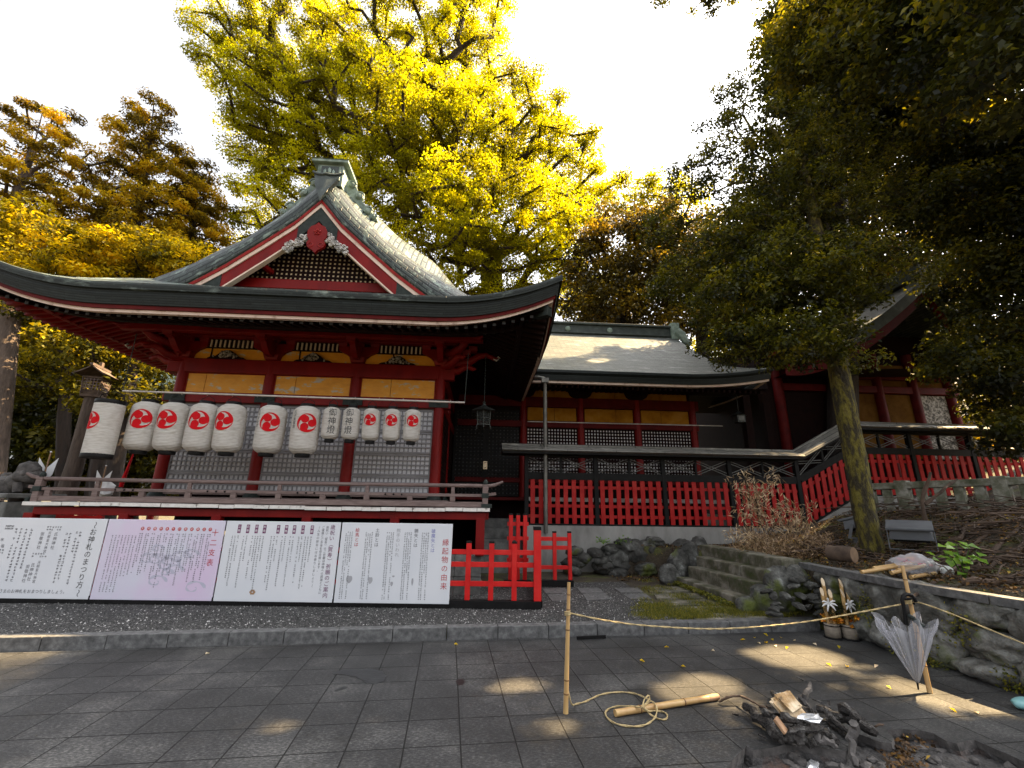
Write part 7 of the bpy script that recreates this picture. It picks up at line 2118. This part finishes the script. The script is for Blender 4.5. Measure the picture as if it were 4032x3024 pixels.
# ================================================================== TREES
# the great yellow camphor behind the hall
Yc = 24.0
tb_ = at_y(1075, 600, Yc); trunk = [(tb_.x, tb_.y, 0), (tb_.x, tb_.y, 5.0), tuple(at_y(1062, 560, Yc)), tuple(at_y(1000, 470, Yc)), tuple(at_y(945, 400, Yc)), tuple(at_y(905, 350, Yc))]
tree("camphor_tree", "huge yellow leaved camphor tree with dark spreading limbs behind the hall roof", "tree", None, trunk, .75,
     [lobe(520, 110, 105, 95, Yc, 46), lobe(650, 60, 120, 90, Yc + 1, 42), lobe(800, 90, 150, 120, Yc, 70), lobe(960, 120, 130, 140, Yc, 66), lobe(1020, 60, 90, 70, Yc, 20), lobe(610, 220, 120, 100, Yc - 2, 56), lobe(770, 260, 160, 130, Yc - 2, 86), lobe(950, 300, 160, 130, Yc - 3, 86),
      lobe(1110, 270, 110, 110, Yc, 52), lobe(1190, 350, 110, 90, Yc, 46), lobe(1270, 420, 90, 70, Yc, 32), lobe(560, 300, 70, 60, Yc, 20), lobe(545, 385, 55, 45, Yc, 12), lobe(650, 400, 110, 80, Yc - 1, 36), lobe(830, 420, 120, 100, Yc - 3, 46), lobe(1000, 470, 140, 110, Yc - 4, 70), lobe(1140, 480, 120, 100, Yc - 3, 60),
      lobe(560, 490, 55, 60, Yc, 18), lobe(1010, 570, 90, 70, Yc - 3, 28), lobe(1150, 590, 110, 70, Yc - 2, 36), lobe(1220, 520, 80, 70, Yc - 1, 30), lobe(1260, 640, 60, 50, Yc, 18)],
     1.15, 370, .165, .86, M["leaf_yellow"], M["dark_bark"], 3, aspect=.6, flat=.6, up=.55, wob=.26, step=1.0, power=.36, tvar=.28)

# conifers on the left
def conifer(x0, y0, xt, yt, Y, r0, lobes, lab, seed, leafmat, bark, per=205, leaf=.22, clump=.58, gap=.75):
    b = at_y(x0, y0, Y); t_ = at_y(xt, yt, Y)
    n = 9; tr = [(lerp(b.x, t_.x, k / n) + .08 * math.sin(k * 2.1 + seed), b.y, lerp(0, t_.z, k / n)) for k in range(n + 1)]
    return tree("conifer", lab, "tree", "tall conifers left of the hall", tr, r0, lobes, gap, per, leaf, clump, leafmat, bark, seed, aspect=.34, flat=.55, up=.5, droop=.5, wob=.10, step=.8, shell=.25, tvar=.28)
conifer(30, 560, 92, 245, 19, .30, [lobe(95, 255, 66, 36, 19, 10), lobe(70, 330, 80, 50, 19, 15), lobe(140, 330, 50, 40, 19, 7), lobe(75, 420, 105, 50, 19, 24), lobe(30, 470, 80, 40, 19, 16), lobe(170, 440, 60, 40, 19, 9)], "tall sparse conifer with yellowish tufts at the far left", 41, M["leaf_cedar"], M["bark"])
conifer(318, 640, 335, 225, 21, .34, [lobe(330, 244, 40, 34, 21, 9), lobe(318, 310, 74, 52, 21, 21), lobe(345, 380, 96, 56, 21, 32), lobe(250, 400, 66, 50, 21, 13), lobe(330, 460, 120, 60, 21, 44), lobe(300, 530, 130, 60, 21, 44)], "tall full conifer with bronze foliage between two gaps of sky", 42, M["leaf_cedar"], M["dark_bark"])
conifer(440, 640, 432, 345, 22, .24, [lobe(430, 375, 34, 32, 22, 8), lobe(432, 440, 52, 52, 22, 26), lobe(430, 520, 56, 60, 22, 30), lobe(440, 580, 50, 50, 22, 14)], "shorter conifer with orange tip just left of the hall roof", 43, M["leaf_cedar"], M["dark_bark"])
def broad(name, lab, grp, x0, y0, Y, r0, top, lobes, leafmat, bark, seed, per=170, leaf=.2, clump=.8, gap=.75, base_z=0, **k):
    b = at_y(x0, y0, Y); t_ = at_y(*top, Y)
    tr = [(b.x, b.y, base_z)] + [(lerp(b.x, t_.x, s) + .12 * math.sin(s * 7 + seed), b.y + .1 * math.cos(s * 5 + seed), lerp(base_z, t_.z, s)) for s in (.2, .4, .6, .8, 1)]
    return tree(name, lab, "tree", grp, tr, r0, lobes, gap, per, leaf, clump, leafmat, bark, seed, **k)
broad("leafy_tree", "bushy tree with bright golden foliage in front of the left conifers", "leafy trees left of the hall", 190, 900, 15.5, .2, (190, 560), [lobe(130, 540, 130, 46, 15.5, 44), lobe(260, 560, 130, 50, 15.5, 48), lobe(60, 500, 70, 50, 15.5, 20), lobe(370, 570, 90, 44, 15.5, 28), lobe(30, 590, 80, 50, 15.5, 20), lobe(170, 620, 150, 50, 15.5, 40)], M["leaf_gold"], M["dark_bark"], 51, leaf=.17, clump=.62, gap=.55, per=190)
broad("leafy_tree", "shaded tree with olive lower foliage behind the wooden garden lantern", "leafy trees left of the hall", 250, 1050, 14, .22, (240, 780), [lobe(110, 690, 90, 50, 13, 26), lobe(210, 740, 80, 50, 13, 24), lobe(290, 800, 70, 60, 14, 24), lobe(250, 850, 90, 60, 14, 26), lobe(90, 800, 80, 60, 15, 18), lobe(340, 870, 50, 50, 14, 12)], M["leaf_olive"], M["dark_bark"], 52, leaf=.15, clump=.6, gap=.55, per=170)
broad("shade_tree", "dark leafed tree filling the lower left edge behind the stone guardian dog", "dark trees left of the hall", 70, 1080, 18, .3, (70, 760), [lobe(40, 740, 110, 80, 18, 34), lobe(150, 800, 110, 90, 18, 40), lobe(60, 880, 110, 80, 18, 36), lobe(60, 990, 110, 70, 17, 30), lobe(180, 930, 90, 90, 18, 30)], M["leaf_deep"], M["dark_bark"], 53, per=170, leaf=.22, gap=.7)
broad("shade_tree", "dark leafed tree seen through the gap between lanterns and leftmost column", "dark trees left of the hall", 300, 1080, 20, .3, (300, 780), [lobe(280, 770, 110, 80, 20, 40), lobe(350, 860, 90, 80, 20, 34), lobe(270, 930, 110, 90, 20, 40), lobe(380, 950, 90, 90, 20, 30), lobe(300, 1040, 120, 60, 20, 24)], M["leaf_deep"], M["dark_bark"], 54, per=170, leaf=.22, gap=.7)
broad("shade_tree", "dark dense tree behind the left conifers low on the horizon", "dark trees left of the hall", 430, 1080, 27, .35, (430, 700), [lobe(440, 700, 120, 90, 27, 36), lobe(330, 700, 120, 80, 27, 36), lobe(180, 700, 140, 90, 27, 40), lobe(40, 680, 130, 90, 27, 36), lobe(30, 860, 140, 110, 27, 36), lobe(200, 900, 160, 120, 27, 40)], M["leaf_brown"], M["dark_bark"], 55, per=150, leaf=.30, clump=1.2, gap=1.0)
for k, (x0, x1, Y, r) in enumerate(((-2, 30, 12.5, .30), (250, 300, 13.5, .20), (215, 250, 16, .2))):
    b = at_y(x0, 1060, Y); t_ = at_y(x1, 640 if k == 0 else 720, Y)
    o_ = thing("tree_trunk", ("thick grey trunk cut by the left edge of the picture", "slim dark trunk right of the wooden garden lantern", "dark trunk standing behind the garden lantern post")[k], "tree", (b.x, b.y, 0), 0)
    mb = MB(); mb.tube([(0, 0, 0), ((t_.x - b.x) * .5, 0, t_.z * .5), (t_.x - b.x, 0, t_.z)], [r * 1.25, r, r * .7], 14); mb.build("trunk", M["bark"] if k == 0 else M["dark_bark"], o_)

# bronze and dark trees in the middle distance
broad("bronze_tree", "bronze green tree rising behind the connecting hall ridge", "trees behind the connecting hall", 1345, 900, 20, .28, (1340, 560), [lobe(1330, 520, 90, 60, 20, 30), lobe(1290, 590, 70, 60, 20, 22), lobe(1390, 590, 90, 60, 20, 30), lobe(1350, 660, 110, 50, 20, 30), lobe(1420, 520, 70, 50, 20, 18), lobe(1270, 660, 50, 40, 19, 12)], M["leaf_brown"], M["dark_bark"], 61, leaf=.2, per=200, clump=.8)
broad("bronze_tree", "dark bronze tree behind the right end of the connecting hall roof", "trees behind the connecting hall", 1520, 900, 19, .28, (1510, 600), [lobe(1480, 600, 90, 70, 19, 30), lobe(1570, 640, 90, 70, 19, 30), lobe(1500, 690, 80, 40, 19, 18), lobe(1450, 500, 80, 70, 20, 24), lobe(1560, 540, 80, 60, 19, 22)], M["leaf_brown"], M["dark_bark"], 62, leaf=.2, per=200, clump=.8)
broad("sunny_tree", "sunlit yellow tree glimpsed between the connecting hall and the dark tree", "trees behind the connecting hall", 1600, 1000, 23, .25, (1590, 720), [lobe(1590, 740, 90, 40, 23, 26), lobe(1640, 690, 80, 60, 23, 24), lobe(1450, 440, 70, 50, 24, 16), lobe(1390, 420, 50, 40, 24, 10), lobe(1560, 920, 60, 60, 22, 14), lobe(1640, 960, 70, 60, 22, 14)], M["leaf_yellow"], M["dark_bark"], 63, leaf=.2, per=180, clump=.8)

# the dark tree on the raised yard
tz = terrain(5.9, 7.5) - .05
ft = [(5.9, 7.5, tz), (5.87, 7.5, 1.6), (5.90, 7.5, 2.4), (5.88, 7.48, 3.2), tuple(at_y(1812, 800, 7.5)), tuple(at_y(1800, 700, 7.5)), tuple(at_y(1785, 600, 7.6)), tuple(at_y(1760, 480, 7.8)), tuple(at_y(1740, 380, 8.0))]
tree("evergreen_tree", "glossy dark leafed tree with a mossy trunk standing on the raised yard", "tree", None, ft, .165,
     [lobe(1500, 600, 110, 60, 8.6, 50), lobe(1600, 540, 110, 90, 8.2, 75), lobe(1640, 660, 140, 90, 7.6, 90), lobe(1720, 730, 140, 54, 7.0, 62), lobe(1600, 740, 90, 50, 7.8, 34), lobe(1730, 590, 130, 100, 7.2, 90), lobe(1680, 430, 120, 90, 8.0, 75), lobe(1560, 300, 70, 50, 8.4, 22), lobe(1500, 390, 60, 46, 8.6, 20), lobe(1590, 210, 46, 60, 8.6, 18),
      lobe(1690, 300, 90, 90, 8.0, 46), lobe(1790, 620, 110, 80, 7.2, 56), lobe(1880, 560, 90, 40, 7.4, 22), lobe(1850, 770, 70, 26, 7.4, 12), lobe(1440, 490, 60, 40, 9, 14), lobe(1800, 480, 90, 80, 8, 34), lobe(1900, 420, 90, 80, 8.4, 26), lobe(2010, 560, 60, 40, 8.2, 12), lobe(1850, 330, 80, 70, 8.6, 22)],
     .27, 82, .085, .25, M["leaf_dark"], M["moss_bark"], 71, aspect=.5, flat=.75, up=.5, wob=.12, step=.4, shell=.2, power=.5)

# the wall of big dark trees on the right
DT = "big dark trees on the right"
broad("big_tree", "tall dark tree whose crown fills the top right behind the evergreen", DT, 1800, 1000, 13, .4, (1800, 300), [lobe(1750, 90, 90, 100, 12, 44), lobe(1830, 30, 110, 70, 12, 40), lobe(1800, 190, 110, 90, 12, 46), lobe(1860, 280, 90, 80, 12, 34), lobe(1690, 60, 40, 80, 12, 16), lobe(1700, 180, 50, 60, 12, 16), lobe(1770, 330, 80, 70, 12, 26), lobe(1800, 190, 120, 110, 15, 50), lobe(1900, 330, 130, 100, 15, 50), lobe(1760, 60, 70, 100, 15, 30), lobe(1960, 130, 140, 140, 15, 50), ((10.5, 15, 13), (3.2, 2, 2.6), 60), ((12.2, 14.4, 15.2), (3, 2, 2.5), 50), ((9.4, 14.6, 11.0), (1.6, 1.5, 1.6), 24)], M["leaf_deep"], M["dark_bark"], 81, per=210, leaf=.15, clump=.62, gap=.5, base_z=1)  # rear and coordinate lobes added to keep sun off the connecting hall roof
broad("big_tree", "huge dark tree in the upper right corner with trailing branches", DT, 2420, 1000, 15, .26, (2160, 200), [lobe(1960, 60, 120, 90, 11, 50), lobe(2080, 90, 120, 110, 10.5, 56), lobe(2180, 40, 90, 100, 10.5, 40), lobe(2010, 200, 110, 90, 11, 46), lobe(2130, 230, 120, 110, 10.5, 54), lobe(2210, 330, 80, 110, 10.5, 36), lobe(2040, 330, 90, 80, 11, 34), lobe(2330, 60, 130, 140, 10, 60), lobe(2330, 300, 130, 140, 9.5, 60), lobe(2520, 150, 180, 200, 8.5, 70), lobe(2560, -150, 220, 220, 9, 70), ((10.0, 5.9, 10.4), (2.4, 2.0, 2.2), 70), ((13, 6.6, 13), (3, 2.4, 2.6), 60), ((9.0, 6.4, 13.2), (3, 2.2, 2.2), 60), ((10.5, 8.2, 14.5), (3, 2.2, 2.2), 50), ((8, 8, 13.2), (1.6, 1.6, 1.4), 40), ((7.7, 7.0, 11.0), (1.2, 1.2, 1.2), 26), ((8.2, 5.0, 9.3), (1.8, 1.4, 1.6), 36), ((11.5, 4.5, 8.5), (2.4, 1.8, 2.2), 50)], M["leaf_deep"], M["dark_bark"], 82, per=210, leaf=.14, clump=.58, gap=.5, base_z=1.5)  # unseen lobes past the right edge and coordinate lobes added to shade the courtyard
broad("big_tree", "dark tree hanging over the sanctuary roof at the right edge", DT, 2420, 1000, 14, .24, (2260, 500), [lobe(2080, 450, 110, 80, 11, 46), lobe(2180, 480, 90, 100, 10.5, 44), lobe(2120, 580, 100, 70, 11, 36), lobe(2200, 620, 80, 90, 10.5, 36), lobe(1990, 440, 80, 60, 11.5, 26), lobe(2180, 740, 70, 80, 10.5, 30), lobe(2120, 690, 60, 60, 11, 18), lobe(2190, 860, 60, 70, 10.5, 30), lobe(2150, 800, 70, 50, 10.0, 24), lobe(2060, 790, 60, 40, 10.5, 14), lobe(2200, 940, 40, 50, 10, 12), lobe(2360, 560, 130, 140, 9.5, 50), lobe(2500, 450, 160, 160, 8.5, 50)], M["leaf_deep"], M["dark_bark"], 83, per=210, leaf=.14, clump=.58, gap=.5, base_z=2)  # last two lobes lie out of view, added for courtyard shade
broad("big_tree", "bronze tinted tree far behind the evergreen crown", DT, 1900, 1000, 19, .4, (1890, 450), [lobe(1850, 430, 110, 70, 19, 30), lobe(1960, 520, 110, 90, 19, 36), lobe(2060, 620, 120, 100, 20, 36), lobe(1900, 600, 110, 60, 20, 26), lobe(2170, 800, 110, 130, 20, 40), lobe(1780, 520, 110, 80, 20, 30), lobe(2100, 420, 120, 100, 20, 36), lobe(2180, 960, 110, 80, 19, 26), lobe(2190, 990, 110, 50, 14.5, 30), lobe(2060, 960, 60, 60, 20, 14)], M["leaf_brown"], M["dark_bark"], 84, per=180, leaf=.22, clump=.95, gap=.8, base_z=2)  # the one near low lobe is added to block light behind the fence
# a spray of an overhanging branch at the top of the picture
oc = at_y(1660, -60, 9.0)
pts = lobe_points([lobe(1530, -6, 46, 26, 9, 14), lobe(1440, -12, 34, 12, 9, 6), lobe(1600, -40, 60, 30, 9, 10)], .2, np.random.default_rng(5), .1)
ob = thing("overhanging_branch", "dark leafy branch tip hanging into the white sky at the top edge", "branch", oc, 0)
branch_tree([Vector((1.6, .4, .6)), Vector((.8, .2, .35)), Vector((0, 0, 0)), at_y(1580, -45, 9) - oc], pts - np.array(oc), .05, np.random.default_rng(6), wob=.05, step=.3).build("limb", M["dark_bark"], ob)
leaf_mesh("leaves", *clump_leaves(pts - np.array(oc), np.full(len(pts), .2), 60, .10, .5, .8, .4, .2, np.random.default_rng(7)), M["leaf_deep"], ob)

mb = MB(); gs = random.Random(77)
for k in range(45):
    X, Y = gs.gauss(640, 120), gs.gauss(360, 60)
    p = pp(X, Y, max(.01, .10 * (1 - abs(X - 640) / 260))); L = gs.uniform(.02, .09); a = gs.uniform(0, PI)
    mb.bar(p, p + Vector((math.cos(a) * L, math.sin(a) * L, gs.uniform(-.02, .03))), gs.uniform(.008, .022), gs.uniform(.006, .016))
tag(mb.build("charred_chips", M["char"]), "charred chips and splinters strewn through the burnt wood pile", "burnt wood", kind="stuff")
mb = MB()
for k in range(750):
    x, y = gs.uniform(5.3, 9.2), gs.uniform(3.6, 9.4); p = Vector((x, y, terrain(x, y) + gs.uniform(.02, .10 + .18 * smooth((x - 5.6) / 1.2)))); a = gs.gauss(.3, .9); L = gs.uniform(.25, .9)
    q = p + Vector((math.cos(a) * L, math.sin(a) * L, gs.uniform(-.08, .14))); mb.tube([p, p.lerp(q, .5) + Vector((0, 0, gs.uniform(-.03, .05))), q], [gs.uniform(.005, .018), .008, .003], 4, cap=False)
tag(mb.build("brushwood", M["branch"]), "tangle of thin dead twigs covering the raised yard", "brushwood", kind="stuff")

M["wet"] = mat_noise("wet_stone", [(0.3, (0.008, 0.008, 0.008)), (0.7, (0.016, 0.016, 0.016))], 9, 0.38, 0.2)
mb = MB()
for px in ([(716, 1452), (740, 1447), (775, 1446), (800, 1444), (826, 1450), (835, 1460), (830, 1471), (812, 1477), (792, 1476), (780, 1468), (770, 1462), (745, 1457), (722, 1456)], [(984, 1471), (990, 1466), (1001, 1467), (1006, 1473), (1000, 1479), (988, 1479)], [(722, 1490), (738, 1484), (752, 1482), (744, 1488), (728, 1493)]):
    P = [at_z(x, y, .0025) for x, y in px]; Q = []
    for i, p in enumerate(P):
        q = P[(i + 1) % len(P)]
        for k in range(4): r_ = p.lerp(q, k / 4); Q.append(Vector((r_.x + .012 * noise.noise(r_ * 22), r_.y + .012 * noise.noise(r_ * 22 + Vector((5, 5, 5))), .0025)))
    mb.face(Q)
tag(mb.build("wet_stain", M["wet"]), kind="structure")
mb = MB(); a = at_z(1246, 1377, .03); b_ = at_z(1308, 1374, .03); mb.bar((a.x, a.y - .002, .025), (b_.x, b_.y - .002, .025), .02, .035)
tag(mb.build("kerb_drain", M["black"]), kind="structure")
for k, (x, y, lab) in enumerate(((1302, 1168, "small green fern sprouting at the foot of the concrete footing, left one"), (1345, 1170, "small green fern above the boulders beside the left fern"))):
    c = at_y(x, y, 10.55); t = thing("fern", lab, "plant", c, 0); n = 46; g = np.random.default_rng(k)
    d = unit(np.stack([g.normal(0, 1, n), g.normal(-.2, .6, n), np.abs(g.normal(.4, .4, n))], 1)); r_ = g.uniform(.03, .2, n)
    leaf_mesh("fronds", d * r_[:, None] + np.array([0, 0, -.05]), unit(g.normal(size=(n, 3)) * .5 + [0, -.4, 1]), d, g.uniform(.05, .11, n), g.uniform(.02, .035, n), g.uniform(.1, .8, n), M["leaf_fresh"], t)
